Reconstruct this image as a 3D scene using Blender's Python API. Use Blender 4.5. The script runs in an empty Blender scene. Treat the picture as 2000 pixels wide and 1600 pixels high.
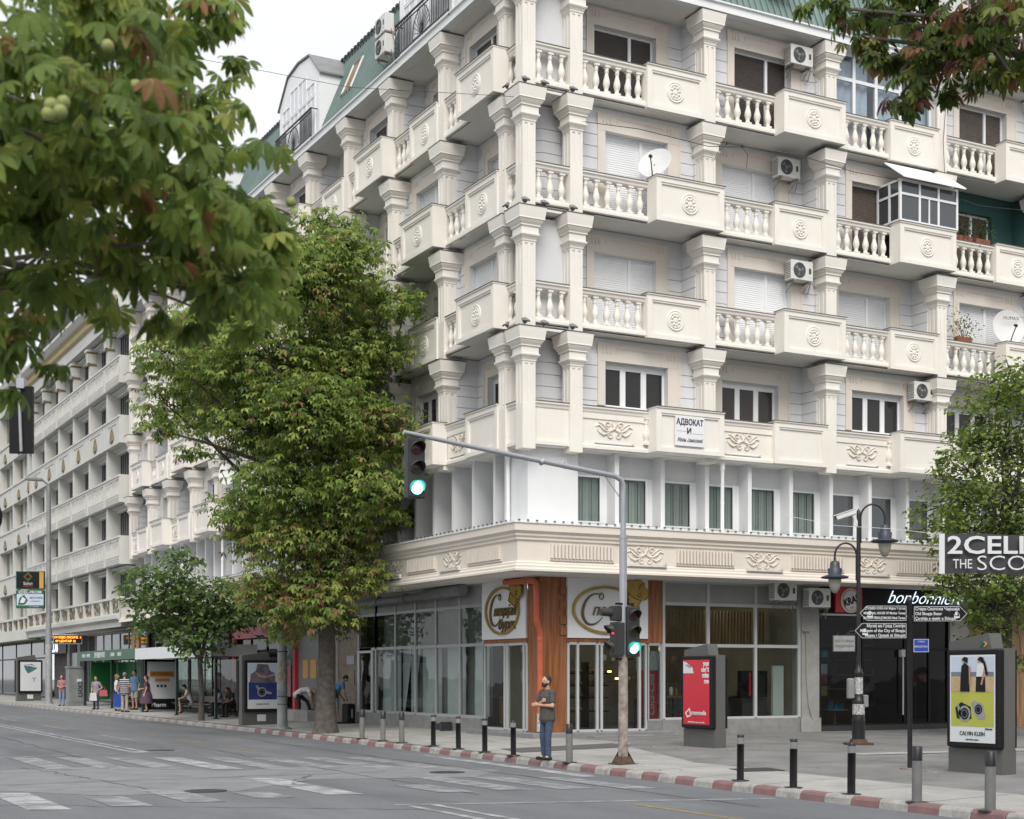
import bpy, math, random
import numpy as np
from mathutils import Vector, Matrix, Euler
PI = math.pi
S = bpy.context.scene
COL = S.collection
random.seed(7)
# ------------------------------------------------------------------ camera
cam_d = bpy.data.cameras.new('camera')
cam = bpy.data.objects.new('camera', cam_d); COL.objects.link(cam)
TH = math.radians(28.102)
cam.location = (-18.0186, -33.3538, 1.80)
cam.rotation_euler = (PI/2, 0, -TH)
cam_d.sensor_width = 36.0; cam_d.lens = 52.146
cam_d.shift_y = 0.26
cam_d.clip_start = 0.1; cam_d.clip_end = 3000
cam_d.dof.use_dof = True; cam_d.dof.focus_distance = 38.0; cam_d.dof.aperture_fstop = 4.5
S.camera = cam
# ------------------------------------------------------------------ world: bright overcast sky
W = bpy.data.worlds.new('World'); S.world = W; W.use_nodes = True
nt = W.node_tree; nt.nodes.clear()
TO_SUN = Vector((-0.34, -0.66, 0.80)).normalized()
sky = nt.nodes.new('ShaderNodeTexSky'); sky.sky_type = 'NISHITA'; sky.sun_disc = False
sky.sun_elevation = math.asin(TO_SUN.z); sky.sun_rotation = math.atan2(TO_SUN.x, TO_SUN.y)
sky.air_density = 1.0; sky.dust_density = 3.0; sky.ozone_density = 1.5
hsv = nt.nodes.new('ShaderNodeHueSaturation'); hsv.inputs['Saturation'].default_value = 0.35
tc = nt.nodes.new('ShaderNodeTexCoord')
mp = nt.nodes.new('ShaderNodeMapping'); mp.inputs['Scale'].default_value = (1.2, 1.2, 4.0)
nz = nt.nodes.new('ShaderNodeTexNoise'); nz.inputs['Scale'].default_value = 2.2; nz.inputs['Detail'].default_value = 6
rmp = nt.nodes.new('ShaderNodeMapRange'); rmp.inputs['From Min'].default_value = 0.35; rmp.inputs['From Max'].default_value = 0.65
rmp.inputs['To Min'].default_value = 0.72; rmp.inputs['To Max'].default_value = 0.95
mix = nt.nodes.new('ShaderNodeMix'); mix.data_type = 'RGBA'
mix.inputs['B'].default_value = (7.1, 7.3, 7.55, 1)
bg = nt.nodes.new('ShaderNodeBackground'); bg.inputs['Strength'].default_value = 0.1
out = nt.nodes.new('ShaderNodeOutputWorld')
L = nt.links.new
L(sky.outputs[0], hsv.inputs['Color']); L(tc.outputs['Generated'], mp.inputs['Vector']); L(mp.outputs[0], nz.inputs['Vector'])
L(nz.outputs['Fac'], rmp.inputs['Value']); L(rmp.outputs[0], mix.inputs['Factor']); L(hsv.outputs[0], mix.inputs['A'])
L(mix.outputs['Result'], bg.inputs['Color']); L(bg.outputs[0], out.inputs['Surface'])
sd = bpy.data.lights.new('sun', 'SUN'); sd.energy = 1.85; sd.angle = math.radians(35); sd.color = (1.0, 0.955, 0.89)
so = bpy.data.objects.new('sun', sd); COL.objects.link(so)
so.rotation_euler = (-TO_SUN).to_track_quat('-Z', 'Y').to_euler(); so.location = (-20, -40, 60)
vs = S.view_settings; vs.view_transform = 'Standard'; vs.look = 'None'; vs.gamma = 1; vs.use_curve_mapping = False
vs.exposure = 0.62
S.cycles.max_bounces = 5; S.cycles.diffuse_bounces = 4; S.cycles.glossy_bounces = 2; S.cycles.transmission_bounces = 2; S.cycles.transparent_max_bounces = 6; S.cycles.use_adaptive_sampling = True; S.cycles.adaptive_threshold = 0.02; S.cycles.caustics_reflective = False; S.cycles.caustics_refractive = False
S.cycles.use_denoising = True
# ------------------------------------------------------------------ materials
MATS = {}
def mat(name, col, rough=0.7, metal=0.0, var=0.12, vs_=1.5, bump=0.0, bs=40.0, streak=0.0, spec=0.5, col2=None, trans=0.0, emit=None, es=1.0, attr=None, stain=None):
    """procedural principled material: world-space noise tint, optional vertical streaks, grain bump"""
    m = bpy.data.materials.new(name); m.use_nodes = True
    n = m.node_tree; N = n.nodes; lk = n.links.new
    p = N['Principled BSDF']
    p.inputs['Roughness'].default_value = rough; p.inputs['Metallic'].default_value = metal
    p.inputs['Specular IOR Level'].default_value = spec
    if emit:
        p.inputs['Emission Color'].default_value = (*emit, 1); p.inputs['Emission Strength'].default_value = es
    base = (*col, 1)
    g = N.new('ShaderNodeNewGeometry')
    src = None
    if attr:
        a = N.new('ShaderNodeAttribute'); a.attribute_name = attr; src = a.outputs['Color']
    if var > 0 or col2:
        t = N.new('ShaderNodeTexNoise'); t.inputs['Scale'].default_value = vs_; t.inputs['Detail'].default_value = 4; t.inputs['Roughness'].default_value = 0.62
        lk(g.outputs['Position'], t.inputs['Vector'])
        r = N.new('ShaderNodeMapRange'); r.inputs['From Min'].default_value = 0.3; r.inputs['From Max'].default_value = 0.7
        lk(t.outputs['Fac'], r.inputs['Value'])
        x = N.new('ShaderNodeMix'); x.data_type = 'RGBA'
        lk(r.outputs[0], x.inputs['Factor'])
        c2 = col2 if col2 else tuple(c*(1-var) for c in col)
        if src:
            dk = N.new('ShaderNodeMix'); dk.data_type = 'RGBA'; dk.blend_type = 'MULTIPLY'; dk.inputs['Factor'].default_value = 1
            lk(src, dk.inputs['A']); dk.inputs['B'].default_value = (1-var, 1-var, 1-var, 1)
            lk(src, x.inputs['A']); lk(dk.outputs['Result'], x.inputs['B'])
        else:
            x.inputs['A'].default_value = base; x.inputs['B'].default_value = (*c2, 1)
        src = x.outputs['Result']
    if streak > 0:
        mp_ = N.new('ShaderNodeMapping'); mp_.inputs['Scale'].default_value = (6, 6, 0.45); lk(g.outputs['Position'], mp_.inputs['Vector'])
        t2 = N.new('ShaderNodeTexNoise'); t2.inputs['Scale'].default_value = 1.0; t2.inputs['Detail'].default_value = 3; lk(mp_.outputs[0], t2.inputs['Vector'])
        r2 = N.new('ShaderNodeMapRange'); r2.inputs['From Min'].default_value = 0.5; r2.inputs['From Max'].default_value = 0.78
        r2.inputs['To Max'].default_value = streak; lk(t2.outputs['Fac'], r2.inputs['Value'])
        x2 = N.new('ShaderNodeMix'); x2.data_type = 'RGBA'; lk(r2.outputs[0], x2.inputs['Factor'])
        if src: lk(src, x2.inputs['A'])
        else: x2.inputs['A'].default_value = base
        sc_ = stain or (0.30, 0.28, 0.25); x2.inputs['B'].default_value = (*sc_, 1); src = x2.outputs['Result']
    if src: lk(src, p.inputs['Base Color'])
    else: p.inputs['Base Color'].default_value = base
    if bump > 0:
        t3 = N.new('ShaderNodeTexNoise'); t3.inputs['Scale'].default_value = bs; t3.inputs['Detail'].default_value = 2
        lk(g.outputs['Position'], t3.inputs['Vector'])
        b = N.new('ShaderNodeBump'); b.inputs['Strength'].default_value = bump; b.inputs['Distance'].default_value = 0.02
        lk(t3.outputs['Fac'], b.inputs['Height']); lk(b.outputs[0], p.inputs['Normal'])
    if trans > 0:
        tr = N.new('ShaderNodeBsdfTranslucent')
        if src: lk(src, tr.inputs['Color'])
        else: tr.inputs['Color'].default_value = base
        ms = N.new('ShaderNodeMixShader'); ms.inputs[0].default_value = trans
        lk(p.outputs[0], ms.inputs[1]); lk(tr.outputs[0], ms.inputs[2]); lk(ms.outputs[0], N['Material Output'].inputs['Surface'])
    MATS[name] = m
    return m
def glass(name, tint, refl=0.9, ior=1.5):
    m = bpy.data.materials.new(name); m.use_nodes = True
    n = m.node_tree; N = n.nodes; N.clear(); lk = n.links.new
    o = N.new('ShaderNodeOutputMaterial'); t = N.new('ShaderNodeBsdfTransparent'); t.inputs[0].default_value = (*tint, 1)
    g = N.new('ShaderNodeBsdfGlossy'); g.inputs['Roughness'].default_value = 0.015; g.inputs['Color'].default_value = (refl, refl, refl, 1)
    fr = N.new('ShaderNodeFresnel'); fr.inputs['IOR'].default_value = ior
    ge = N.new('ShaderNodeNewGeometry'); tn = N.new('ShaderNodeTexNoise'); tn.inputs['Scale'].default_value = 0.7
    bu = N.new('ShaderNodeBump'); bu.inputs['Strength'].default_value = 0.05; bu.inputs['Distance'].default_value = 0.2
    lk(ge.outputs['Position'], tn.inputs['Vector']); lk(tn.outputs['Fac'], bu.inputs['Height']); lk(bu.outputs[0], g.inputs['Normal'])
    x = N.new('ShaderNodeMixShader'); bf = N.new('ShaderNodeMath'); bf.operation = 'SUBTRACT'; bf.inputs[0].default_value = 1.0; lk(ge.outputs['Backfacing'], bf.inputs[1]); ml = N.new('ShaderNodeMath'); ml.operation = 'MULTIPLY'; lk(fr.outputs[0], ml.inputs[0]); lk(bf.outputs[0], ml.inputs[1]); lk(ml.outputs[0], x.inputs[0]); lk(t.outputs[0], x.inputs[1]); lk(g.outputs[0], x.inputs[2]); lk(x.outputs[0], o.inputs[0])
    MATS[name] = m; return m
def wood(name, c1, c2, sc=(14, 14, 0.9)):
    m = bpy.data.materials.new(name); m.use_nodes = True
    n = m.node_tree; N = n.nodes; lk = n.links.new; p = N['Principled BSDF']; p.inputs['Roughness'].default_value = 0.45
    g = N.new('ShaderNodeNewGeometry'); mp_ = N.new('ShaderNodeMapping'); mp_.inputs['Scale'].default_value = sc
    t = N.new('ShaderNodeTexNoise'); t.inputs['Scale'].default_value = 1; t.inputs['Detail'].default_value = 8
    r = N.new('ShaderNodeValToRGB'); r.color_ramp.elements[0].position = 0.35; r.color_ramp.elements[1].position = 0.68
    r.color_ramp.elements[0].color = (*c1, 1); r.color_ramp.elements[1].color = (*c2, 1)
    lk(g.outputs['Position'], mp_.inputs['Vector']); lk(mp_.outputs[0], t.inputs['Vector']); lk(t.outputs['Fac'], r.inputs[0]); lk(r.outputs[0], p.inputs['Base Color'])
    MATS[name] = m; return m
mat('cream', (.795,.757,.695), .8, var=.07, vs_=.9, streak=.06, bump=.06, bs=60, stain=(.44,.40,.34))
mat('cream_band', (.715,.655,.58), .8, var=.08, vs_=.8, streak=.07, bump=.05, stain=(.42,.38,.33))
mat('stucco', (.70,.705,.715), .85, var=.07, vs_=.7, streak=.07, bump=.10, bs=70, stain=(.45,.44,.42))
mat('soffit', (.80,.785,.755), .9, var=.14, vs_=.6)
mat('flash', (.13,.125,.12), .55, metal=.3, var=.2)
mat('gutter', (.80,.81,.81), .5, var=.08)
mat('pvc', (.80,.81,.82), .4, var=.05)
mat('shutter_white', (.84,.85,.865), .5, var=.05)
mat('shutter_grey', (.76,.77,.79), .5, var=.06)
mat('shutter_dark', (.060,.047,.042), .5, var=.25, vs_=4)
mat('shutter_brown', (.11,.088,.070), .6, var=.3, vs_=6)
mat('pane_dark', (.030,.029,.028), .05, var=.0, spec=.3)
mat('pane_mezz', (.30,.385,.385), .05, var=.22, vs_=.6, spec=.7)
mat('pane_mezz_dark', (.06,.068,.072), .05, var=.1, spec=.8)
mat('pane_brown', (.055,.046,.040), .06, var=.35, vs_=1.2, spec=.3)
mat('curtain', (.74,.76,.80), .9, var=.15, vs_=3)
mat('curtain_stripe', (.35,.34,.33), .9, var=.5, vs_=9)
mat('roof_green', (.185,.255,.24), .45, var=.22, vs_=.7, streak=.15, stain=(.24,.30,.27))
mat('roof_edge', (.05,.06,.055), .6)
mat('teal', (.035,.10,.095), .85, var=.15)
mat('iron', (.018,.018,.02), .5)
mat('ac_white', (.66,.655,.63), .45, var=.12, vs_=5)
mat('ac_dark', (.05,.05,.052), .6)
mat('dish', (.70,.70,.69), .45, var=.08)
mat('concrete', (.34,.335,.32), .9, var=.25, vs_=2.5, bump=.25, bs=30)
mat('plinth', (.27,.27,.26), .9, var=.3, vs_=3, bump=.2, bs=30)
mat('step', (.22,.22,.225), .8, var=.2, vs_=3)
mat('alu', (.42,.43,.435), .4, metal=.35, var=.1)
mat('alu_white', (.47,.48,.48), .4, var=.08)
mat('trans_panel', (.31,.32,.31), .5, var=.2)
mat('black', (.010,.010,.011), .5, var=.1, spec=.2)
mat('black_gloss', (.010,.010,.011), .15)
mat('dark_grey', (.04,.04,.042), .5, var=.2, spec=.3)
mat('mid_grey', (.098,.098,.092), .55, var=.12, vs_=3)
mat('white', (.80,.80,.80), .6, var=.03)
mat('sign_white', (.74,.75,.77), .25, var=.02)
mat('gold', (.42,.29,.07), .38, metal=.55, var=.2, vs_=6)
mat('gold_dark', (.16,.11,.03), .5, metal=.3, var=.2)
mat('gilt', (.30,.225,.11), .4, metal=.5, var=.3, vs_=8)
mat('ochre', (.46,.37,.20), .7, var=.1)
mat('red', (.55,.02,.03), .4, var=.08)
mat('red_frame', (.48,.03,.05), .45, var=.08)
mat('orange_pipe', (.50,.115,.05), .4, var=.2, vs_=4)
mat('steel', (.40,.41,.44), .4, metal=.5, var=.12, vs_=4)
mat('steel_worn', (.34,.32,.29), .75, var=.5, vs_=9, col2=(.17,.12,.09), bump=.2)
mat('steel_grey', (.25,.26,.26), .6, metal=.2, var=.25, vs_=3)
mat('rust', (.105,.060,.040), .85, var=.4, vs_=12)
mat('pole_black', (.014,.014,.016), .4, var=.3)
mat('sticker', (.62,.62,.61), .7, var=.5, vs_=22, col2=(.10,.10,.10))
mat('lens_off_red', (.05,.012,.012), .25)
mat('lens_off_amber', (.04,.028,.014), .25)
mat('lens_green', (.2,.9,.75), .3, emit=(.30,1.0,.86), es=3.0)
mat('visor_green_glow', (.02,.30,.26), .3, emit=(.05,.45,.40), es=.35)  # hood colour and glow standing in for light from the green lens
mat('lens_red', (.8,.02,.05), .3, emit=(1,.03,.08), es=.2)
mat('blue_sign', (.015,.05,.30), .4)
mat('banner', (.042,.042,.048), .7, var=.15, vs_=3)
mat('asphalt', (.078,.081,.089), .92, var=.0, bump=.35, bs=120)
mat('asphalt_dark', (.118,.121,.128), .85, var=.3, vs_=4)
mat('paving', (.20,.197,.192), .92, var=.30, vs_=1.1, bump=.3, bs=90)
mat('paving_light', (.36,.35,.333), .92, var=.26, vs_=1.3, bump=.25, bs=90)
mat('paving_patch', (.10,.099,.098), .92, var=.2, vs_=2)
mat('marking', (.36,.365,.38), .85, var=.0)
mat('marking_new', (.56,.56,.57), .85)
mat('marking_yellow', (.34,.235,.07), .85, var=.4, vs_=6, col2=(.13,.115,.09))
mat('patch_grey', (.215,.22,.23), .92, var=.28, vs_=1.6, bump=.3, bs=90)
mat('kerb_red', (.235,.125,.12), .9, var=.55, vs_=5, col2=(.15,.10,.10), bump=.25)
mat('kerb_white', (.39,.38,.36), .9, var=.5, vs_=6, col2=(.22,.21,.20), bump=.25)
mat('kerb_old', (.30,.285,.27), .9, var=.5, vs_=5, col2=(.19,.15,.14), bump=.25)
mat('bark', (.13,.112,.096), .95, var=.55, vs_=7, bump=.9, bs=14)
mat('twig', (.035,.030,.024), .9, var=.3, vs_=8)
mat('leaf', (.07,.12,.03), .55, var=.18, vs_=3.0, trans=.52, attr='col', spec=.3)
mat('conker', (.27,.30,.10), .7, var=.2, vs_=20)
mat('skin', (.50,.29,.20), .55, var=.08, vs_=20)
mat('skin_tan', (.34,.19,.125), .55, var=.08, vs_=20)
mat('hair', (.022,.016,.012), .7, var=.4, vs_=40)
mat('hair_grey', (.20,.19,.18), .7, var=.3, vs_=40)
mat('hair_blond', (.26,.16,.07), .7, var=.3, vs_=40)
mat('hair_red', (.10,.035,.02), .7, var=.3, vs_=40)
mat('tshirt', (.080,.072,.066), .9, var=.25, vs_=12)
mat('jeans', (.050,.075,.135), .85, var=.4, vs_=10)
mat('jeans_light', (.20,.29,.40), .85, var=.3, vs_=10)
mat('khaki', (.36,.33,.27), .85, var=.15, vs_=8)
mat('cloth_white', (.62,.61,.60), .85, var=.1)
mat('cloth_blue', (.10,.20,.36), .85, var=.15)
mat('cloth_pink', (.42,.20,.22), .85, var=.35, vs_=10)
mat('cloth_purple', (.10,.055,.085), .85, var=.2)
mat('cloth_floral', (.10,.10,.16), .85, var=.5, vs_=22, col2=(.42,.34,.36))
mat('cloth_black', (.015,.015,.017), .8)
mat('cloth_stripe', (.05,.04,.06), .85)
mat('bag_blue', (.02,.07,.36), .6)
mat('bag_pink', (.50,.10,.16), .6, var=.3, vs_=14)
mat('olive', (.235,.225,.15), .85, var=.15, streak=.2)
mat('hotel_white', (.60,.595,.56), .85, var=.10, vs_=.6, streak=.12)
mat('hotel_win', (.10,.105,.11), .08, spec=.8)
mat('slate', (.055,.056,.062), .6, var=.3, vs_=2)
mat('green_ad', (.02,.17,.04), .4, var=.3, vs_=1.2)
mat('green_dark', (.015,.10,.05), .45, var=.1)
mat('shelter_frame', (.012,.030,.028), .45)
mat('poster_white', (.62,.64,.65), .25, var=.04)
mat('poster_blue', (.03,.045,.20), .25, var=.5, vs_=2.2)
mat('poster_dusk', (.20,.17,.22), .25, var=.6, vs_=4, col2=(.06,.05,.06))
mat('poster_teal', (.10,.24,.24), .25, var=.6, vs_=7)
mat('poster_lime', (.42,.44,.07), .25, var=.15, vs_=2)
mat('poster_field', (.50,.37,.20), .25, var=.3, vs_=6)
mat('poster_sky', (.50,.56,.66), .25, var=.1)
mat('poster_hill', (.17,.19,.24), .25, var=.2)
mat('poster_red', (.55,.012,.03), .22, var=.08)
mat('poster_skin', (.40,.24,.16), .3)
mat('poster_orange', (.62,.26,.05), .3)
mat('poster_grey', (.30,.31,.33), .3, var=.3, vs_=9)
mat('orange_sign', (.55,.29,.05), .45)
mat('led', (.9,.35,.05), .5, emit=(1.0,.34,.04), es=1.6)
mat('neon_white', (.8,.85,.9), .5, emit=(.75,.9,1.0), es=.8)
mat('tube_lit', (.9,.95,1), .5, emit=(.85,1,.98), es=4.0)
mat('bulb_lit', (1,.8,.3), .5, emit=(1,.72,.22), es=7.0)
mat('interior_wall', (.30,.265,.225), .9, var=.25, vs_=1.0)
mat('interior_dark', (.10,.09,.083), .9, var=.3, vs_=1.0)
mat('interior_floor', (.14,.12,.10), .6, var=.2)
mat('bread', (.36,.20,.08), .8, var=.3, vs_=10)
mat('brown_stone', (.145,.105,.08), .6, var=.45, vs_=3.5, col2=(.23,.19,.15))
mat('grey_panel', (.20,.20,.20), .6, var=.15)
mat('lamp_glass', (.32,.31,.27), .3, var=.1)
mat('navy_metal', (.035,.042,.065), .4, var=.2)
mat('cctv', (.66,.66,.64), .4)
mat('plastic_blue', (.12,.38,.58), .4)
mat('wire', (.03,.03,.03), .6)
mat('terracotta', (.25,.09,.05), .8)
mat('far_wall', (.42,.40,.37), .9, var=.15)
wood('wood', (.165,.054,.017), (.32,.125,.045))
wood('wood_int', (.17,.09,.04), (.34,.20,.09))
wood('bench_wood', (.06,.05,.04), (.12,.10,.08), (3, 20, 20))
glass('shop_glass', (.80,.84,.82), .62, 1.55)
mat('bollard_grey', (.17,.17,.165), .6, var=.2, vs_=6)
mat('fridge_red', (.30,.02,.03), .4)
mat('added_blind', (.545,.575,.56), .7, var=.10, vs_=1.2)
glass('mezz_glass', (.84,.87,.86), .85, 1.55)
glass('dark_glass', (.55,.57,.57), .38, 1.5)
glass('shelter_glass', (.72,.78,.76), .7, 1.5)
glass('loggia_glass', (.80,.85,.88), .9, 1.9)
def surface_mix(name, a, b, scale, lo, hi, fine=None, extra=None):
    """rework a sheet material: broad wear between two real colours"""
    m = MATS[name]; N = m.node_tree.nodes; lk = m.node_tree.links.new; p = N['Principled BSDF']
    g = N.new('ShaderNodeNewGeometry'); t = N.new('ShaderNodeTexNoise'); t.inputs['Scale'].default_value = scale; t.inputs['Detail'].default_value = 9; t.inputs['Roughness'].default_value = .65
    mpn = N.new('ShaderNodeMapping'); lk(g.outputs['Position'], mpn.inputs['Vector']); lk(mpn.outputs[0], t.inputs['Vector'])
    if extra: mpn.inputs['Scale'].default_value = extra
    r = N.new('ShaderNodeMapRange'); r.inputs['From Min'].default_value = lo; r.inputs['From Max'].default_value = hi; lk(t.outputs['Fac'], r.inputs['Value'])
    x = N.new('ShaderNodeMix'); x.data_type = 'RGBA'; x.inputs['A'].default_value = (*a, 1); x.inputs['B'].default_value = (*b, 1); lk(r.outputs[0], x.inputs['Factor'])
    src = x.outputs['Result']
    if fine:
        t2 = N.new('ShaderNodeTexNoise'); t2.inputs['Scale'].default_value = fine; t2.inputs['Detail'].default_value = 3; lk(g.outputs['Position'], t2.inputs['Vector'])
        r2 = N.new('ShaderNodeMapRange'); r2.inputs['From Min'].default_value = .3; r2.inputs['From Max'].default_value = .7; r2.inputs['To Min'].default_value = .72; r2.inputs['To Max'].default_value = 1.2; lk(t2.outputs['Fac'], r2.inputs['Value'])
        mm = N.new('ShaderNodeVectorMath'); mm.operation = 'SCALE'; lk(src, mm.inputs[0]); lk(r2.outputs[0], mm.inputs['Scale']); src = mm.outputs[0]
    lk(src, p.inputs['Base Color'])
surface_mix('asphalt', (.165,.170,.182), (.105,.109,.118), .55, .34, .66, 60, (1, .22, 1))
surface_mix('marking', (.30,.305,.315), (.145,.149,.158), 2.6, .36, .60, 50)
surface_mix('paving', (.215,.212,.206), (.135,.133,.130), .8, .36, .68, 70, (1, 1, 1))
surface_mix('paving_light', (.38,.37,.35), (.25,.243,.23), .9, .36, .70, 70, (1, .6, 1))
surface_mix('marking_new', (.38,.385,.395), (.17,.173,.18), 2.4, .40, .62, 50)
# ------------------------------------------------------------------ mesh helpers
class MB:
    def __init__(s): s.v = []; s.f = []; s.m = []; s.sm = []
    def add(s, vs, fs, mi=0, smooth=False):
        o = len(s.v); s.v += [tuple(v) for v in vs]
        for f in fs: s.f.append(tuple(i+o for i in f)); s.m.append(mi); s.sm.append(smooth)
        return s
    def box(s, x0, x1, y0, y1, z0, z1, mi=0):
        if x0 > x1: x0, x1 = x1, x0
        if y0 > y1: y0, y1 = y1, y0
        if z0 > z1: z0, z1 = z1, z0
        return s.add([(x0,y0,z0),(x1,y0,z0),(x1,y1,z0),(x0,y1,z0),(x0,y0,z1),(x1,y0,z1),(x1,y1,z1),(x0,y1,z1)],
                     [(0,3,2,1),(4,5,6,7),(0,1,5,4),(1,2,6,5),(2,3,7,6),(3,0,4,7)], mi)
    def cbox(s, x0, x1, y0, y1, z0, z1, c=.01, mi=0):
        """box with chamfered vertical and top edges"""
        def ring(k, z): return [(x0+k,y0,z),(x1-k,y0,z),(x1,y0+k,z),(x1,y1-k,z),(x1-k,y1,z),(x0+k,y1,z),(x0,y1-k,z),(x0,y0+k,z)]
        def ins(z): return [(x0+2*c,y0+c,z),(x1-2*c,y0+c,z),(x1-c,y0+2*c,z),(x1-c,y1-2*c,z),(x1-2*c,y1-c,z),(x0+2*c,y1-c,z),(x0+c,y1-2*c,z),(x0+c,y0+2*c,z)]
        vs = ins(z0)+ring(c, z0+c)+ring(c, z1-c)+ins(z1); fs = []
        for r in range(3):
            for i in range(8): j = (i+1) % 8; fs.append((r*8+i, r*8+j, r*8+8+j, r*8+8+i))
        fs.append(tuple(range(7,-1,-1))); fs.append(tuple(range(24,32)))
        return s.add(vs, fs, mi)
    def quad(s, a, b, c, d, mi=0): return s.add([a,b,c,d], [(0,1,2,3)], mi)
    def frustum(s, cx, cy, h0, h1, z0, z1, mi=0):
        """square frustum: half widths h0 at z0, h1 at z1"""
        vs = [(cx+a*h0, cy+b*h0, z0) for a,b in ((-1,-1),(1,-1),(1,1),(-1,1))]+[(cx+a*h1, cy+b*h1, z1) for a,b in ((-1,-1),(1,-1),(1,1),(-1,1))]
        return s.add(vs, [(0,3,2,1),(4,5,6,7),(0,1,5,4),(1,2,6,5),(2,3,7,6),(3,0,4,7)], mi)
    def extx(s, prof, u0, u1, mi=0):
        """profile list of (y,z), counter-clockwise seen from +x, extruded along x"""
        n = len(prof); vs = [(u0,y,z) for y,z in prof]+[(u1,y,z) for y,z in prof]
        fs = [(i,(i+1)%n,n+(i+1)%n,n+i) for i in range(n)]+[tuple(range(n-1,-1,-1)), tuple(range(n,2*n))]
        return s.add(vs, fs, mi)
    def extz(s, poly, z0, z1, mi=0):
        n = len(poly); vs = [(x,y,z0) for x,y in poly]+[(x,y,z1) for x,y in poly]
        fs = [(i,(i+1)%n,n+(i+1)%n,n+i) for i in range(n)]+[tuple(range(n-1,-1,-1)), tuple(range(n,2*n))]
        return s.add(vs, fs, mi)
    def exty(s, poly, y0, y1, mi=0):
        n = len(poly); vs = [(x,y0,z) for x,z in poly]+[(x,y1,z) for x,z in poly]
        fs = [(i,(i+1)%n,n+(i+1)%n,n+i) for i in range(n)]+[tuple(range(n-1,-1,-1)), tuple(range(n,2*n))]
        return s.add(vs, fs, mi)
    def cyl(s, p, q, r0, r1=None, n=10, mi=0, caps=True, smooth=True):
        r1 = r0 if r1 is None else r1
        p = Vector(p); q = Vector(q); d = (q-p).normalized()
        a = d.orthogonal().normalized(); b = d.cross(a)
        vs = []
        for c, r in ((p,r0),(q,r1)):
            for i in range(n):
                t = 2*PI*i/n; vs.append(c+a*(r*math.cos(t))+b*(r*math.sin(t)))
        s.add(vs, [(i,(i+1)%n,n+(i+1)%n,n+i) for i in range(n)], mi, smooth)
        if caps: s.add(vs, [tuple(range(n-1,-1,-1)), tuple(range(n,2*n))], mi)
        return s
    def tube(s, pts, r, n=8, mi=0):
        pts = [Vector(p) for p in pts]; rr = r if isinstance(r, (list,tuple)) else [r]*len(pts)
        vs = []; fs = []; a = None
        for k, p in enumerate(pts):
            d = (pts[min(k+1,len(pts)-1)]-pts[max(k-1,0)]).normalized()
            a = (a - d*a.dot(d)) if a is not None else d.orthogonal()
            if a.length < 1e-4: a = d.orthogonal()
            a = a.normalized(); b = d.cross(a)
            for i in range(n):
                t = 2*PI*i/n; vs.append(p+a*(rr[k]*math.cos(t))+b*(rr[k]*math.sin(t)))
        for k in range(len(pts)-1):
            for i in range(n): j = (i+1) % n; fs.append((k*n+i,k*n+j,k*n+n+j,k*n+n+i))
        s.add(vs, fs, mi, True); e = (len(pts)-1)*n
        return s.add(vs, [tuple(range(n-1,-1,-1)), tuple(range(e,e+n))], mi)
    def lathe(s, prof, n=12, c=(0,0,0), axis='z', mi=0):
        """prof: (radius, height) from bottom to top"""
        vs = []; fs = []
        for r, h in prof:
            for i in range(n):
                t = 2*PI*i/n; x, y = r*math.cos(t), r*math.sin(t)
                if axis == 'z': v = (c[0]+x, c[1]+y, c[2]+h)
                elif axis == 'y': v = (c[0]+x, c[1]+h, c[2]-y)
                else: v = (c[0]+h, c[1]+x, c[2]+y)
                vs.append(v)
        for k in range(len(prof)-1):
            for i in range(n): j = (i+1) % n; fs.append((k*n+i,k*n+j,k*n+n+j,k*n+n+i))
        s.add(vs, fs, mi, True); e = (len(prof)-1)*n
        return s.add(vs, [tuple(range(n-1,-1,-1)), tuple(range(e,e+n))], mi)
    def disc(s, c, r, n=24, axis='y', rx=None, mi=0):
        rx = rx or r
        pts = []
        for i in range(n):
            t = 2*PI*i/n
            if axis == 'y': pts.append((c[0]+rx*math.cos(t), c[1], c[2]+r*math.sin(t)))
            elif axis == 'z': pts.append((c[0]+rx*math.cos(t), c[1]+r*math.sin(t), c[2]))
            else: pts.append((c[0], c[1]-rx*math.cos(t), c[2]+r*math.sin(t)))
        return s.add(pts, [tuple(range(n))], mi)
    def lsweep(s, prof, xm, ym, mi=0, closed=True):
        """profile of (inward d, z) swept along the L of the two street fronts, mitred at the corner"""
        n = len(prof); vs = []
        for d, z in prof: vs.append((d, ym, z))
        for d, z in prof: vs.append((d, d, z))
        for d, z in prof: vs.append((xm, d, z))
        fs = []
        for k in range(2):
            for i in range(n if closed else n-1): j = (i+1) % n; fs.append((k*n+j,k*n+i,k*n+n+i,k*n+n+j))
        if closed: fs += [tuple(range(n)), tuple(range(3*n-1,2*n-1,-1))]
        return s.add(vs, fs, mi)
    def ring(s, cx, cz, rx, rz, w, y0, y1, n=40, mi=0):
        """flat elliptical ring standing in the xz plane"""
        vs = []
        for i in range(n):
            t = 2*PI*i/n; c, q = math.cos(t), math.sin(t)
            for k, yy in ((0,y0),(w,y0),(w,y1),(0,y1)): vs.append((cx+(rx-k)*c, yy, cz+(rz-k)*q))
        fs = []
        for i in range(n):
            j = (i+1) % n
            for a in range(4): b = (a+1) % 4; fs.append((i*4+a,j*4+a,j*4+b,i*4+b))
        return s.add(vs, fs, mi)
    def mesh(s, name, mats):
        me = bpy.data.meshes.new(name); me.from_pydata(s.v, [], s.f)
        for m in (mats if isinstance(mats,(list,tuple)) else [mats]): me.materials.append(MATS[m])
        me.polygons.foreach_set('material_index', s.m); me.polygons.foreach_set('use_smooth', s.sm)
        me.update(); return me
CACHE = {}
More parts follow.
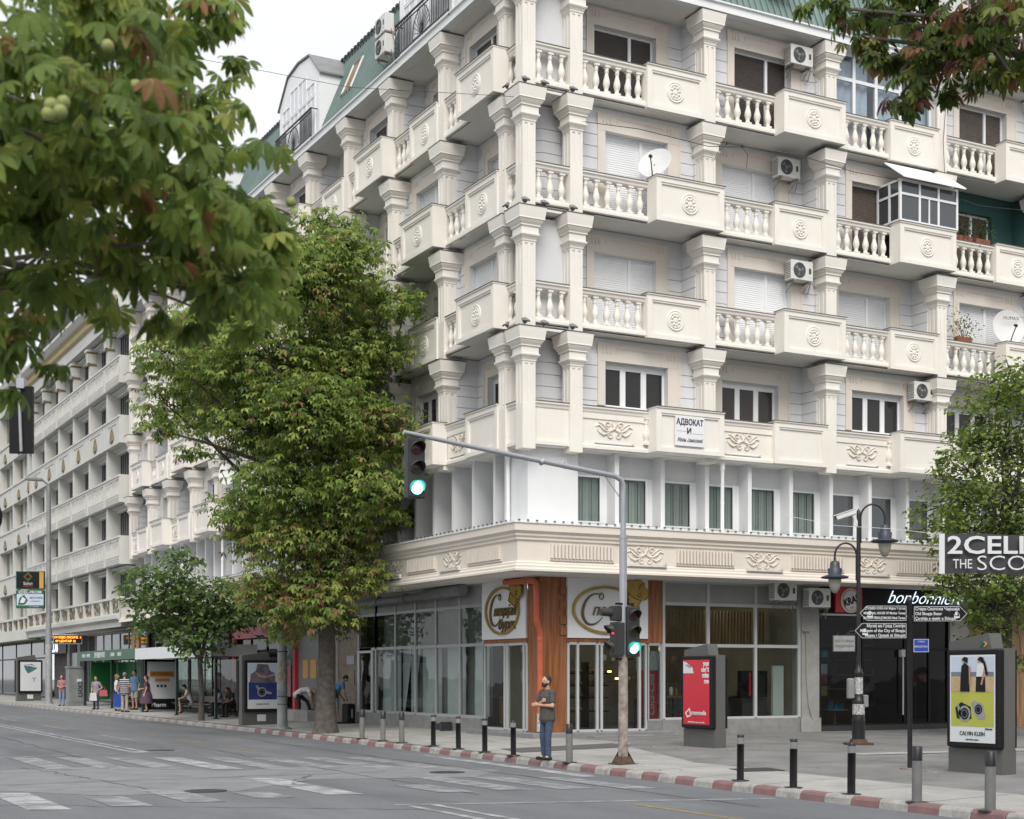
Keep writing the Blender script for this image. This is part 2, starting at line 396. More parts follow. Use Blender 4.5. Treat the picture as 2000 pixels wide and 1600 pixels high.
def cached(key, name, fn, mats):
    if key not in CACHE:
        b = MB(); fn(b); CACHE[key] = b.mesh(name, mats)
    return CACHE[key]
def obj(name, me, parent=None, loc=(0,0,0), rz=0.0, rot=None, label=None, cat=None, group=None, kind=None, scale=None):
    o = bpy.data.objects.new(name, me); COL.objects.link(o)
    o.location = loc; o.rotation_euler = rot if rot else (0,0,rz)
    if scale: o.scale = scale
    if parent: o.parent = parent
    if label: o['label'] = label
    if cat: o['category'] = cat
    if group: o['group'] = group
    if kind: o['kind'] = kind
    return o
def thing(name, label, cat, loc=(0,0,0), rz=0.0, group=None): return obj(name, None, None, loc, rz, label=label, cat=cat, group=group)
def part(name, b, mats, parent, loc=(0,0,0), rz=0.0, **k): return obj(name, b.mesh(name, mats), parent, loc, rz, **k)
TMP = bpy.data.scenes.new('bake')
def bake(o, name):
    """evaluated mesh of a text or modifier object, made in a scratch scene"""
    TMP.collection.objects.link(o)
    with bpy.context.temp_override(scene=TMP, view_layer=TMP.view_layers[0]): dg = bpy.context.evaluated_depsgraph_get()
    dg.update()
    me = bpy.data.meshes.new_from_object(o.evaluated_get(dg)); me.name = name; bpy.data.objects.remove(o); return me
def text(name, body, size, m, parent, loc, rot=(PI/2,0,0), shear=0.0, ext=0.004, align='CENTER', sx=1.0, space=1.0, off=0.0, label=None):
    c = bpy.data.curves.new(name, 'FONT'); c.body = body; c.size = size; c.shear = shear; c.extrude = ext
    c.align_x = align; c.align_y = 'CENTER'; c.space_character = space; c.offset = off; c.resolution_u = 3
    t = bpy.data.objects.new(name, c); me = bake(t, name); bpy.data.curves.remove(c)
    me.materials.clear(); me.materials.append(MATS[m])
    return obj(name, me, parent, loc, rot=rot, scale=(sx,1,1), label=label)
def put(o, side, u, d, z):
    """place on a front: 'R' faces -Y (u=x, d=y); 'L' faces -X (u=-y, d=x)"""
    if side == 'R': o.location = (u, d, z)
    else: o.location = (d, -u, z); o.rotation_euler = (o.rotation_euler[0], o.rotation_euler[1], -PI/2)
    return o
def sp(name, me, parent, side, u=0, d=0, z=0, **k): return put(obj(name, me, parent, **k), side, u, d, z)
def zs(x, y): return .03*min(max(x+3.2, 0), 4.6)+.0025*max(0, y)
def zr(x, y): return -.12+.0025*max(0, y)
# ------------------------------------------------------------------ ground, road, pavement, kerb
b = MB(); b.quad((-900,-900,-.6),(900,-900,-.6),(900,900,-.6),(-900,900,-.6)); obj('ground', b.mesh('ground','paving'), kind='structure')
KP = [(-60,-3.6),(-20,-3.3),(-14,-3.18),(-9,-2.88),(-4,-2.58),(3,-2.36),(12,-2.34),(30,-2.4),(70,-2.7),(220,-3.2)]
def kx(y):
    for (a,xa),(c,xc) in zip(KP, KP[1:]):
        if a <= y <= c: return xa+(xc-xa)*(y-a)/(c-a)
    return KP[0][1] if y < KP[0][0] else KP[-1][1]
YS = [-60,-40,-30,-25,-20,-17,-14,-11.5,-9,-6.5,-4,-1,0,3,7,12,20,30,45,70,110,220]
b = MB()
for y0, y1 in zip(YS, YS[1:]):
    b.quad((-34,y0,zr(0,y0)),(kx(y0)+.05,y0,zr(0,y0)),(kx(y1)+.05,y1,zr(0,y1)),(-34,y1,zr(0,y1)))
road = obj('road', b.mesh('road','asphalt'), kind='structure')
def strip(fa, fb, y0, y1, dz, name, m, parent=None, kind=None):
    b = MB(); ys = sorted({y0,y1,*[y for y in YS if y0 < y < y1]})
    for a, c in zip(ys, ys[1:]):
        qa = [fa(a), fb(a)]; qc = [fa(c), fb(c)]
        if qa[0] < 1.4 < qa[1]: qa.insert(1,1.4); qc.insert(1,1.4)
        for i in range(len(qa)-1):
            b.quad((qa[i],a,zs(qa[i],a)+dz),(qa[i+1],a,zs(qa[i+1],a)+dz),(qc[i+1],c,zs(qc[i+1],c)+dz),(qc[i],c,zs(qc[i],c)+dz))
    return obj(name, b.mesh(name,m), parent, kind=kind)
pave = strip(lambda y: kx(y)+.1, lambda y: 70, -60, 220, 0, 'pavement', 'paving', kind='structure')
strip(lambda y: kx(y)+.2, lambda y: kx(y)+(2.0 if y < -9 else 2.0+(y+9)*.28), -60, -2.5, .004, 'concrete_strip', 'paving_light', pave)
strip(lambda y: kx(y)+.2, lambda y: 1.9, -2.5, 220, .004, 'street_paving', 'paving_light', pave)
b = MB(); b.quad((-1.9,-3.6,zs(-1.9,-3)+.01),(.9,-3.9,zs(.9,-3)+.01),(1.3,-2.4,zs(1.3,-3)+.01),(-1.6,-2.0,zs(-1.6,-2)+.01)); part('asphalt_patch', b, 'paving_patch', pave)
b = MB(); b.quad((-1.6,-11.6,zs(-1.6,0)+.009),(-.9,-11.9,zs(-.9,0)+.009),(-.7,-11.1,zs(-.7,0)+.009),(-1.4,-10.8,zs(-1.4,0)+.009)); part('access_cover', b, 'dark_grey', pave)
b = MB(); b.quad((3.0,-9.5,.1495),(9,-9.9,.1495),(9,-9.2,.1495),(3.0,-8.9,.1495)); part('worn_strip', b, 'paving_light', pave)
rng = random.Random(3)
# kerb of single painted stones
b = MB()
for y0, y1 in zip(YS, YS[1:]): b.quad((kx(y0)+.03,y0,zr(0,y0)-.05),(kx(y0)+.03,y0,zs(-3,y0)-.03),(kx(y1)+.03,y1,zs(-3,y1)-.03),(kx(y1)+.03,y1,zr(0,y1)-.05))
kerb = obj('kerb', b.mesh('kerb','concrete'), kind='structure')
def kst(l):
    def f(b):
        pr = [(-.02,-.16),(.22,-.16),(.22,.012),(.07,.016),(.035,.006),(.005,-.03)]   # x,z
        n = len(pr); vs = []
        for y, k in ((0,.012),(.012,0),(l-.024,0),(l-.012,.012)): vs += [(x+(k if i in (0,4,5) else 0), y, z-(k if i in (2,3,4) else 0)) for i,(x,z) in enumerate(pr)]
        fs = []
        for r in range(3):
            for i in range(n): j = (i+1)%n; fs.append((r*n+j, r*n+i, r*n+n+i, r*n+n+j))
        fs += [tuple(range(n)), tuple(range(4*n-1,3*n-1,-1))]
        b.add(vs, fs)
    return f
y = -34.0; k = 0; ln = .61
KM = [cached(('kerb',m), 'kerb_stone', kst(ln), m) for m in ('kerb_red','kerb_white','kerb_old')]
while y < 74:
    me = KM[k % 2]
    if y > 14: me = KM[1] if k % 2 else KM[2]
    dx = kx(y+ln)-kx(y)
    obj('kerb_stone', me, kerb, (kx(y)+rng.uniform(-.008,.008), y, zs(-3,y)+rng.uniform(-.006,.004)), rz=-math.atan2(dx, ln)+rng.uniform(-.01,.01))
    y += ln; k += 1
# painted markings, sheets 4 mm above the asphalt
def mark(name, pts, m='marking', dz=.004): 
    b = MB(); b.add([(x,y,zr(x,y)+dz) for x,y in pts], [tuple(range(len(pts)))]); return part(name, b, m, road)
PATCH = [(-20,-8.6),(-13.8,-7.6),(-12.6,-9.4),(-10.4,-9.4),(-8.4,-7.4),(-5.4,-8.2),(-4.0,-6.6),(-4.6,-4.6),(-6.6,-3.4),(-9.0,-4.4),(-10.8,-1.6),(-13.0,-2.0),(-14.4,-.4),(-20,-2.2)]
mark('road_patch', PATCH[::1], 'patch_grey', .003)
for i, x in enumerate([-12.1,-11.1,-10.1,-9.1,-8.1,-7.1,-6.1,-5.15]):
    t = 1.2-.5*(x+9.1); m = 'marking_new' if i in (3,) else 'marking'
    mark('crossing_stripe', [(x,t-4.6-.25),(x+.58,t-4.9-.25),(x+.58,t-.3),(x,t)], m, .006)
for i, (x, a, c) in enumerate([(-14.15,-8.0,-11.45),(-12.95,-9.4,-11.4),(-11.8,-8.6,-11.2),(-10.6,-9.6,-10.95),(-9.4,-6.5,-10.85),(-7.6,-9.4,-11.3),(-6.5,-7.6,-11.35),(-5.5,-8.2,-11.6),(-4.5,-8.8,-12.1)]):
    mark('crossing_stripe', [(x,c),(x+.58,c-.2),(x+.58,a-.25),(x,a)], 'marking_new' if i in (0,4) else 'marking', .006)
mark('edge_line', [(-3.6,-9.2),(-3.22,-9.2),(-2.9,-.8),(-3.15,-.8)], 'marking_new')
mark('stop_line', [(-19,1.3),(-7.4,3.75),(-7.4,3.95),(-19,1.5)])
for x in (-8.98,-8.66): mark('centre_line', [(x,4.1),(x+.13,4.1),(x+.13,95),(x,95)], 'marking_new')
mark('line_tip', [(-9.0,3.5),(-8.5,3.7),(-8.52,4.1),(-8.99,4.1)], 'marking_new', .005)
for y0 in (2.7,7.8,12.9,18,23,28): mark('yellow_dash', [(-6.04,y0),(-5.93,y0),(-5.93,y0+2.6),(-6.04,y0+2.6)], 'marking_yellow')
for y0 in (9.8,19.5,29): mark('lane_dash', [(-7.4,y0),(-7.26,y0),(-7.3,y0+4.4),(-7.44,y0+4.4)], 'marking')
mark('lane_tick', [(-7.4,14.3),(-7.05,14.1),(-7.05,13.9),(-7.44,14.0)], 'marking', .006)
mark('stop_line', [(-9.2,-13.2),(-3.5,-14.95),(-3.5,-14.72),(-9.15,-12.98)], 'marking')
for x in (-9.12,-8.72): mark('centre_line', [(x,-30),(x+.13,-30),(x+.13,-13.35),(x,-13.25)], 'marking_new', .006)
mark('yellow_line', [(-6.1,-28),(-5.98,-28),(-5.92,-14.75),(-6.04,-14.7)], 'marking_yellow')
for x, y in ((-8.1,4.3),(-5.3,-6.8),(-10.9,-9.2)):
    b = MB(); b.lathe([(.36,0),(.36,.008),(.30,.011),(.0,.011)], 20, (x,y,zr(x,y)+.002)); part('manhole_cover', b, 'dark_grey', road)
# cracks and tar seams in the asphalt, joints in the pavement
mat('tar', (.10,.102,.108), .8, var=.2)
def crack(pts, w, m='tar', f=zr, parent=None, name='road_crack', dz=.0085):
    b = MB(); vs = []
    for k, (x, y) in enumerate(pts):
        a = pts[max(k-1,0)]; c = pts[min(k+1,len(pts)-1)]; dx, dy = c[0]-a[0], c[1]-a[1]; l = math.hypot(dx,dy) or 1; ww = w*rng.uniform(.5,1.3)
        vs += [(x-dy/l*ww, y+dx/l*ww, f(x,y)+dz), (x+dy/l*ww, y-dx/l*ww, f(x,y)+dz)]
    b.add(vs, [(2*i,2*i+1,2*i+3,2*i+2) for i in range(len(pts)-1)]); part(name, b, m, parent or road)
def jag(x0, y0, x1, y1, n, a): return [(x0+(x1-x0)*i/n+rng.uniform(-a,a), y0+(y1-y0)*i/n+rng.uniform(-a,a)) for i in range(n+1)]
crack(jag(-17,-6.4,-6.2,-6.0,34,.10), .022); crack(jag(-12.4,-1.2,-11.6,-8.4,22,.09), .018); crack(jag(-7.2,-12,-6.8,6,40,.06), .016); crack(jag(-4.6,-16,-4.1,10,50,.05), .020); crack(jag(-10.6,2,-10.2,30,40,.08), .022); crack(jag(-9.4,-9,-8.0,-6.2,10,.12), .02); crack(jag(-15,-10,-9,-14,22,.1), .016)
for y in [-19.5+1.9*i for i in range(24)]:
    if y < -2.8: crack([(kx(y)+.24,y),(kx(y)+1.1,y+.01),(kx(y)+1.9,y)], .009, f=zs, parent=pave, name='pavement_joint', dz=.0075)
    else: crack([(kx(y)+.24,y),(0,y+.01),(1.2,y)], .008, f=zs, parent=pave, name='pavement_joint', dz=.0075)
crack(jag(-1.0,-9,3,-13,20,.1), .014, f=zs, parent=pave, name='pavement_crack', dz=.009); crack(jag(3.5,-3,9,-7,22,.1), .014, f=zs, parent=pave, name='pavement_crack', dz=.009); crack(jag(-.4,-4.5,-.2,6,24,.05), .012, f=zs, parent=pave, name='pavement_crack', dz=.009)
# a few fallen leaves and scraps on the pavement
b = MB()
for i in range(90):
    x = rng.uniform(-2.6, 9); y = rng.uniform(-16, 10); z = zs(x,y)+.014; s_ = rng.uniform(.02,.055); a = rng.uniform(0,6.3)
    if x > 1 and y > 1: continue
    b.add([(x+s_*math.cos(a),y+s_*math.sin(a),z+.006),(x+.5*s_*math.cos(a+1.6),y+.5*s_*math.sin(a+1.6),z),(x-s_*math.cos(a),y-s_*math.sin(a),z+.01),(x+.5*s_*math.cos(a-1.6),y+.5*s_*math.sin(a-1.6),z)], [(0,1,2,3)], rng.choice((0,0,1,2)))
obj('fallen_leaves', b.mesh('fallen_leaves',['rust','poster_white','khaki']), label='dry fallen leaves and paper scraps scattered over the pavement', cat='leaf litter', kind='stuff')
# ------------------------------------------------------------------ corner apartment building
APT = thing('apartment_building', 'cream corner apartment block with balconies, fluted columns and green mansard roof', 'building')
H = 3.1
ZF = [7.7, 10.8, 13.9, 17.0, 20.1]          # column top levels / storey bases
UR = [1.42, 5.70, 10.0, 14.3, 18.6]          # capital left ends on the square front
UL = [-(4.72+3.655*k+.82) for k in range(11)][::-1]+[-1.78]   # street front, far end first
LY = 42.2; LX = 23.0
b = MB(); b.box(1.75,LX,1.75,LY,4.4,20.3); part('core_wall', b, 'stucco', APT)
def f_shaft(bb):
    # fluted upper part, plain lower part; origin at column top, axis at the middle
    h = .19; g0, g1, gd = .045, .125, .022
    def face(sgn): return [(-g1,0),(-g1,gd),(-g0,gd),(-g0,0),(g0,0),(g0,gd),(g1,gd),(g1,0)]
    poly = []
    for k in range(4):
        a = k*PI/2; c, s_ = round(math.cos(a)), round(math.sin(a))
        for x, y in [(-h,-h)]+[(p, -h+q) for p, q in face(1)]: poly.append((x*c-y*s_, x*s_+y*c))
    sq = [(-h,-h),(h,-h),(h,h),(-h,h)]
    bb.extz(poly, -1.95, -.92); bb.extz(sq, -.922, -.80); bb.extz(sq, -3.12, -1.948)
def f_cap(bb):
    bb.frustum(0,0,.418,.418,-.022,.004,1)
    for h0, h1, za, zb in ((.395,.41,-.14,-.022),(.372,.395,-.30,-.14),(.375,.372,-.335,-.30),(.345,.345,-.375,-.335),(.315,.340,-.42,-.375),(.275,.31,-.47,-.42),(.285,.285,-.50,-.47),(.252,.252,-.69,-.50),(.282,.282,-.725,-.69),(.262,.275,-.755,-.725),(.215,.25,-.82,-.755),(.205,.21,-.87,-.82)): bb.frustum(0,0,h0,h1,za,zb)
M_SHAFT = cached('shaft','column',f_shaft,'cream'); M_CAP = cached('cap','capital',f_cap,['cream','flash'])
def f_flood(bb):
    bb.add([(-.11,-.10,.06),(.11,-.10,.06),(.09,.0,.13),(-.09,.0,.13),(-.11,-.13,.09),(.11,-.13,.09),(.09,-.03,.17),(-.09,-.03,.17)], [(0,3,2,1),(4,5,6,7),(0,1,5,4),(1,2,6,5),(2,3,7,6),(3,0,4,7)]); bb.lathe([(.04,-.05),(.075,-.03),(.085,.0)], 10, (0,-.02,.11), 'y'); bb.cyl((0,.0,0),(0,-.02,.08),.015)
M_FLOOD = cached('flood','floodlight',f_flood,'steel_grey')
def column(side, u, zt, flood=False):
    c = sp('column', M_SHAFT, APT, side, u+.41, .41, zt)
    obj('capital', M_CAP, c)
    if flood: obj('floodlight', M_FLOOD, c, (-.20,-.30,.02)); 
    return c
for zt in ZF[1:]:
    for u in UR: column('R', u, zt, u < 2 and zt < 20)
    for u in UL: column('L', u, zt)
    c = column('R', 0, zt, zt < 20)
    if zt < 20: obj('floodlight', M_FLOOD, c, (.36,-.30,.02)); obj('floodlight', M_FLOOD, c, (-.36,.28,.02), rz=-PI/2)
# ---- balconies
def f_bal(bb):
    bb.frustum(0,0,.085,.085,0,.05); bb.lathe([(.075,.05),(.06,.09),(.05,.11),(.075,.17),(.098,.26),(.09,.34),(.06,.45),(.047,.53),(.05,.56),(.066,.58),(.05,.61),(.066,.66),(.07,.69)], 10); bb.frustum(0,0,.078,.078,.69,.73)
M_BAL = cached('bal','baluster',f_bal,'cream')
def f_ros(bb):
    bb.lathe([(.0,-.028),(.05,-.035),(.075,-.02),(.08,-.01),(.17,-.012),(.185,-.035),(.205,-.035),(.215,-.015),(.245,-.015),(.26,-.03),(.275,-.03),(.285,.0)][::-1], 28, (0,0,0), 'y')
    for k in range(8):
        t = 2*PI*k/8
        bb.lathe([(.042,0),(.04,-.022),(.02,-.04),(.0,-.044)], 7, (.125*math.cos(t),-.008,.125*math.sin(t)), 'y')
M_ROS = cached('ros','rosette',f_ros,'cream')
RAIL = [(.48,1.13),(.48,1.24),(.25,1.24),(.25,1.19),(.29,1.16),(.30,1.10),(.34,1.06),(.46,1.06)]
BASE = [(.50,.12),(.50,.33),(.30,.33),(.30,.27),(.26,.25),(.26,.18),(.31,.15),(.31,.12)]
def rail_prof(p): return p[::-1]
def panel_mesh(w, h=1.17, dep=.45, side_deep=.0):
    def f(bb):
        # framed front panel, front face at y=0, body behind it; x from 0..w, z from 0..h
        bb.box(0,w,.06,dep,0,h)
        t = .15
        bb.box(0,w,0,.06,h-.13,h-.001); bb.box(0,w,0,.06,.001,.12); bb.box(.001,t,0,.06,.12,h-.13); bb.box(w-t,w-.001,0,.06,.12,h-.13)
        s_ = .05
        bb.box(t,w-t,.022,.06,h-.13-s_,h-.13); bb.box(t,t+s_*.7,.022,.06,.12,h-.13-s_); bb.box(w-t-s_*.7,w-t,.022,.06,.12,h-.13-s_)
        bb.box(t+.25,w-t-.25,.03,.06,.12,.135)
        bb.box(-.012,w+.012,-.03,dep,h-.001,h+.035); bb.box(-.025,w+.025,-.045,dep+.01,h+.035,h+.05,1)
    return f
def orn_fn(bb):
    """scrolled cartouche relief in the xz plane, about 1.2 wide"""
    def sc(cx, cz, r, a0, turns, sx=1, w=.028):
        pts = []
        for i in range(13):
            t = i/12; a = a0+sx*turns*2*PI*t; rr = r*(1-.78*t)
            pts.append((cx+rr*math.cos(a), -.012, cz+rr*math.sin(a)))
        bb.tube(pts, [w*(1-.4*i/12) for i in range(13)], 5)
    for s_ in (-1,1):
        sc(s_*.20,.12,.11,-PI/2 if s_>0 else -PI/2,1.3,s_); sc(s_*.12,-.16,.10,PI/2,1.3,-s_); 
        bb.tube([(s_*.05,-.012,-.02),(s_*.22,-.012,-.06),(s_*.36,-.012,.0),(s_*.46,-.012,.10),(s_*.58,-.012,.06)], [.03,.035,.034,.028,.012], 5)
        bb.tube([(s_*.20,-.012,-.10),(s_*.34,-.012,-.16),(s_*.46,-.012,-.10),(s_*.54,-.012,-.02)], [.03,.034,.028,.01], 5)
        bb.tube([(s_*.02,-.012,.06),(s_*.08,-.012,.16),(s_*.04,-.012,.24)], [.028,.026,.01], 5)
        bb.tube([(s_*.28,-.012,.06),(s_*.40,-.012,.15),(s_*.50,-.012,.17)], [.022,.022,.008], 5)
    bb.lathe([(.06,0),(.05,-.03),(.0,-.045)], 8, (0,0,.02), 'y')
M_ORN = cached('orn','scroll_ornament',orn_fn,'cream_band')
def f_strip(bb): bb.box(-.60,.60,-.075,-.005,0,.05); bb.box(-.62,-.60,-.08,0,-.01,.07); bb.box(.60,.62,-.08,0,-.01,.12); bb.cyl((.55,-.1,.07),(.55,0,.07),.02)
M_STRIP = cached('strip','strip_light',f_strip,'ac_white')
def balcony(side, u0, u1, z0, proj, base_floor, nb=None, rail_only=False):
    """u0,u1: capital left ends of the bounding columns"""
    a = u0+.60; pw = 1.9
    p0 = u1-1.60 if proj else u1-1.68
    p1 = u1+.63 if proj else u1+.22
    fr = -.15 if proj else .17
    bw = .75 if proj else 1.33
    w_ = round(u1-u0, 2)
    def f(bb):
        if not base_floor: bb.extx(rail_prof(BASE), a, p0+.1)
        else:
            bb.box(a,p0+.08,.33,.48,.119,1.062); bb.extx(rail_prof([(.33,.12),(.33,.24),(.29,.24),(.27,.2),(.27,.12)]), a, p0+.1)
            bb.box(a,p0+.1,.30,.33,.92,1.06)
        # slab and soffit
        bb.box(u0+.2,u1+.2,.31,1.62,.115,.20,2)
        if proj: bb.box(p0+.02,p1-.02,fr+.03,.31,.112,.2,2)
    key = ('balc', side, round(u0,2), proj, base_floor)
    bb = MB(); f(bb); bb.v = [(x-u0,y,z) for x,y,z in bb.v]
    if key not in CACHE: CACHE[key] = bb.mesh('balcony',['cream','flash','soffit'])
    o = sp('balcony', CACHE[key], APT, side, u0, 0, z0)
    obj('handrail', cached(('hr',round(p0+.1-a,2)),'handrail',lambda q: (q.extx(rail_prof(RAIL), 0, p0+.1-a), q.box(0,p0+.1-a,.235,.485,1.239,1.255,1)),['cream','flash']), o, (a-u0,0,0))
    wp = round(p1-p0,3); dep = .46 if proj else .30
    sp_m = cached(('panel',wp,dep),'panel',panel_mesh(wp,1.17,dep),['cream','flash'])
    obj('panel', sp_m, o, (p0-u0, fr, .12))
    if not base_floor:
        obj('rosette', M_ROS, o, (p0-u0+wp/2+random.uniform(-.02,.02), fr+.06, .12+.57+random.uniform(-.012,.012)), rot=(0,random.uniform(0,.78),0))
        n = nb or max(2, round((p0-a)/.335)); stp = (p0-a)/n
        for k in range(n): obj('baluster', M_BAL, o, (a-u0+stp*(k+.5)+random.uniform(-.012,.012), .39+random.uniform(-.01,.01), .33), rot=(random.uniform(-.015,.015),random.uniform(-.02,.02),random.uniform(-.2,.2)))
    else:
        obj('scroll_ornament', M_ORN, o, ((a+p0)/2-u0, .33, .67), scale=(min(1,(p0-a)/1.75),1,1))
        obj('strip_light', M_STRIP, o, ((a+p0)/2-u0, .33, .27), scale=(min(1,(p0-a)/1.9),.6,.5))
        if proj: obj('baluster', M_BAL, o, (p0-u0-.04, .30, .33))
    return o
# ---- loggia wall with window
def f_shut(w, h):
    def f(bb):
        n = max(6,int(h/.06)); st = h/n
        for i in range(n):
            z = h-i*st
            bb.add([(0,.012,z),(w,.012,z),(w,.004,z-st*.45),(0,.004,z-st*.45),(w,.010,z-st*.9),(0,.010,z-st*.9),(w,.017,z-st),(0,.017,z-st)], [(0,3,2,1),(3,5,4,2),(5,7,6,4)])
        bb.box(0,w,.0,.02,-.03,0)
    return f
def window(side, kind, u, d, z, w, h, bottom=0.0, split=.62):
    """frame mesh + shutter leaves or panes; origin at lower left of the opening"""
    def fr(bb):
        t = .06
        bb.box(0,w,0,.06,h-t,h); bb.box(0,w,0,.06,0,t); bb.box(0,t,0,.06,t,h-t); bb.box(w-t,w,0,.06,t,h-t)
        if kind.startswith('case'):
            for c in (1/3., 2/3.): bb.box(w*c-.085,w*c+.085,-.005,.055,t,h-t)
            bb.box(t,w-t,.001,.05,h-.17,h-t)
        else: bb.box(w*split-.045,w*split+.045,-.02,.05,t,h-t)
    key = ('win', kind.startswith('case'), round(w,2), round(h,2), split)
    o = sp('window', cached(key,'window',fr,'pvc'), APT, side, u, d, z)
    if kind.startswith('case'):
        m = {'case':'pane_dark','caseb':'pane_brown'}[kind]
        for a, c in ((.06,w/3-.085),(w/3+.085,2*w/3-.085),(2*w/3+.085,w-.06)):
            def g(bb, ww=c-a): bb.box(0,ww,0,.015,0,h-.23)
            obj('pane', cached(('pane',m,round(c-a,2),round(h,2)),'pane',g,m), o, (a,.03,.06))
    else:
        m = {'w':'shutter_white','g':'shutter_grey','d':'shutter_dark','b':'shutter_brown'}[kind[0]]
        for a, c in ((.06,w*split-.045),(w*split+.045,w-.06)):
            ww = c-a
            obj('shutter', cached(('shut',m,round(ww,2),round(h,2)),'shutter',f_shut(ww,h-.14),m), o, (a,.02,.08))
    return o
NB_COURSE = [0]
STUFF = MB()
def loggia(side, u0, u1, z0, proj, kind, base_floor, courses=True, wallmat='stucco', plain=False, win=True):
    dw = .75 if proj else 1.33
    a, c = u0+.60, u1+.22          # clear width between shafts
    W_ = u1-u0
    if W_ > 4: o0, o1 = u0+1.60, u0+3.62
    else: o0, o1 = u0+1.28, u0+2.95
    zb = z0+(1.38 if base_floor else .30); zt = z0+2.58
    bb = MB(); t = .22
    bb.box(a-.2,o0,dw,dw+t,z0+.2,z0+3.2); bb.box(o1,c+.2,dw,dw+t,z0+.2,z0+3.2)
    bb.box(o0,o1,dw,dw+t,zt,z0+3.2)
    if zb > z0+.3: bb.box(o0,o1,dw,dw+t,z0+.2,zb)
    bb.box(c+.001,c+.379,.60,1.6,z0+.2,z0+3.2)          # party wall to the right
    bb.v = [(x-u0,y,z-z0) for x,y,z in bb.v]
    o = sp('loggia_wall', bb.mesh('loggia_wall', wallmat), APT, side, u0, 0, z0)
    if not plain:
        def sur(q):
            e = .20; w0, w1 = o0-u0-e, o1-u0+e+.16
            zb_ = zb-z0
            q.box(w0,o0-u0,-.05,-.001,zb_,2.58); q.box(o1-u0,w1,-.05,-.001,zb_,2.58); q.box(w0-.03,w1+.03,-.055,-.001,2.58,3.04)
            q.box(w0-.05,w0,-.075,-.001,zb_,3.05); q.box(w1,w1+.05,-.075,-.001,zb_,3.05)
            for k in range(3):
                for x in (w0+.14+k*.11, w1-.14-k*.11): q.box(x-.02,x+.02,-.075,-.055,2.79,2.95)
            q.box(w0+.55,w1-.55,-.068,-.055,2.93,2.945); q.box(w0+.55,w0+.57,-.068,-.055,2.83,2.93); q.box(w1-.57,w1-.55,-.068,-.055,2.83,2.93)
        obj('window_surround', cached(('sur',side,proj,base_floor,round(W_,2)),'window_surround',sur,'cream_band'), o, (0,dw,0))
    if win: window(side, kind, o0, dw+.15, zb, o1-o0, zt-zb)
    if plain: return o
    # rusticated courses: proud blocks with open joints
    n = 8; ch = .318
    fr = o1-u0+.36+.05
    cc = c-u0
    for k in range(n):
        za = .22+k*ch; zc = za+ch-.02
        def cf(q):
            lf = o0-u0-.25; al = a-u0
            if side == 'R': q.extz([(fr,-.03+dw),(cc-.03,-.03+dw),(cc-.03,.62),(cc+.002,.62),(cc+.002,dw+.002),(fr,dw+.002)], 0, ch-.02)
            else: q.extz([(al,.62),(al+.03,.62),(al+.03,dw-.03),(lf,dw-.03),(lf,dw+.002),(al,dw+.002)], 0, ch-.02)
        if side == 'R': STUFF.box(a, o0-.25, dw-.03, dw+.002, z0+za, z0+zc)
        if courses:
            obj('wall_course', cached(('crs',side,proj,round(W_,2)),'wall_course',cf,'stucco'), o, (0,0,za)); NB_COURSE[0] += 1
        else:
            q = MB(); cf(q)
            for v in q.v:
                if side == 'R': pass
            STUFF.add([(v[1], -(v[0]+u0), v[2]+z0+za) if side == 'L' else (v[0]+u0, v[1], v[2]+z0+za) for v in q.v], q.f)
    return o
def partition_base(side): pass
KIND_R = {  # (bay, floor) -> window kind
 (0,0):'case',(0,1):'w',(0,2):'w',(0,3):'d',(1,0):'caseb',(1,1):'w',(1,2):'w',(1,3):'d',(2,0):'case',(2,1):'g',(2,2):'b',(2,3):'w',(3,0):'case',(3,1):'g',(3,2):'b',(3,3):'b'}
for fl in range(4):
    for i in range(4):
        proj = (fl+i) % 2 == 0
        z0 = ZF[fl]
        balcony('R', UR[i], UR[i+1], z0, proj, fl == 0)
        special = (i,fl) in ((2,3),(3,2))
        loggia('R', UR[i], UR[i+1], z0, proj, KIND_R[(i,fl)], fl == 0, True, 'teal' if (i,fl) == (3,2) else 'stucco', plain=special, win=(i,fl) != (2,3))
    for i in range(len(UL)-1):
        k = len(UL)-2-i        # 0 = bay next to the corner
        proj = (fl+k) % 2 == 1
        balcony('L', UL[i], UL[i+1], ZF[fl], proj, fl == 0)
        kd = 'case' if fl == 0 else ('d' if fl == 3 else ('w' if (fl+k) % 3 else 'g'))
        loggia('L', UL[i], UL[i+1], ZF[fl], proj, kd, fl == 0, k < 3)
obj('rustication', STUFF.mesh('rustication','stucco'), APT, kind='stuff')
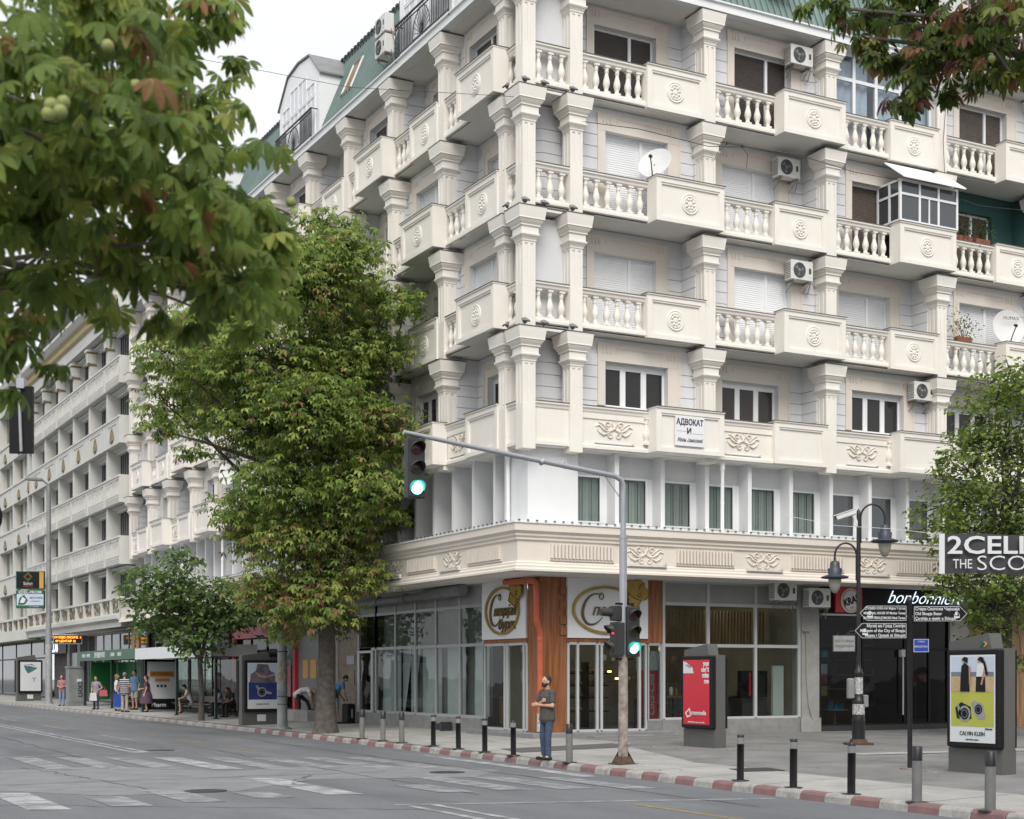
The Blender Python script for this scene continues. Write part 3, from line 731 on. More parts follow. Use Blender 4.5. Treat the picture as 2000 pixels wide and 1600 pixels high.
# ---- corner bay between the corner column and its neighbours
for fl in range(4):
    z0 = ZF[fl]; bb = MB()
    for side, u0, u1 in (('R',.60,1.64),('L',-1.40,-.60)):
        q = MB()
        if fl: q.extx(BASE[::-1], u0, u1)
        else: q.box(u0,u1,.32,.48,.119,1.062); q.box(u0,u1,.27,.321,.12,.22)
        q.box(u0,u1,.31,1.4,.115,.2,2)
        o = sp('balcony', q.mesh('balcony',['cream','flash','soffit']), APT, side, 0, 0, z0)
        q = MB(); q.extx(RAIL[::-1], u0, u1); q.box(u0,u1,.235,.485,1.239,1.255,1); obj('handrail', q.mesh('handrail',['cream','flash']), o)
        if fl:
            n = 3 if side == 'R' else 2
            for k in range(n): obj('baluster', M_BAL, o, (u0+(u1-u0)*(k+.5)/n, .39, .33))
    q = MB()
    if fl % 2 == 1:     # smooth white wall set just behind the rail
        pts = [(.62,.62),(1.1,.60),(2.0,.62),(2.0,1.8),(.9,1.8),(.62,1.2)]
        q.extz(pts, z0+.2, z0+3.0)
        q.extz([(.62,.62),(.62,1.4),(.9,1.8),(1.0,1.8),(.75,1.0)][::-1], z0+.2, z0+3.0)
        part('corner_wall', q, 'stucco', APT)
    else:
        q.extz([(1.0,2.2),(.95,1.25),(1.25,1.05),(2.02,1.05),(2.02,2.2)], z0+.2, z0+3.05)
        o = part('corner_wall', q, 'stucco', APT)
        def cf(q): q.extz([(.99,2.1),(.93,1.235),(1.24,1.02),(2.0,1.02),(2.0,1.06),(1.25,1.06),(.96,1.26),(1.02,2.1)], 0, .298)
        for k in range(8): obj('wall_course', cached('crsC','wall_course',cf,'stucco'), o, (0,0,z0+.22+k*.318))
    q = MB(); q.box(.3,1.7,.3,1.8,z0+3.09-.001,z0+3.15); part('corner_soffit', q, 'soffit', APT)
# ---- eaves, gutter, mansard
b = MB(); b.lsweep([(.04,20.14),(.04,20.34),(-.02,20.36),(-.02,20.40),(.34,20.40),(.34,20.14)], LX, LY); part('gutter', b, 'gutter', APT)
b = MB(); b.lsweep([(.30,20.12),(.30,20.18),(1.8,20.18),(1.8,20.12)], LX, LY); part('eaves_soffit', b, 'soffit', APT)
R0, R1 = (.20,20.40), (1.45,23.45)
b = MB(); b.lsweep([R0,R1,(1.7,23.5),(1.7,20.40)], LX, LY); rf = part('roof', b, 'roof_green', APT)
b = MB(); b.lsweep([(1.38,23.42),(1.38,23.56),(1.62,23.60),(1.62,23.42)], LX, LY); obj('ridge_trim', b.mesh('ridge_trim','roof_edge'), rf)
b = MB()
nrm = Vector((-(R1[1]-R0[1]), 0, (R1[0]-R0[0]))).normalized()
def rib(side, u):
    w = .022; h = .05
    for s_ in (0,):
        pts = []
        for (d, z) in (R0, R1):
            for du, k in ((-w,.0),(-w,h),(w,h),(w,.0)):
                dd, zz = d+nrm.x*k, z+nrm.z*k; pts.append((u+du,dd,zz) if side == 'R' else (dd,-(u+du),zz))
        b.add(pts, [(0,1,5,4),(1,2,6,5),(2,3,7,6)] if side == 'L' else [(4,5,1,0),(5,6,2,1),(6,7,3,2)])
u = 1.6
while u < 20: rib('R', u); u += .22
u = 1.6
while u < 41: rib('L', -u); u += .25
o = obj('roof_rib', b.mesh('roof_rib','roof_green'), rf, kind='stuff')
b = MB()
u = 1.5
while u < 30: b.box(1.34,1.42,u,u+.16,23.52,23.60); u += .3
o = obj('ridge_cap', b.mesh('ridge_cap','roof_edge'), rf, kind='stuff')
def dormer(u0, w, zb, zt, zp, fr=.22, back=1.9):
    q = MB(); c = u0+w/2
    poly = [(u0,zb),(u0+w,zb),(u0+w,zt),(c+.45*w*.6,zp-.12),(c,zp),(c-.45*w*.6,zp-.12),(u0,zt)]
    q.exty(poly, fr, back); v = [(x-u0,y,z) for x,y,z in q.v]; q.v = v
    o = sp('dormer', q.mesh('dormer','pvc'), APT, 'L', u0, 0, 0)
    e = MB(); k = .10
    top = [(0-k,zt-.06),(w/2-.27*w-.02,zp-.10),(w/2,zp+.03),(w/2+.27*w+.02,zp-.10),(w+k,zt-.06)]
    for (x0,z0_),(x1,z1_) in zip(top, top[1:]):
        e.add([(x0,fr-.06,z0_),(x1,fr-.06,z1_),(x1,back,z1_),(x0,back,z0_),(x0,fr-.06,z0_+.06),(x1,fr-.06,z1_+.06),(x1,back,z1_+.06),(x0,back,z0_+.06)], [(0,3,2,1),(4,5,6,7),(0,1,5,4),(1,2,6,5),(2,3,7,6),(3,0,4,7)])
    obj('dormer_roof', e.mesh('dormer_roof','steel_grey'), o)
    g = MB()
    cols = 4; m_ = .35; ww = (w-2*m_)/cols
    for i in range(cols):
        x0 = m_+i*ww+.06; x1 = m_+(i+1)*ww-.06
        for j,(z0_,z1_) in enumerate(((zb+.15,zb+1.5),(zb+1.62, zt-.25+(.45 if i in (1,2) else .0)))):
            p = MB(); p.box(x0,x1,fr-.012,fr-.002,z0_,z1_); obj('pane', p.mesh('pane','curtain'), o)
            g.box(x0-.05,x0,fr-.035,fr-.002,z0_-.05,z1_+.05); g.box(x1,x1+.05,fr-.035,fr-.002,z0_-.05,z1_+.05); g.box(x0,x1,fr-.035,fr-.002,z0_-.05,z0_); g.box(x0,x1,fr-.035,fr-.002,z1_,z1_+.05); g.box((x0+x1)/2-.02,(x0+x1)/2+.02,fr-.03,fr-.012,z0_,z1_)
    obj('window_frame', g.mesh('window_frame','pvc'), o)
    # wrought iron rail with fan motif
    r = MB()
    r.box(.2,w-.2,-.02,.01,zb+.05,zb+.08); r.box(.2,w-.2,-.03,.02,zb+.98,zb+1.02); r.box(.2,w-.2,-.02,.01,zb+.86,zb+.885)
    n = int((w-.4)/.11)
    for i in range(n+1):
        x = .2+(w-.4)*i/n
        if abs(x-w/2) < .62: continue
        r.box(x-.012,x+.012,-.017,.007,zb-.1 if i in (0,n) else zb+.08,zb+.98)
    for i in range(15):
        t = PI*i/14; x1, z1_ = w/2+.62*math.cos(t), zb+.10+.86*math.sin(t)
        r.cyl((w/2,-.005,zb+.10),(x1,-.005,z1_),.010,n=5)
    r.tube([(w/2+.62*math.cos(PI*i/14),-.005,zb+.10+.78*math.sin(PI*i/14)) for i in range(15)], .012, 5)
    r.cyl((w/2,-.03,zb+.2),(w/2,.01,zb+.2),.11,n=12)
    for x in (.2,w-.2): r.box(x-.015,x+.015,0,fr,zb+.98,zb+1.01)
    obj('iron_railing', r.mesh('iron_railing','iron'), o)
    return o
for y1, in ((8.05,),(19.0,),(29.9,),(40.6,)): dormer(-y1, 4.1, 20.42, 22.65, 23.62)
b = MB(); b.box(0,.9,0,.02,0,1.15); 
for y in (12.9, 9.6):
    q = MB(); k = .42
    for nm in (0,):
        pa = [R0[0]+(R1[0]-R0[0])*t for t in (.35,.72)]; pz = [R0[1]+(R1[1]-R0[1])*t for t in (.35,.72)]
        def P(yy, i, out): return (pa[i]+nrm.x*out, yy, pz[i]+nrm.z*out)
        for (ya,yb) in ((y,y+.10),(y+.85,y+.95)): q.add([P(ya,0,.0),P(yb,0,0),P(yb,1,0),P(ya,1,0),P(ya,0,.08),P(yb,0,.08),P(yb,1,.08),P(ya,1,.08)], [(0,3,2,1),(4,5,6,7),(0,1,5,4),(1,2,6,5),(2,3,7,6),(3,0,4,7)])
        q.add([P(y,0,.0),P(y+.95,0,0),P(y+.95,0,.10),P(y,0,.10)], [(0,1,2,3)]); q.add([P(y,1,.0),P(y+.95,1,0),P(y+.95,1,.09),P(y,1,.09)], [(0,1,2,3)])
    o = obj('roof_window', q.mesh('roof_window','pvc'), rf)
    q = MB(); q.add([P(y+.1,0,.05),P(y+.85,0,.05),P(y+.85,1,.05),P(y+.1,1,.05)], [(0,1,2,3)]); part('roof_window_pane', q, 'wood_int', rf)
# iron rail on the roof of the square front, far right
q = MB()
for i in range(40): q.box(13.9+i*.11,13.92+i*.11,.10,.12,20.42,21.35)
q.box(13.8,18.3,.09,.13,21.33,21.37); q.box(13.8,18.3,.09,.13,20.5,20.53); part('iron_railing', q, 'iron', APT)
q = MB(); q.box(13.7,18.4,.5,1.8,20.42,22.7); part('roof_bay', q, 'hotel_white', APT)
# ---- mezzanine floor: blank corner block, fins, windows
b = MB(); b.extz([(.58,.60),(2.1,.60),(2.1,1.9),(.58,1.9)], 5.6, 7.83); part('corner_block', b, 'stucco', APT)
b = MB(); b.box(.9,LX,1.08,1.4,7.17,7.9); b.box(.9,LX,1.08,1.4,5.3,5.95); b.box(1.42,1.7,.9,LY,7.17,7.9); b.box(1.42,1.7,.9,LY,5.3,5.95); part('mezzanine_wall', b, 'stucco', APT)
def f_fin(bb): bb.box(0,.13,0,.52,0,2.35)
M_FIN = cached('fin','mezzanine_fin',f_fin,'stucco'); M_FINL = cached('finl','mezzanine_fin',lambda bb: bb.box(0,.13,0,.84,0,2.35),'stucco')
def f_mw(bb):
    w = 1.34; h = 1.3
    bb.box(0,.06,0,.05,0,h); bb.box(w-.20,w,0,.06,0,h); bb.box(.06,w-.20,0,.05,h-.05,h); bb.box(.06,w-.20,0,.05,0,.06); bb.box(w-.23,w-.16,-.03,.0,.0,h)
M_MW = cached('mw','mezzanine_window',f_mw,['pvc'])
def f_mp(bb): bb.box(.06,1.14,.02,.035,.06,1.25)
def f_mb(bb):
    bb.quad((.04,.30,-.2),(1.2,.30,-.2),(1.2,.30,1.3),(.04,.30,1.3),1)
    for i in range(11):
        x = .05+i*.10; k = .012*math.sin(i*2.1); bb.quad((x,.12+k,.02),(x+.108,.145-k,.02),(x+.108,.145-k,1.26),(x,.12+k,1.26))
M_MBL = cached('mbl','added_blind',f_mb,['added_blind','interior_dark'])  # pleated sheet added behind plain panes for reflection-like tone and shadows
MP = [cached(('mp',m),'pane',f_mp,m) for m in ('mezz_glass','pane_mezz_dark')]
u = 3.26; i = 0; prev = 2.1
while u < 19.5:
    sp('mezzanine_fin', M_FIN, APT, 'R', u, .60, 5.48)
    o = sp('mezzanine_window', M_MW, APT, 'R', u-1.34, 1.03, 5.92); obj('pane', MP[1 if i > 5 else 0], o)
    if i <= 5: obj('added_blind', M_MBL, o)
    u += 1.48; i += 1
o = sp('mezzanine_window', M_MW, APT, 'R', 19.0, 1.03, 5.92)
u = 2.6; i = 0
while u < 41.5:
    sp('mezzanine_fin', M_FINL, APT, 'L', -u, .60, 5.48)
    o = sp('mezzanine_window', M_MW, APT, 'L', -u-1.2, 1.37, 5.92); obj('pane', MP[1 if i % 3 else 0], o)
    if i % 3 == 0: obj('added_blind', M_MBL, o)
    u += 1.30; i += 1
b = MB(); b.lsweep([(.33,7.80),(.33,7.83),(1.8,7.83),(1.8,7.80)], LX, LY); part('band_soffit', b, 'soffit', APT)
for side, u, d in (('R',6.72,.48),('L',-1.55,.50),('L',-15.4,.5),('L',-27,.5),('L',-33,.5)):
    q = MB(); q.cyl((0,0,5.6),(0,0,7.9),.055,n=10); q.cyl((0,0,7.55),(0,0,7.85),.075,n=10); q.cyl((0,0,6.6),(0,0,6.66),.062,n=10); sp('downpipe', q.mesh('downpipe','pvc'), APT, side, u, d, 0)
# ---- shop cornice
CP = [(-.27,5.70),(-.27,5.50),(-.25,5.48),(-.20,5.43),(-.20,5.38),(-.16,5.33),(-.16,5.28),(-.11,5.24),(-.11,4.74),(-.17,4.70),(-.17,4.66),(-.21,4.62),(-.21,4.57),(-.24,4.53),(-.24,4.48),(.2,4.48),(.2,5.70)]
b = MB(); b.lsweep(CP, LX, LY); cor = part('shop_cornice', b, 'cream_band', APT)
b = MB(); b.lsweep([(-.30,5.69),(-.30,5.735),(.61,5.86),(.61,5.82),(-.2,5.70)], LX, LY); part('cornice_roof', b, 'gutter', APT)
b = MB()
u = -.2
while u < 20: b.box(u,u+.06,-.325,-.30,5.74,5.775); u += .26
u = .1
while u < 41: b.box(-.325,-.30,u,u+.06,5.74,5.775); u += .26
obj('sheet_edge', b.mesh('sheet_edge','flash'), APT, kind='stuff')
def f_rib(w):
    def f(bb):
        bb.box(0,w,-.02,0,0,.40)
        n = int(w/.102); st = w/n
        for i in range(n): bb.box(i*st,i*st+st*.55,-.085,-.02,.04,.40)
        bb.box(-.01,w+.01,-.04,-.0,-.02,.015)
    return f
for u in (.84,4.75,8.66,12.57,16.4): obj('ribbed_panel', cached('rib','ribbed_panel',f_rib(1.92),'cream_band'), cor, (u,-.11,4.79))
for u in (3.76,7.67,11.6,15.5): obj('scroll_ornament', M_ORN, cor, (u,-.11,5.02)); obj('strip_light', M_STRIP, cor, (u,-.17,4.70))
y = .72; k = 0
while y < 40:
    obj('ribbed_panel', cached('rib','ribbed_panel',None,None), cor, (-.11,y+1.92,4.79), rz=-PI/2)
    obj('scroll_ornament', M_ORN, cor, (-.11,y+2.95,5.02), rz=-PI/2); obj('strip_light', M_STRIP, cor, (-.17,y+2.95,4.70), rz=-PI/2)
    y += 3.98
b = MB(); b.lsweep([(.05,4.47),(.05,4.50),(1.8,4.50),(1.8,4.47)], LX, LY); part('shop_soffit', b, 'soffit', APT)
# ------------------------------------------------------------------ shop fronts of the apartment building (front plane d = 1.4)
GZ = .14
def glazing(side, us, zl, parent_name, fm='alu', gm='shop_glass', d=1.4, top='trans_panel', t=.045, sill=None):
    """mullion and transom frame with single panes; us mullion positions, zl transom heights"""
    q = MB()
    for u in us: q.box(u-t,u+t,d-.03,d+.06,zl[0],zl[-1])
    for z in zl:
        for a, c in zip(us, us[1:]): q.box(a+t,c-t,d-.02,d+.05,z-t,z+t)
    o = sp(parent_name, q.mesh(parent_name, fm), APT, side)
    for a, c in zip(us, us[1:]):
        for j, (z0, z1) in enumerate(zip(zl, zl[1:])):
            p = MB(); m = top if (j == len(zl)-2 and top) else gm
            p.box(a+t,c-t,d+.01,d+.02,z0+t,z1-t); obj('pane', p.mesh('pane', m), o)
    return o
# bakery, square side
b = MB(); b.box(1.40,2.21,1.40,2.09,.26,4.47); part('wood_pillar', b, 'wood', APT)
b = MB()
for z0, w in ((4.0,.05),(3.6,.04),(3.2,.05),(2.9,.03)): b.box(2.0,2.24+w,1.36,1.40,z0,z0+.22)
b.box(1.36,1.40,1.36,2.0,3.2,4.46); part('wood_trim', b, 'wood', APT)
b = MB(); b.box(4.80,5.32,1.37,1.62,2.72,4.47); b.box(2.21,4.80,1.38,1.5,2.71,2.83); part('wood_lintel', b, 'wood', APT)
b = MB(); b.box(1.38,1.5,2.09,4.73,2.71,2.83); part('wood_lintel', b, 'wood', APT)
b = MB(); b.cbox(.95,5.42,.95,1.9,-.1,.27,.02); b.cbox(.95,1.9,1.9,5.0,-.1,.27,.02); part('entrance_step', b, 'step', APT)
b = MB(); b.cbox(2.6,4.5,.55,.95,-.1,.19,.02); part('entrance_step', b, 'step', APT)
def sign(side, u0, u1, ring_c, rx, rz, word, wsize, wu, wz, extra=None):
    q = MB(); q.box(u0,u1,1.33,1.39,2.83,4.46); o = sp('bakery_sign', q.mesh('bakery_sign','sign_white'), APT, side)
    q = MB(); q.ring(ring_c[0], ring_c[1], rx, rz, .07, 1.27, 1.33, 48); obj('gold_ring', q.mesh('gold_ring','gold'), o)
    # large initial C as a swept stroke
    q = MB(); cu, cz = ring_c; pts = []; rr = []
    for i in range(26):
        t = i/25; a = math.radians(50+265*t); pts.append((cu-rx*.36+rx*.34*math.cos(a), 1.30, cz+.02+rz*.62*math.sin(a)+.10*math.cos(a))); rr.append(.012+.030*math.sin(PI*t)**1.5)
    q.tube(pts, rr, 6)
    p0 = pts[0]; q.tube([(p0[0]+.07*math.sin(x)-.0,1.30,p0[2]+.09*math.cos(x)-.02) for x in [i*2*PI/10 for i in range(11)]], .014, 6)
    obj('gold_initial', q.mesh('gold_initial','gold_dark'), o)
    # chef hat
    q = MB(); hx, hz = ring_c[0]+rx*.84, ring_c[1]+rz*.66; sq = min(1, rx/.9)
    def P(x, z): c, s_ = math.cos(-.45), math.sin(-.45); return (hx+sq*(x*c-z*s_), hz+(x*s_+z*c))
    hat = [(-.20,-.32),(.20,-.32),(.22,-.05),(.34,.02),(.40,.16),(.33,.31),(.20,.33),(.12,.42),(-.03,.45),(-.16,.40),(-.22,.31),(-.34,.30),(-.42,.17),(-.36,.03),(-.22,-.05)]
    q.exty([P(x,z) for x,z in hat], 1.22, 1.27); obj('chef_hat', q.mesh('chef_hat','gold'), o)
    q = MB()
    def T(pts): q.tube([(P(x,z)[0],1.215,P(x,z)[1]) for x,z in pts], .014, 5)
    T([(-.20,-.32),(.20,-.32),(.22,-.06),(0,-.10),(-.22,-.06),(-.20,-.32)]); T([(.05,.02),(.16,.0),(.12,.14),(.05,.06)]); T([(.12,.42),(.02,.30),(.02,.2)]); T([(.34,.02),(.40,.16),(.33,.31)])
    obj('hat_outline', q.mesh('hat_outline','gold_dark'), o)
    rot = (PI/2,0,0)
    t1 = text('gold_word', word, wsize, 'gold_dark', o, (wu,1.30,wz), rot, shear=.35, ext=.015, sx=.9, off=.004)
    if extra: text('gold_word', extra[0], extra[1], 'gold_dark', o, (extra[2],1.30,extra[3]), rot, shear=.35, ext=.015, sx=.9, off=.004)
    return o
sign('R', 2.21, 4.80, (3.42,3.60), 1.08, .66, 'пецијал', .42, 3.66, 3.58, ('бу', .34, 3.80, 3.16))
sign('L', -4.72, -2.10, (-3.42,3.62), 1.02, .68, 'пецијал', .40, -3.28, 3.60, ('бурек', .40, -3.15, 3.22))
glazing('R', [2.26,2.56,3.18,3.32,4.56,4.78], [.30,2.68], 'bakery_door', 'alu_white', top=None, t=.035)
glazing('R', [4.83,5.28], [.55,2.68], 'bakery_side_window', 'alu', top=None, t=.04)
q = MB(); q.box(4.80,5.32,1.36,1.5,.24,.55); part('window_plinth', q, 'step', APT)
glazing('R', [5.36,6.89,8.57,10.17], [.58,2.66,3.83,4.46], 'shop_window', 'alu_white')
q = MB(); q.box(5.30,10.2,1.34,1.62,-.1,.56); q.box(6.6,8.3,1.31,1.34,.12,.40); part('window_plinth', q, 'plinth', APT)
b = MB(); b.box(10.21,10.86,1.30,1.75,.0,4.47); b.box(10.16,10.90,1.26,1.30,-.05,.55); part('concrete_pillar', b, 'concrete', APT)
q = MB(); q.tube([(10.3,1.27,3.1),(10.34,1.26,3.0),(10.36,1.26,1.6),(10.44,1.26,.9),(10.58,1.26,.5)], .02, 6); q.tube([(10.2,1.25,3.12),(10.45,1.25,3.12)], .025, 6); part('drain_hose', q, 'khaki', APT)
# chocolate shop
b = MB(); b.box(10.9,18.4,1.32,1.5,3.66,4.46); fas = part('shop_fascia', b, 'black', APT)
q = MB(); q.box(10.9,18.4,1.24,1.33,3.60,3.66); part('fascia_trim', q, 'alu_white', fas)
q = MB(); q.box(11.42,12.45,1.22,1.32,3.70,4.46); o = part('emblem_board', q, 'red', fas)
q = MB(); q.lathe([(.37,-.0),(.37,-.03),(.35,-.04),(0,-.04)], 32, (11.98,1.215,4.06), 'y'); part('emblem_disc', q, 'white', fas)
q = MB(); q.ring(11.98,4.06,.33,.33,.025,1.165,1.175,36); part('emblem_ring', q, 'ochre', fas)
text('emblem_word', 'KRAS', .30, 'black', fas, (11.98,1.168,4.05), (PI/2,-.32,0), ext=.006, off=.010, sx=.85)
text('emblem_word', '1911', .09, 'ochre', fas, (12.02,1.168,3.84), (PI/2,-.32,0), ext=.005)
text('shop_name', 'bonbonnière', .57, 'neon_white', fas, (15.05,1.30,4.20), shear=.5, ext=.010, sx=1.06, off=-.009)
glazing('R', [10.95,12.6,14.3,15.3,16.1], [.32,2.62,3.62], 'chocolate_shop_front', 'black', gm='dark_glass', top='dark_glass', t=.035)
q = MB(); q.box(10.9,16.2,1.3,1.7,-.1,.30); part('window_plinth', q, 'dark_grey', APT)
q = MB(); q.box(14.12,14.16,1.27,1.30,.6,2.5); q.box(14.40,14.44,1.27,1.30,.6,2.5); q.box(14.05,14.2,1.25,1.38,2.38,2.6); part('door_handle', q, 'alu_white', APT)
b = MB(); b.box(16.1,16.9,1.30,1.75,0,4.47); part('concrete_pillar', b, 'concrete', APT)
b = MB(); b.box(16.9,22.9,1.6,1.75,0,4.47); part('wood_front', b, 'wood_int', APT)
# interiors: floors, back walls, ceilings
b = MB()
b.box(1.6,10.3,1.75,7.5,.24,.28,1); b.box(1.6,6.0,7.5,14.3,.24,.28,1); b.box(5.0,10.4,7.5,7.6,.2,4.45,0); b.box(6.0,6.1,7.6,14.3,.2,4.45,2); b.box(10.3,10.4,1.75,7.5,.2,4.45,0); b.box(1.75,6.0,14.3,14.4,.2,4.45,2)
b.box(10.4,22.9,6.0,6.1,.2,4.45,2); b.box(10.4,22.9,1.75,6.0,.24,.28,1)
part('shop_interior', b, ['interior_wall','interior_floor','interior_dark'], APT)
b = MB(); b.box(6.6,9.9,3.2,3.3,.28,1.15); b.box(6.5,10,3.1,3.7,1.15,1.20); b.box(6.4,10.2,5.9,6.0,1.6,1.65); b.box(6.4,10.2,5.9,6.0,2.2,2.25); part('shop_counter', b, 'wood_int', APT)
b = MB(); b.box(8.9,9.55,2.1,2.7,1.15,1.95); b.box(8.7,9.6,2.2,2.9,.28,1.12,1); b.box(8.86,8.92,2.06,2.1,1.2,1.9,2); part('coffee_machine', b, ['black','dark_grey','red'], APT)
b = MB(); b.box(9.62,10.0,1.9,2.0,.3,2.1); part('menu_board', b, 'poster_white', APT)
b = MB()
for x in (2.5,3.3,4.1):
    for z in (.75,1.15,1.5,1.85): b.box(x,x+.7,3.4,3.8,z,z+.03,0); [b.lathe([(.02,0),(.09,.03),(.10,.07),(.04,.12)], 8, (x+.12+.16*i,3.55,z+.03), 'z', 1) for i in range(4)]
    b.box(x,x+.03,3.4,3.8,.3,2.2,0)
part('bread_shelf', b, ['black','bread'], APT)
b = MB(); b.box(4.86,5.25,1.55,2.0,.56,1.95,0); b.box(4.84,5.27,1.53,2.02,1.95,2.5,1); fr_ = part('drinks_fridge', b, ['fridge_red','poster_grey'], APT)
t_ = text('fridge_word', 'Coca-Cola', .27, 'poster_grey', fr_, (5.06,1.54,1.25), (PI/2,-PI/2,0), shear=.3, ext=.003)
b = MB(); b.lathe([(.0,-.07),(.06,-.04),(.06,.04),(.0,.07)], 10, (5.05,1.75,2.56)); part('spot_lamp', b, 'bulb_lit', APT)
b = MB(); b.cyl((2.1,2.75,.9),(2.1,2.75,2.2),.035); b.cyl((2.16,3.0,1.0),(2.16,3.0,2.0),.02); part('tube_lamp', b, 'tube_lit', APT)
b = MB(); b.box(2.0,2.06,3.25,4.6,.3,2.65); part('tiled_wall', b, 'interior_wall', APT)
b = MB(); b.box(4.9,4.95,2.0,2.05,2.50,2.52); [b.box(4.1+.25*i,4.2+.25*i,2.3,2.34,1.9-.2*i,1.94-.2*i) for i in range(3)]; part('ceiling_spot', b, 'bulb_lit', APT)
# white side table with blue tubs, in the chocolate shop window
b = MB(); b.lathe([(.22,0),(.22,.02),(.03,.04),(.03,.42),(.42,.44),(.42,.47)], 18, (12.0,1.95,.30)); part('display_table', b, 'poster_white', APT)
for x, h in ((11.8,.30),(12.05,.18),(12.22,.2)):
    b = MB(); b.lathe([(.09,0),(.12,h),(.125,h),(.0,h)], 12, (x,1.95,.77)); part('sweet_tub', b, 'plastic_blue', APT)
b = MB(); b.box(12.9,12.93,1.9,1.93,.3,1.5); b.box(12.75,13.1,1.88,1.9,1.5,1.95); part('price_stand', b, 'poster_white', APT)
b = MB()
for z, c in ((2.35,0),(1.85,1),(1.55,2),(1.2,3)): b.box(11.02,11.3,1.46,1.47,z,z+.3,c)
part('window_sticker', b, ['plastic_blue','poster_white','bag_pink','ochre'], APT)
b = MB(); b.box(12.6,14.6,3.5,3.9,.3,1.35); b.box(12.6,14.6,3.45,3.95,1.35,1.4,1); part('shop_counter', b, ['wood_int','alu_white'], APT)
for x in (15.0,15.6):
    b = MB(); b.box(x,x+.5,2.2,2.25,.4,2.4); b.box(x+.05,x+.45,2.17,2.2,1.6,1.9,1); part('display_rack', b, ['dark_grey','red'], APT)
# orange rainwater pipe, grey duct
b = MB(); b.tube([(1.12,2.9,4.38),(1.12,1.3,4.34),(1.12,1.14,4.26),(1.12,1.12,4.1),(1.12,1.12,3.3),(1.18,1.16,3.18),(1.30,1.24,3.0),(1.32,1.26,2.85),(1.32,1.26,.75)], .085, 12); b.cyl((1.12,1.12,3.98),(1.12,1.12,4.06),.10,n=12); b.cyl((1.32,1.26,2.74),(1.32,1.26,2.84),.10,n=12); part('rain_pipe', b, 'orange_pipe', APT)
b = MB(); b.tube([(1.32,1.26,.8),(1.31,1.26,.3)], .09, 10); part('rain_pipe_foot', b, 'sticker', APT)
b = MB(); b.tube([(1.05,5.4,4.30),(1.05,8.0,4.27)], .17, 12); b.tube([(1.05,8.0,4.25),(1.05,13.8,4.2)], .12, 12); [b.cyl((1.05,y,4.24),(1.05,y+.08,4.24),.16,n=12) for y in (6.6,9.4,11.6)]; part('ventilation_duct', b, 'steel_grey', APT)
# bakery, street side
glazing('L', [-4.68,-3.42,-3.26,-2.3,-2.12], [.30,2.68], 'bakery_door', 'alu_white', top=None, t=.04)
glazing('L', [-12.67,-11.05,-9.48,-7.95,-6.28,-4.73], [.60,2.70,3.84,4.46], 'shop_window', 'alu')
glazing('L', [-14.2,-12.67], [2.70,3.84,4.46], 'shop_window', 'alu', top='trans_panel')
glazing('L', [-14.2,-13.0], [.55,2.66], 'side_door', 'alu_white', top=None, t=.09)
q = MB(); q.box(-14.3,-4.9,1.34,1.62,-.1,.56); q.box(-8.3,-7.3,1.31,1.34,.25,.45); sp('window_plinth', q.mesh('window_plinth','plinth'), APT, 'L')
q = MB(); q.box(-7.6,-6.7,1.20,1.3,.14,.36); q.box(-6.75,-6.65,.95,1.3,.10,.42); sp('basement_vent', q.mesh('basement_vent','dark_grey'), APT, 'L')
b = MB()
for a in range(5): b.box(2.4,2.5,5.0+a*1.6,5.4+a*1.6,.3,4.3)
part('interior_post', b, 'curtain', APT)
b = MB()
for y0_, y1_, k in ((4.8,5.75,0),(6.35,7.6,0),(8.0,9.4,0),(9.55,10.2,.6),(10.3,10.95,0),(11.1,12.6,0)):
    b.quad((1.62,y0_+k,.62),(1.62,y1_+k,.62),(1.62,y1_,2.66),(1.62,y0_,2.66))
part('glazing_backing', b, 'curtain', APT)  # pale sheets added behind the panes for both curtains and reflected brightness
b = MB(); b.quad((1.72,4.8,.62),(1.72,12.6,.62),(1.72,12.6,2.66),(1.72,4.8,2.66)); part('glazing_backing', b, 'plinth', APT)  # grey sheet added to lighten the black gaps between the pale ones
b = MB(); b.quad((1.66,4.8,2.74),(1.66,12.6,2.74),(1.66,12.6,3.8),(1.66,4.8,3.8)); part('glazing_backing', b, 'plinth', APT)  # grey sheet standing in for reflections in the middle row of panes
b = MB(); b.box(3.2,3.6,7.2,9.4,.3,1.1); b.box(3.1,3.7,7.1,9.5,1.1,1.15); part('shop_counter', b, 'wood_int', APT)
# entrance hall and other shops down the street
b = MB(); b.box(1.45,1.8,14.3,16.3,0,4.47); o = part('stone_wall', b, 'brown_stone', APT)
b = MB(); b.box(1.42,1.45,14.7,15.4,2.2,2.5); b.box(1.42,1.45,14.7,15.5,1.5,2.0,1); part('name_plate', b, ['poster_grey','brown_stone'], o)
b = MB(); b.box(1.2,1.55,16.3,16.75,0,4.47); part('white_pier', b, 'stucco', APT)
b = MB(); b.box(2.2,2.3,16.75,18.2,0,4.47); part('entrance_recess', b, 'interior_dark', APT)
b = MB(); b.box(1.45,1.8,18.2,20.4,0,4.47); o = part('grey_wall', b, 'grey_panel', APT)
for y_ in (19.3,18.45): b = MB(); b.box(1.42,1.45,y_,y_+.55,1.7,2.4); part('yellow_notice', b, 'orange_sign', o)
b = MB(); b.box(1.3,1.5,20.4,20.65,.3,3.6); b.box(1.3,1.5,28.0,28.25,.3,3.6); b.box(1.3,1.5,20.65,28.0,3.35,3.6); b.box(1.32,1.5,21.5,28.2,3.6,4.3); part('red_shop_frame', b, 'red_frame', APT)
glazing('L', [-28.0,-26.2,-24.2,-22.2,-20.65], [.35,2.5,3.35], 'shop_window', 'black', top='shop_glass', d=1.5)
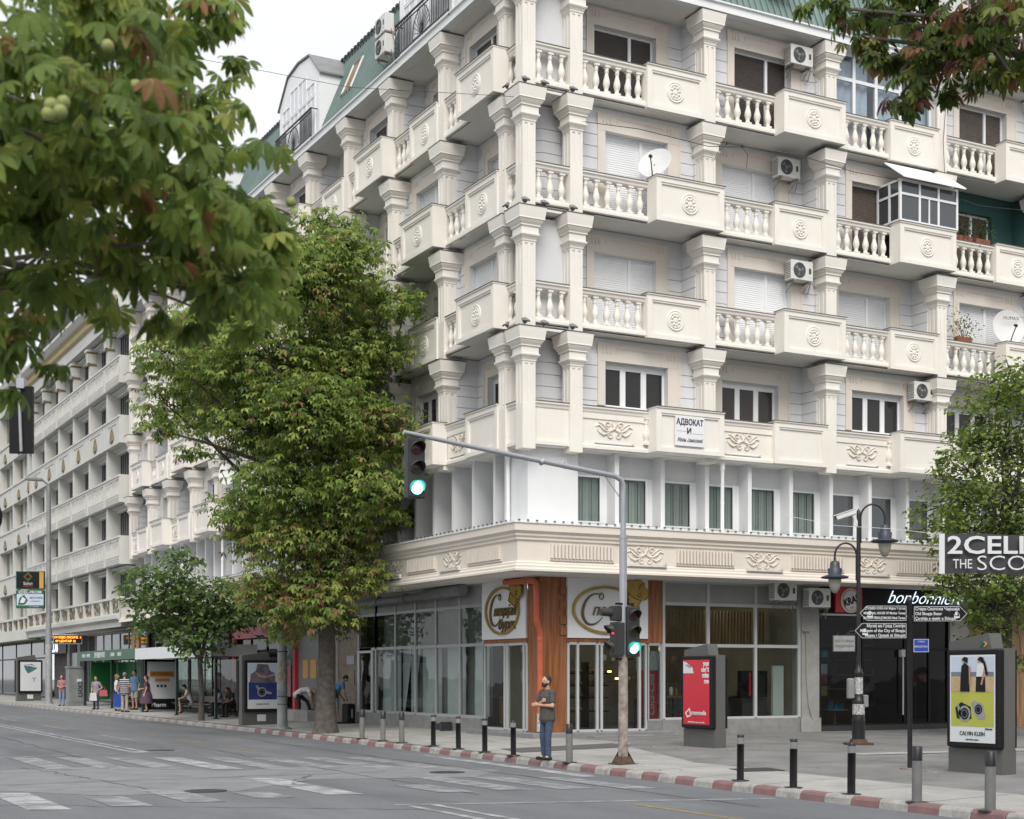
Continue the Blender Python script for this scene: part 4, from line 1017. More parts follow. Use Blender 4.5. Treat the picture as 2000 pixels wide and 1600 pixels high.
b = MB(); b.box(1.34,1.4,20.8,22.4,2.45,2.95); o = part('green_sign', b, 'green_dark', APT); text('sign_word', 'OЖO', .34, 'white', o, (1.33,21.6,2.70), (PI/2,0,-PI/2))
b = MB(); b.box(1.30,1.34,22.5,23.6,1.0,2.2); b.box(1.30,1.34,20.9,22.2,1.0,2.2,1); part('window_poster', b, ['poster_dusk','cloth_pink'], APT)
b = MB(); b.box(1.6,1.8,20.3,28.4,0,.4); b.box(1.2,1.5,28.4,30.0,0,4.47); part('street_pier', b, 'dark_grey', APT)
glazing('L', [-41.6,-39.6,-37.6,-35.6,-33.6,-31.6,-30.0], [.35,2.6,3.5,4.46], 'shop_window', 'alu', d=1.5, top='shop_glass')
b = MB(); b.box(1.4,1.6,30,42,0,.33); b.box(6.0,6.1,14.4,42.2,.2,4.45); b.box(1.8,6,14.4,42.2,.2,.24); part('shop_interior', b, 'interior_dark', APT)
b = MB(); b.box(.55,.95,17.0,19.2,.12,.55); part('stone_block', b, 'concrete', APT)
# sign of the lawyer on the box balcony
o = thing('office_sign', 'white lawyer sign on a balcony panel above the mezzanine', 'sign', (5.18,-.125,8.42))
b = MB(); b.box(-.48,.48,-.03,0,-.40,.40); part('plate', b, 'sign_white', o)
text('lettering', 'АДВОКАТ', .225, 'black', o, (0,-.034,.24), off=.004, sx=.80); text('lettering', 'И', .22, 'dark_grey', o, (-.03,-.034,.0), off=.006); text('lettering', 'Иван Јанковиќ', .15, 'dark_grey', o, (0,-.034,-.24), shear=.25, sx=.76)
b = MB(); b.box(-.44,-.12,-.034,-.03,-.01,.0); b.box(.1,.44,-.034,-.03,-.06,-.05); part('rule', b, 'poster_grey', o)
# glazed-in loggia, enclosed balcony with awning
glazing('R', [10.62,11.5,12.35,13.3,14.5], [18.2,19.35,20.1], 'loggia_glazing', 'pvc', 'loggia_glass', d=.52, top='loggia_glass', t=.05)
b = MB()
for i in range(60):
    x = 10.65+i*.064; y0_ = .68+.03*math.sin(i*1.3); y1_ = .68+.03*math.sin((i+1)*1.3)
    if 22 < i < 27 or 44 < i < 47: continue
    b.quad((x,y0_,17.3),(x+.064,y1_,17.3),(x+.064,y1_,20.0),(x,y0_,20.0))
part('curtain', b, 'curtain', APT)
o = thing('balcony_enclosure', 'white glazed balcony box with tilted white awning', 'enclosure', (12.75,-.1,15.25))
fr = MB(); x1 = 2.25
for x in (0,.75,1.5,x1): fr.box(x-.035,x+.035,-.02,.05,0,1.25)
for z in (.03,.82,1.22): fr.box(0,x1,-.021,.045,z-.035,z+.035)
for y in (.45,.95): fr.box(-.035,.035,y-.035,y+.035,0,1.25); fr.box(x1-.035,x1+.035,y-.035,y+.035,0,1.25)
for z in (.03,.82,1.22): fr.box(-.034,.034,.05,.95,z-.034,z+.034); fr.box(x1-.034,x1+.034,.05,.95,z-.034,z+.034)
fr.box(1.1,1.14,-.03,.03,0,.82); part('frame', fr, 'pvc', o)
for a, c in ((0,.75),(.75,1.5),(1.5,x1)):
    for z0, z1 in ((.06,.79),(.85,1.19)):
        p = MB(); p.box(a+.035,c-.035,.01,.02,z0,z1); part('pane', p, 'pane_mezz_dark', o)
for a, c in ((.05,.41),(.49,.92)):
    for z0, z1 in ((.06,.79),(.85,1.19)):
        p = MB(); p.box(-.006,.004,a,c,z0,z1); part('pane', p, 'pane_mezz_dark', o)
p = MB(); p.add([(-.12,-.28,1.20),(x1+.1,-.28,1.20),(x1-.2,.35,1.74),(-.3,.35,1.74),(-.12,-.28,1.24),(x1+.1,-.28,1.24),(x1-.2,.35,1.78),(-.3,.35,1.78)], [(0,3,2,1),(4,5,6,7),(0,1,5,4),(1,2,6,5),(2,3,7,6),(3,0,4,7)]); part('awning', p, 'white', o)
# ---- air conditioners and dishes
def f_ac(bb):
    w, h, t = .80,.56,.30
    bb.cbox(0,w,-t,0,0,h,.012)
    for i in range(9): bb.box(-.006,.0,-t+.03,-.03,.06+i*.05,.075+i*.05,1)
    bb.lathe([(.215,-.004),(.215,-.018),(.19,-.018),(.19,-.006)], 24, (.30,-t,.28), 'y', 1)
    bb.disc((.30,-t-.003,.28), .195, 24, 'y', None, 1)
    bb.box(.62,.74,-t-.006,-t,.12,.42); bb.box(.64,.72,-t-.01,-t-.006,.2,.36,1)
def f_fan(bb):
    for k in range(3):
        a = k*2*PI/3; c, s_ = math.cos(a), math.sin(a); n_ = math.cos(a+.7), math.sin(a+.7)
        bb.add([(.30+.03*c,-.309,.28+.03*s_),(.30+.17*c,-.312,.28+.17*s_),(.30+.17*n_[0],-.306,.28+.17*n_[1])], [(0,1,2)])
    bb.lathe([(.05,0),(.04,-.012),(0,-.015)], 10, (.30,-.306,.28), 'y')
    for r in (.07,.11,.15,.185): bb.ring(.30,.28,r,r,.006,-.322,-.316,20)
def f_brk(bb): bb.box(.1,.14,-.34,.1,-.05,-.001); bb.box(.66,.70,-.34,.1,-.05,-.001); bb.tube([(.12,-.3,-.03),(.12,.08,-.3)], .012, 5); bb.tube([(.68,-.3,-.03),(.68,.08,-.3)], .012, 5); bb.tube([(.78,-.1,.1),(.86,-.1,.0),(.84,.0,-.3)], .015, 5)
M_AC = cached('ac','ac_body',f_ac,['ac_white','ac_dark']); M_FAN = cached('fan','fan_grille',f_fan,'steel_grey'); M_BRK = cached('brk','bracket',f_brk,'steel_worn')
def ac(label, side, u, d, z):
    o = put(thing('air_conditioner', label, 'air conditioner', group='outdoor air conditioners on the apartment block'), side, u, d, z)
    obj('body', M_AC, o); obj('fan_grille', M_FAN, o); obj('bracket', M_BRK, o); return o
ac('air conditioner under the roof gutter beside a dark shuttered window', 'R', 9.02, .62, 19.35)
ac('air conditioner on the wall beside a half closed white shutter', 'R', 8.98, 1.15, 16.28)
ac('air conditioner above the right corner of a shuttered third row window', 'R', 9.02, .62, 13.17)
ac('air conditioner beside the three-part window right of the lawyer sign row', 'R', 13.7, .62, 10.12)
ac('air conditioner with slatted side hanging over the bakery side glazing', 'R', 8.78, 1.05, 3.98)
ac('air conditioner fixed to the concrete pillar beside the black shop', 'R', 9.95, .95, 3.80)
ac('upper of two air conditioners beside the roof balcony railing', 'L', -9.0, .10, 21.42)
ac('lower of two air conditioners beside the roof balcony railing', 'L', -9.0, .10, 20.78)
ac('air conditioner cut by the top edge on the green roof', 'R', 8.1, .35, 21.35)
ac('air conditioner on the street front behind the chestnut tree', 'L', -21.2, .9, 9.9)
def dishm(r):
    def f(bb):
        bb.lathe([(r*math.sin(a), -r*.9*(math.cos(a)-math.cos(.62))/1.0) if False else (r*t, -.22*r*(1-t*t)+.22*r) for t, a in [(i/8, 0) for i in range(1,9)]], 28, (0,0,0), 'y')
    return f
def dish(label, side, u, d, z, r, yaw, pitch, word=None):
    o = put(thing('satellite_dish', label, 'satellite dish'), side, u, d, z)
    bb = MB(); n = 28
    pr = [(r*t, -.20*r*t*t) for t in (0.001,.25,.5,.7,.85,1.0)]
    bb.lathe(pr, n, (0,0,0), 'y'); bb.f = bb.f[:-2]; bb.m = bb.m[:-2]; bb.sm = bb.sm[:-2]
    e = obj('reflector', bb.mesh('reflector','dish'), o, (0,0,r*1.05), rot=(pitch,0,yaw))
    q = MB(); q.tube([(0,-.2*r,-r*.98),(0,-.55*r,-.55*r),(0,-.95*r,-.2*r)], .018, 6); q.cyl((0,-.95*r,-.2*r),(0,-.78*r,-.1*r),.05,.04,8); obj('feed_arm', q.mesh('feed_arm','dark_grey'), o, (0,0,r*1.05), rot=(pitch,0,yaw))
    q = MB(); q.cyl((0,.12,-.35),(0,.12,r),.025); q.cyl((0,.12,r),(0,.02,r),.05); q.box(-.06,.06,.0,.2,-.35,-.30); part('mast', q, 'steel_worn', o)
    if word: text('lettering', word, .14*r/.5, 'dark_grey', o, (0.02,-.16,r*1.05+r*.5), (PI/2-.1,0,yaw), ext=.002)
    return o
dish('white satellite dish tilted on the balcony rail above a rosette panel', 'R', 4.35, .25, 15.15, .47, -.95, -.42)
dish('round satellite dish with lettering on the far right balcony', 'R', 17.35, .15, 12.05, .55, -.25, -.12, 'HUMAX')
dish('satellite dish on the street front behind the chestnut tree', 'L', -24.6, .1, 9.4, .55, .5, -.2)

def shop_light(loc, e, col, r):
    l = bpy.data.lights.new('shop_inside_light','POINT'); l.energy = e; l.color = col; l.shadow_soft_size = r; o = bpy.data.objects.new('shop_inside_light', l); COL.objects.link(o); o.location = loc
shop_light((4.6,3.0,3.9), 22, (1,.80,.52), .25)      # lit spot lamps seen in the bakery
shop_light((7.6,4.2,4.0), 18, (1,.84,.6), .25)  # extra light added to brighten the interior, no lamp stands here
shop_light((3.0,4.6,3.8), 30, (.88,1,.98), .25)      # lit tube seen through the street door

rc = random.Random(8)
b = MB()
for i in range(26):
    x = 5.6+rc.random()*4.4; z = rc.choice((1.22,1.67,2.27)); y = 3.3 if z < 1.3 else 5.92; h = rc.uniform(.1,.28); b.lathe([(.05,0),(.07,h*.6),(.04,h)], 7, (x,y,z), 'z', rc.choice((0,1,2)))
part('shelf_goods', b, ['bread','poster_white','terracotta'], APT)
for x in (5.9,7.2): 
    b = MB(); b.lathe([(.25,.70),(.28,.72),(.28,.74),(.03,.74)][::-1] if False else [(.18,0),(.03,.03),(.03,.70),(.30,.72),(.30,.75)], 14, (x,2.5,.28)); part('cafe_table', b, 'wood_int', APT)
    for dx in (-.5,.5): b = MB(); b.box(x+dx-.18,x+dx+.18,2.35,2.7,.72,.76); b.box(x+dx-.18,x+dx+.18,2.68,2.71,.76,1.15); [b.box(x+dx+a_-.015,x+dx+a_+.015,q_-.015,q_+.015,.28,.72) for a_ in (-.16,.16) for q_ in (2.37,2.68)]; part('cafe_chair', b, 'dark_grey', APT)
b = MB(); [b.box(5.4+i*.12,5.44+i*.12,3.0,3.05,2.75,3.75) for i in range(40)]; part('wood_screen', b, 'wood_int', APT)
b = MB(); b.box(12.4,16.0,4.8,4.9,.3,3.4); [b.box(12.5+.9*i,13.2+.9*i,4.6,4.8,.8+.5*j,.84+.5*j,1) for i in range(4) for j in range(5)]; part('sweet_shelf', b, ['wood_int','alu_white'], APT)
b = MB()
for i in range(60): x = 12.5+rc.random()*3.4; z = .84+.5*rc.randrange(5); b.box(x,x+.12,4.62,4.74,z,z+rc.uniform(.1,.3),rc.randrange(4))
part('sweet_box', b, ['red','ochre','plastic_blue','poster_white'], APT, kind='stuff')
# ------------------------------------------------------------------ hotel next door
HOT = thing('hotel_building', 'pale hotel with projecting relief bands and deep window fins beyond the apartment block', 'building')
Y0, Y1 = 42.3, 68.0
FY = [45.75, 50.0, 54.2, 58.4, 62.65, 66.9]
b = MB(); b.box(.72,20,Y0,Y1,4.2,21.3); part('wall', b, 'hotel_white', HOT)
def f_hf(bb): bb.box(-.2,.2,0,.72,4.9,20.0)
M_HF = cached('hf','fin',f_hf,'hotel_white')
def f_hw(bb): bb.box(0,3.7,0,.03,0,1.5)
def f_hwf(bb):
    for x in (0,.45,.9,1.35,1.8,2.25,2.7,3.15,3.65): bb.box(x,x+.05,-.03,.0,0,1.5)
    bb.box(0,3.7,-.031,.0,0,.05); bb.box(0,3.7,-.031,.0,1.45,1.5)
M_HW = cached('hw','window',f_hw,'hotel_win'); M_HWF = cached('hwf','window_frame',f_hwf,'dark_grey')
BZ = [(7.48,8.92),(10.61,12.02),(13.63,15.04),(16.68,18.07)]
edges = [Y0-.0]+FY+[Y1]
def f_band(l, h, gold):
    def f(bb):
        bb.box(0,l,-.12,.72,0,h); bb.box(-.01,l+.01,-.2,-.12,h-.1,h+.0); bb.box(0,l,-.16,-.12,h-.22,h-.1)
        bb.box(0,.16,-.17,-.12,0,h-.22); bb.box(l-.16,l,-.17,-.12,0,h-.22)
        if gold:
            bb.box(.16,l-.16,-.15,-.12,0,.3); bb.box(.16,.8,-.15,-.12,.3,h-.22); bb.box(l-.8,l-.16,-.15,-.12,.3,h-.22); bb.box(.8,l-.8,-.15,-.12,h-.34,h-.22)
        else:
            n = 8; st = (l-.5)/n
            for i in range(n):
                x = .25+st*(i+.5); bb.frustum(x,-.14,.05,.035,.42,h-.5); 
                if i % 4 != 3:
                    for dz in (0,.11,.22): bb.box(x-.07,x+.07,-.17,-.12,h-.52+dz,h-.45+dz)
            for j in range(3):
                for i in range(18): x = .25+(l-.5)*(i+.5)/18; bb.box(x-.05,x+.05,-.16,-.12,.05+j*.11,.11+j*.11)
    return f
def f_gorn(bb):
    for i in range(4): bb.lathe([(.42-.1*i,0),(.36-.1*i,-.05),(.2-.04*i,-.09)], 9, (0,-.12,.1+.19*i), 'y')
    bb.exty([(-.5,-.05),(.5,-.05),(.42,.12),(0,.9),(-.42,.12)], -.18, -.12)
M_GO = cached('gorn','gilt_ornament',f_gorn,'gilt')
for bi, (z0, z1) in enumerate(BZ):
    for ya, yb in zip(edges, edges[1:]):
        l = round(yb-ya,2); gold = bi == 2
        o = sp('spandrel', cached(('sband',l,gold,round(z1-z0,2)),'spandrel',f_band(l,z1-z0,gold),'hotel_white'), HOT, 'L', -yb, 0, z0)
        if gold: obj('gilt_ornament', M_GO, o, (l/2,-.01,.32), scale=(.95,1,.7))
        q = ('slit',l)
for ya, yb in zip(edges, edges[1:]):
    for z in (5.95, 9.0, 12.1, 15.12, 18.15):
        o = sp('window', M_HW, HOT, 'L', -ya-3.95, .66, z); obj('window_frame', M_HWF, o)
        l_ = MB(); 
    for z in (7.2,10.35,13.4,16.4,19.6): sp('window_hood', cached(('hood',round(yb-ya,2)),'window_hood',lambda bb, l=yb-ya: bb.extx([(.72,0),(.72,.22),(.2,.22),(.2,.16),(.45,.1),(.45,0)][::-1], .2, l-.2),'hotel_white'), HOT, 'L', -yb, 0, z)
def f_gc(bb): bb.frustum(0,.1,.26,.31,19.55,19.66,1); bb.frustum(0,.1,.31,.31,19.66,19.78,0); bb.frustum(0,.1,.22,.23,19.05,19.3,0); bb.frustum(0,.1,.25,.25,18.92,19.0,1); bb.frustum(0,.1,.23,.26,19.3,19.55,0)
M_GC = cached('gc','gilt_capital',f_gc,['hotel_white','gilt'])
for y in FY: sp('fin', M_HF, HOT, 'L', -y, .0, 0); sp('gilt_capital', M_GC, HOT, 'L', -y, 0, 0)
def enta(bb, l):
    bb.extx([(.72,19.95),(.72,21.55),(-.75,21.55),(-.75,21.4),(-.5,21.15),(-.3,21.0),(-.3,20.75),(-.2,20.6),(-.2,19.95)][::-1], 0, l)
q = MB(); enta(q, Y1-Y0); sp('entablature', q.mesh('entablature','hotel_white'), HOT, 'L', -Y1)
q = MB(); q.extx([(-.2,20.62),(-.33,20.74),(-.36,20.98),(-.5,21.1),(-.28,21.1),(-.2,20.9)][::-1], 0, Y1-Y0); sp('ochre_moulding', q.mesh('ochre_moulding','ochre'), HOT, 'L', -Y1, -.03, -.02)
q = MB(); q.extx([(-.2,21.55),(1.4,25.6),(8,25.8),(8,21.55)][::-1], 0, Y1-Y0); rf2 = sp('roof', q.mesh('roof','slate'), HOT, 'L', -Y1)
q = MB()
for i in range(70):
    u = i*.36; q.add([(u,-.2,21.55),(u+.05,-.2,21.55),(u+.05,1.4,25.6),(u,1.4,25.6),(u,-.25,21.57),(u+.05,-.25,21.57),(u+.05,1.35,25.62),(u,1.35,25.62)], [(4,5,6,7),(0,4,7,3),(1,2,6,5)])
obj('roof_seam', q.mesh('roof_seam','slate'), rf2, kind='stuff')
for i in range(7):
    q = MB(); q.add([(0,.12,0),(.9,.12,0),(.9,.52,1.0),(0,.52,1.0),(0,-.05,.06),(.9,-.05,.06),(.9,.35,1.06),(0,.35,1.06)], [(0,3,2,1),(4,5,6,7),(0,1,5,4),(1,2,6,5),(2,3,7,6),(3,0,4,7)]); obj('roof_window', q.mesh('roof_window','black'), rf2, (1.6+i*3.6,0,22.1))
q = MB(); q.box(0,Y1-Y0,-.15,.72,4.9,5.0); q.box(0,Y1-Y0,-.16,.1,5.72,5.84)
for i in range(13): q.box(i*2.13,i*2.13+.22,-.14,.1,5.0,5.72)
bal2 = sp('low_balcony', q.mesh('low_balcony','hotel_white'), HOT, 'L', -Y1)
q = MB()
rr = random.Random(5)
for i in range(12):
    for k in range(16):
        x = i*2.13+.3+rr.random()*1.65; z = 5.05+rr.random()*.6; q.ring(x, z, .09,.09,.03,-.05,-.02,8)
obj('lattice', q.mesh('lattice','gilt'), bal2, kind='stuff')
q = MB(); q.extx([(.9,4.3),(.9,4.9),(-.3,4.9),(-.3,4.7),(-.1,4.55),(-.1,4.3)][::-1], 0, Y1-Y0); sp('fascia', q.mesh('fascia','hotel_white'), HOT, 'L', -Y1)
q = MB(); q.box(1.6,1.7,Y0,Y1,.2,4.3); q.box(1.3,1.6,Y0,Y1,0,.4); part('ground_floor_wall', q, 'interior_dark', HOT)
def glaz2(us, zl, parent, fm, d):
    q = MB(); t = .05
    for u in us: q.box(u-t,u+t,d-.03,d+.06,zl[0],zl[-1])
    for z in zl:
        for a, c in zip(us, us[1:]): q.box(a+t,c-t,d-.02,d+.05,z-t,z+t)
    o = sp('shop_window', q.mesh('shop_window',fm), parent, 'L')
    for a, c in zip(us, us[1:]):
        for z0, z1 in zip(zl, zl[1:]): p = MB(); p.box(a+t,c-t,d+.01,d+.02,z0+t,z1-t); obj('pane', p.mesh('pane','pane_mezz_dark'), o)
glaz2([-57,-55,-53,-51,-49,-47,-45,-43], [.4,2.9,4.2], HOT, 'alu', 1.45)
for y_ in (57.2,60.2): q = MB(); q.box(1.0,1.4,y_,y_+.8,0,4.3); part('pier', q, 'grey_panel', HOT)
q = MB(); q.box(.9,1.0,42.6,44.2,2.6,4.4); o = part('orange_sign', q, 'orange_sign', HOT)
text('sign_word', 'АПТЕКА', .30, 'black', o, (.89,43.4,3.45), (PI/2,PI/2,-PI/2), ext=.005)
q = MB(); q.box(1.1,1.2,58.2,60.0,1.0,3.2); part('poster', q, 'poster_grey', HOT)
# ------------------------------------------------------------------ olive building
OLV = thing('olive_building', 'olive green building with white window surrounds and gilt spandrel ornaments', 'building')
b = MB(); b.box(.45,20,68.02,110,4.2,21.6); part('wall', b, 'olive', OLV)
def f_ow(bb):
    bb.box(0,1.3,-.02,.0,0,1.75,1); bb.box(-.25,0,-.1,0,-.1,1.8); bb.box(1.3,1.55,-.1,0,-.1,1.8); bb.box(-.25,1.55,-.1,0,1.75,2.0); bb.box(-.35,1.65,-.18,0,2.0,2.12); bb.box(.62,.68,-.04,-.02,0,1.75)
M_OW = cached('ow','window',f_ow,['hotel_white','pane_mezz'])
for y in (71.2, 76.6, 82, 87.4, 92.8, 98.2):
    for z in (5.7,8.85,11.95,15.05,18.2): sp('window', M_OW, OLV, 'L', -y-.7, .44, z)
for y in (68.35,73.9,79.3,84.7,90.1,95.5,101):
    q = MB(); q.box(-.14,.14,-.05,.44,4.9,20.4); sp('fin', q.mesh('fin','hotel_white'), OLV, 'L', -y)
for z in (7.45,10.6,13.65,16.75):
    for y in (71.2, 76.6, 82, 87.4, 92.8, 98.2):
        q = MB(); q.box(-2.6,2.6,-.1,.44,0,1.35); q.box(-2.6,2.6,-.16,-.1,1.2,1.35); o = sp('spandrel', q.mesh('spandrel','hotel_white'), OLV, 'L', -y, 0, z)
        obj('gilt_ornament', M_GO, o, (0,.0,.25), scale=(1.1,1,.62))
q = MB(); q.extx([(.45,20.4),(.45,22.2),(-.6,22.2),(-.5,21.8),(-.1,21.4),(-.1,20.4)][::-1], 0, 42); sp('entablature', q.mesh('entablature','hotel_white'), OLV, 'L', -110)
q = MB(); q.box(0,42,-.14,-.1,21.1,21.35); sp('ochre_moulding', q.mesh('ochre_moulding','ochre'), OLV, 'L', -110)
q = MB(); q.box(0,42,-.2,.45,4.2,4.9); q.box(0,42,-.15,.3,5.6,5.75)
for i in range(20): q.box(i*2.13,i*2.13+.25,-.13,.1,4.9,5.6)
bal2 = sp('low_balcony', q.mesh('low_balcony','hotel_white'), OLV, 'L', -110)
q = MB()
for i in range(20):
    for k in range(14): q.ring(i*2.13+.35+rr.random()*1.6, 4.98+rr.random()*.55, .1,.1,.03,-.05,-.02,8)
obj('lattice', q.mesh('lattice','gilt'), bal2, kind='stuff')
glaz2([-110,-104,-98,-92,-86,-80,-74,-68.2], [.4,3,4.2], OLV, 'dark_grey', 1.2)
q = MB(); q.box(.9,1.1,60.8,67.9,3.2,4.1); o = part('fascia_sign', q, 'dark_grey', HOT)
text('sign_word', 'LDB', .95, 'neon_white', o, (.88,64.2,3.62), (PI/2,0,-PI/2), off=.03, sx=1.15)
# ------------------------------------------------------------------ blocks across the street and the square, seen in the shop glass
def far_block(name, label, x0, x1, y0, y1, h, face):
    o = thing(name, label, 'building')
    b = MB(); b.box(x0,x1,y0,y1,-.3,h); b.box(x0-.4,x1+.4,y0-.4,y1+.4,h,h+.6); part('wall', b, 'far_wall', o)
    q = MB(); z = 1.0
    while z < h-2:
        if face == 'x':
            y = y0+1.2
            while y < y1-2: q.box(x1,x1+.05,y,y+1.7,z,z+1.7); y += 3.2
        else:
            x = x0+1.2
            while x < x1-2: q.box(x,x+1.7,y1,y1+.05,z,z+1.7); x += 3.2
        z += 3.1
    part('windows', q, 'pane_dark', o, kind='stuff'); return o
far_block('square_building', 'plain pale block across the square outside the picture', -4, 60, -75, -58, 16, 'y')
# ------------------------------------------------------------------ street furniture
def ang(x, y): return math.atan2(y, x)
# bollards
def f_bol(hgt, r, kind):
    def f(bb):
        if kind == 'dark':
            bb.lathe([(r*1.0,0),(r,hgt-.16),(r*1.02,hgt-.16)], 14); bb.lathe([(r*1.03,hgt-.15),(r*1.03,hgt-.05)], 14, mi=1); bb.lathe([(r,hgt-.05),(r,hgt-.01),(r*.85,hgt)], 14)
            bb.lathe([(.15,.001),(.15,.02),(r*1.02,.03)], 14)
        else:
            bb.lathe([(r*1.05,0),(r*1.05,hgt-.2)], 14, mi=1); bb.lathe([(r*1.1,hgt-.2),(r*1.1,hgt-.01),(r*.95,hgt)], 14)
            bb.lathe([(.16,.001),(.16,.015),(r*1.05,.02)], 14)
    return f
BD = cached('bold','bollard',f_bol(.79,.062,'dark'),['pole_black','steel_grey']); BG = cached('bolg','bollard',f_bol(.80,.068,'grey'),['pole_black','bollard_grey'])
BO = [(-2.77,-13.01,BD,'dark bollard with pale collar, first right of the traffic light mast'),(-2.95,-14.64,BD,'dark bollard with pale collar, second right of the traffic light mast'),
 (-3.01,-16.08,BD,'dark bollard with pale collar in front of the black lamp post'),(-3.08,-17.54,BG,'grey bollard with black cap beside the fingerpost'),(-3.16,-18.99,BG,'grey bollard with black cap nearest the right edge'),
 (-2.66,-7.09,BG,'grey bollard with black cap between the standing man and the mast'),(-2.50,-4.36,BD,'dark bollard nearest the left side of the standing man'),(-2.40,-2.77,BD,'dark bollard, second left of the standing man'),
 (-2.33,-1.24,BD,'dark bollard, third left of the standing man'),(-2.24,.38,BD,'dark bollard, fourth left of the standing man'),(-2.2,2.42,BG,'small grey bollard in front of the second shop pane'),(-2.2,3.68,BG,'small grey bollard between the tree and the shop panes'),(-2.2,5.16,BG,'small grey bollard right beside the chestnut trunk')]
for x, y, m, lab in BO: obj('bollard', m, None, (x,y,zs(x,y)), rot=(random.uniform(-.012,.012),random.uniform(-.012,.012),0), label=lab, cat='bollard', group='bollards along the kerb')
# traffic light with mast arm
TL = thing('traffic_light', 'grey traffic light mast with curved arm reaching over the road', 'traffic light', (-2.12,-8.29,zs(-2.12,-8.29)))
b = MB(); b.lathe([(.10,0),(.098,1.0),(.092,2.15)], 14); part('pole', b, 'steel_worn', TL)
b = MB(); b.lathe([(.078,2.14),(.076,4.55)], 14); b.lathe([(.084,4.5),(.084,4.58)], 14); b.lathe([(.055,4.56),(.052,5.45)], 14)
b.tube([(0,0,5.4),(0,0,5.58),(-.06,0,5.68),(-.2,0,5.74),(-1.4,0,5.87),(-3.0,0,6.05),(-4.78,0,6.26)], [.053,.053,.053,.053,.05,.046,.042], 12); b.cyl((-1.9,0,5.89),(-1.82,0,5.93),.06,n=12); b.cyl((-1.35,0,5.8),(-1.35,0,5.95),.012,n=6); part('mast_arm', b, 'steel', TL)
b = MB(); b.tube([(-.42,0,5.72),(-.02,0,5.25)], .01, 6); part('stay_wire', b, 'steel', TL)
b = MB(); b.box(-.22,.22,-.22,.22,-.005,.02)
for a in range(4):
    t = a*PI/2+PI/4; c, s_ = math.cos(t), math.sin(t)
    b.add([(.09*c,.09*s_,.02),(.24*c,.24*s_,.02),(.095*c,.095*s_,.28)], [(0,1,2),(2,1,0)]); b.lathe([(.03,.02),(.03,.06)], 6, (.19*math.cos(t+.78),.19*math.sin(t+.78),0))
b.frustum(0,0,.16,.10,.02,.16); part('base_plate', b, 'rust', TL)
def head(parent, loc, rz, lit, n=3, s=1.0):
    h = .345*s; 
    b = MB(); b.cbox(-.15*s,.15*s,-.02,.20*s,0,n*h,.015); b.box(-.165*s,.165*s,.0,.03,-.01,n*h+.01) ; o = part('signal_head', b, 'dark_grey', parent, loc, rz)
    for k in range(n):
        zc = (n-1-k+.5)*h; m = ('lens_off_red','lens_off_amber','lens_off_amber')[k] if n == 3 else ('lens_off_red','lens_off_amber')[k]
        if lit == k: m = 'lens_green' if n == 3 else 'lens_red'
        q = MB(); q.lathe([(.118*s,-.024),(.10*s,-.034),(.05*s,-.042),(.0,-.045)], 20, (0,0,zc), 'y'); obj('lens', q.mesh('lens',m), o)
        q = MB(); vs = []; nn = 18
        for i in range(nn+1):
            t = -PI*.12+PI*1.24*i/nn; L_ = .18*s*(.35+.65*max(0,math.sin(t))**.7) if True else .2
            for r in (.132*s,.125*s): vs += [(r*math.cos(t),-.02,zc+r*math.sin(t)),(r*math.cos(t),-.02-L_,zc+r*math.sin(t)-.10*L_)]
        fs = []
        for i in range(nn): a = i*4; c = a+4; fs += [(a,a+1,c+1,c),(a+2,c+2,c+3,a+3),(a+1,a+3,c+3,c+1)]
        q.add(vs, fs, 0, True); obj('visor', q.mesh('visor','visor_green_glow' if lit == k and n == 3 else 'dark_grey'), o)
    return o
head(TL, (-4.55,-.06,5.06), 0, 2, 3, 1.05)
b = MB(); b.box(-4.6,-4.5,-.02,.1,6.1,6.24); part('hanger', b, 'dark_grey', TL)
head(TL, (.16,-.12,2.16), .0, 2, 3, .94)
head(TL, (-.22,.02,2.17), -PI/2-.15, -1, 2, .95)
b = MB(); b.lathe([(.0,-.02),(.025,-.014),(.03,0)], 10, (0,0,0), 'y'); part('red_indicator', b, 'lens_red', TL, (-.34,-.16,2.60), -.5)
b = MB(); b.cbox(-.27,.0,-.05,.1,2.86,3.16,.02); b.lathe([(.07,-.24),(.09,-.0)], 12, (-.27,.03,3.03), 'x'); part('warning_head', b, 'dark_grey', TL)
b = MB(); b.box(-.2,.22,-.06,-.02,2.08,2.12); b.box(-.2,.22,-.06,-.02,3.18,3.22); b.cyl((.1,-.03,3.2),(.1,-.03,3.32),.02); part('clamp', b, 'black', TL)
# advertising columns
def ad_body(bb):
    w = .62
    bb.extz([(-w,-.02),(w,-.02),(w,.30),(-w,.30)], 0, .42); bb.exty([(-w,.42),(w,.42),(w,2.14),(.36,2.14),(.30,2.40),(-w,2.27)], .0, .28)
def ad_frame(bb):
    bb.cbox(-.56,.66,-.13,-.001,.44,2.12,.02); bb.cbox(-.66,.56,.281,.40,.44,2.12,.02)
M_AB = cached('adb','body',ad_body,'mid_grey'); M_AF = cached('adf','poster_frame',ad_frame,'black')
def ad(label, x, y, rz, s=1.0):
    o = thing('advertising_column', label, 'advertising sign', (x,y,zs(x,y)), rz); o.scale = (s,s,s)
    o['group'] = 'illuminated advertising columns'
    obj('body', M_AB, o); f = obj('poster_frame', M_AF, o)
    return o, f
def flat(parent, name, m, x0, x1, z0, z1, k=0):
    q = MB(); y = -.132-.002*k; q.add([(x0,y,z0),(x1,y,z0),(x1,y,z1),(x0,y,z1)], [(0,1,2,3)]); return obj(name, q.mesh(name,m), parent)
def poly(parent, name, m, pts, k=0):
    q = MB(); y = -.132-.002*k; q.add([(x,y,z) for x,z in pts], [tuple(range(len(pts)))]); return obj(name, q.mesh(name,m), parent)
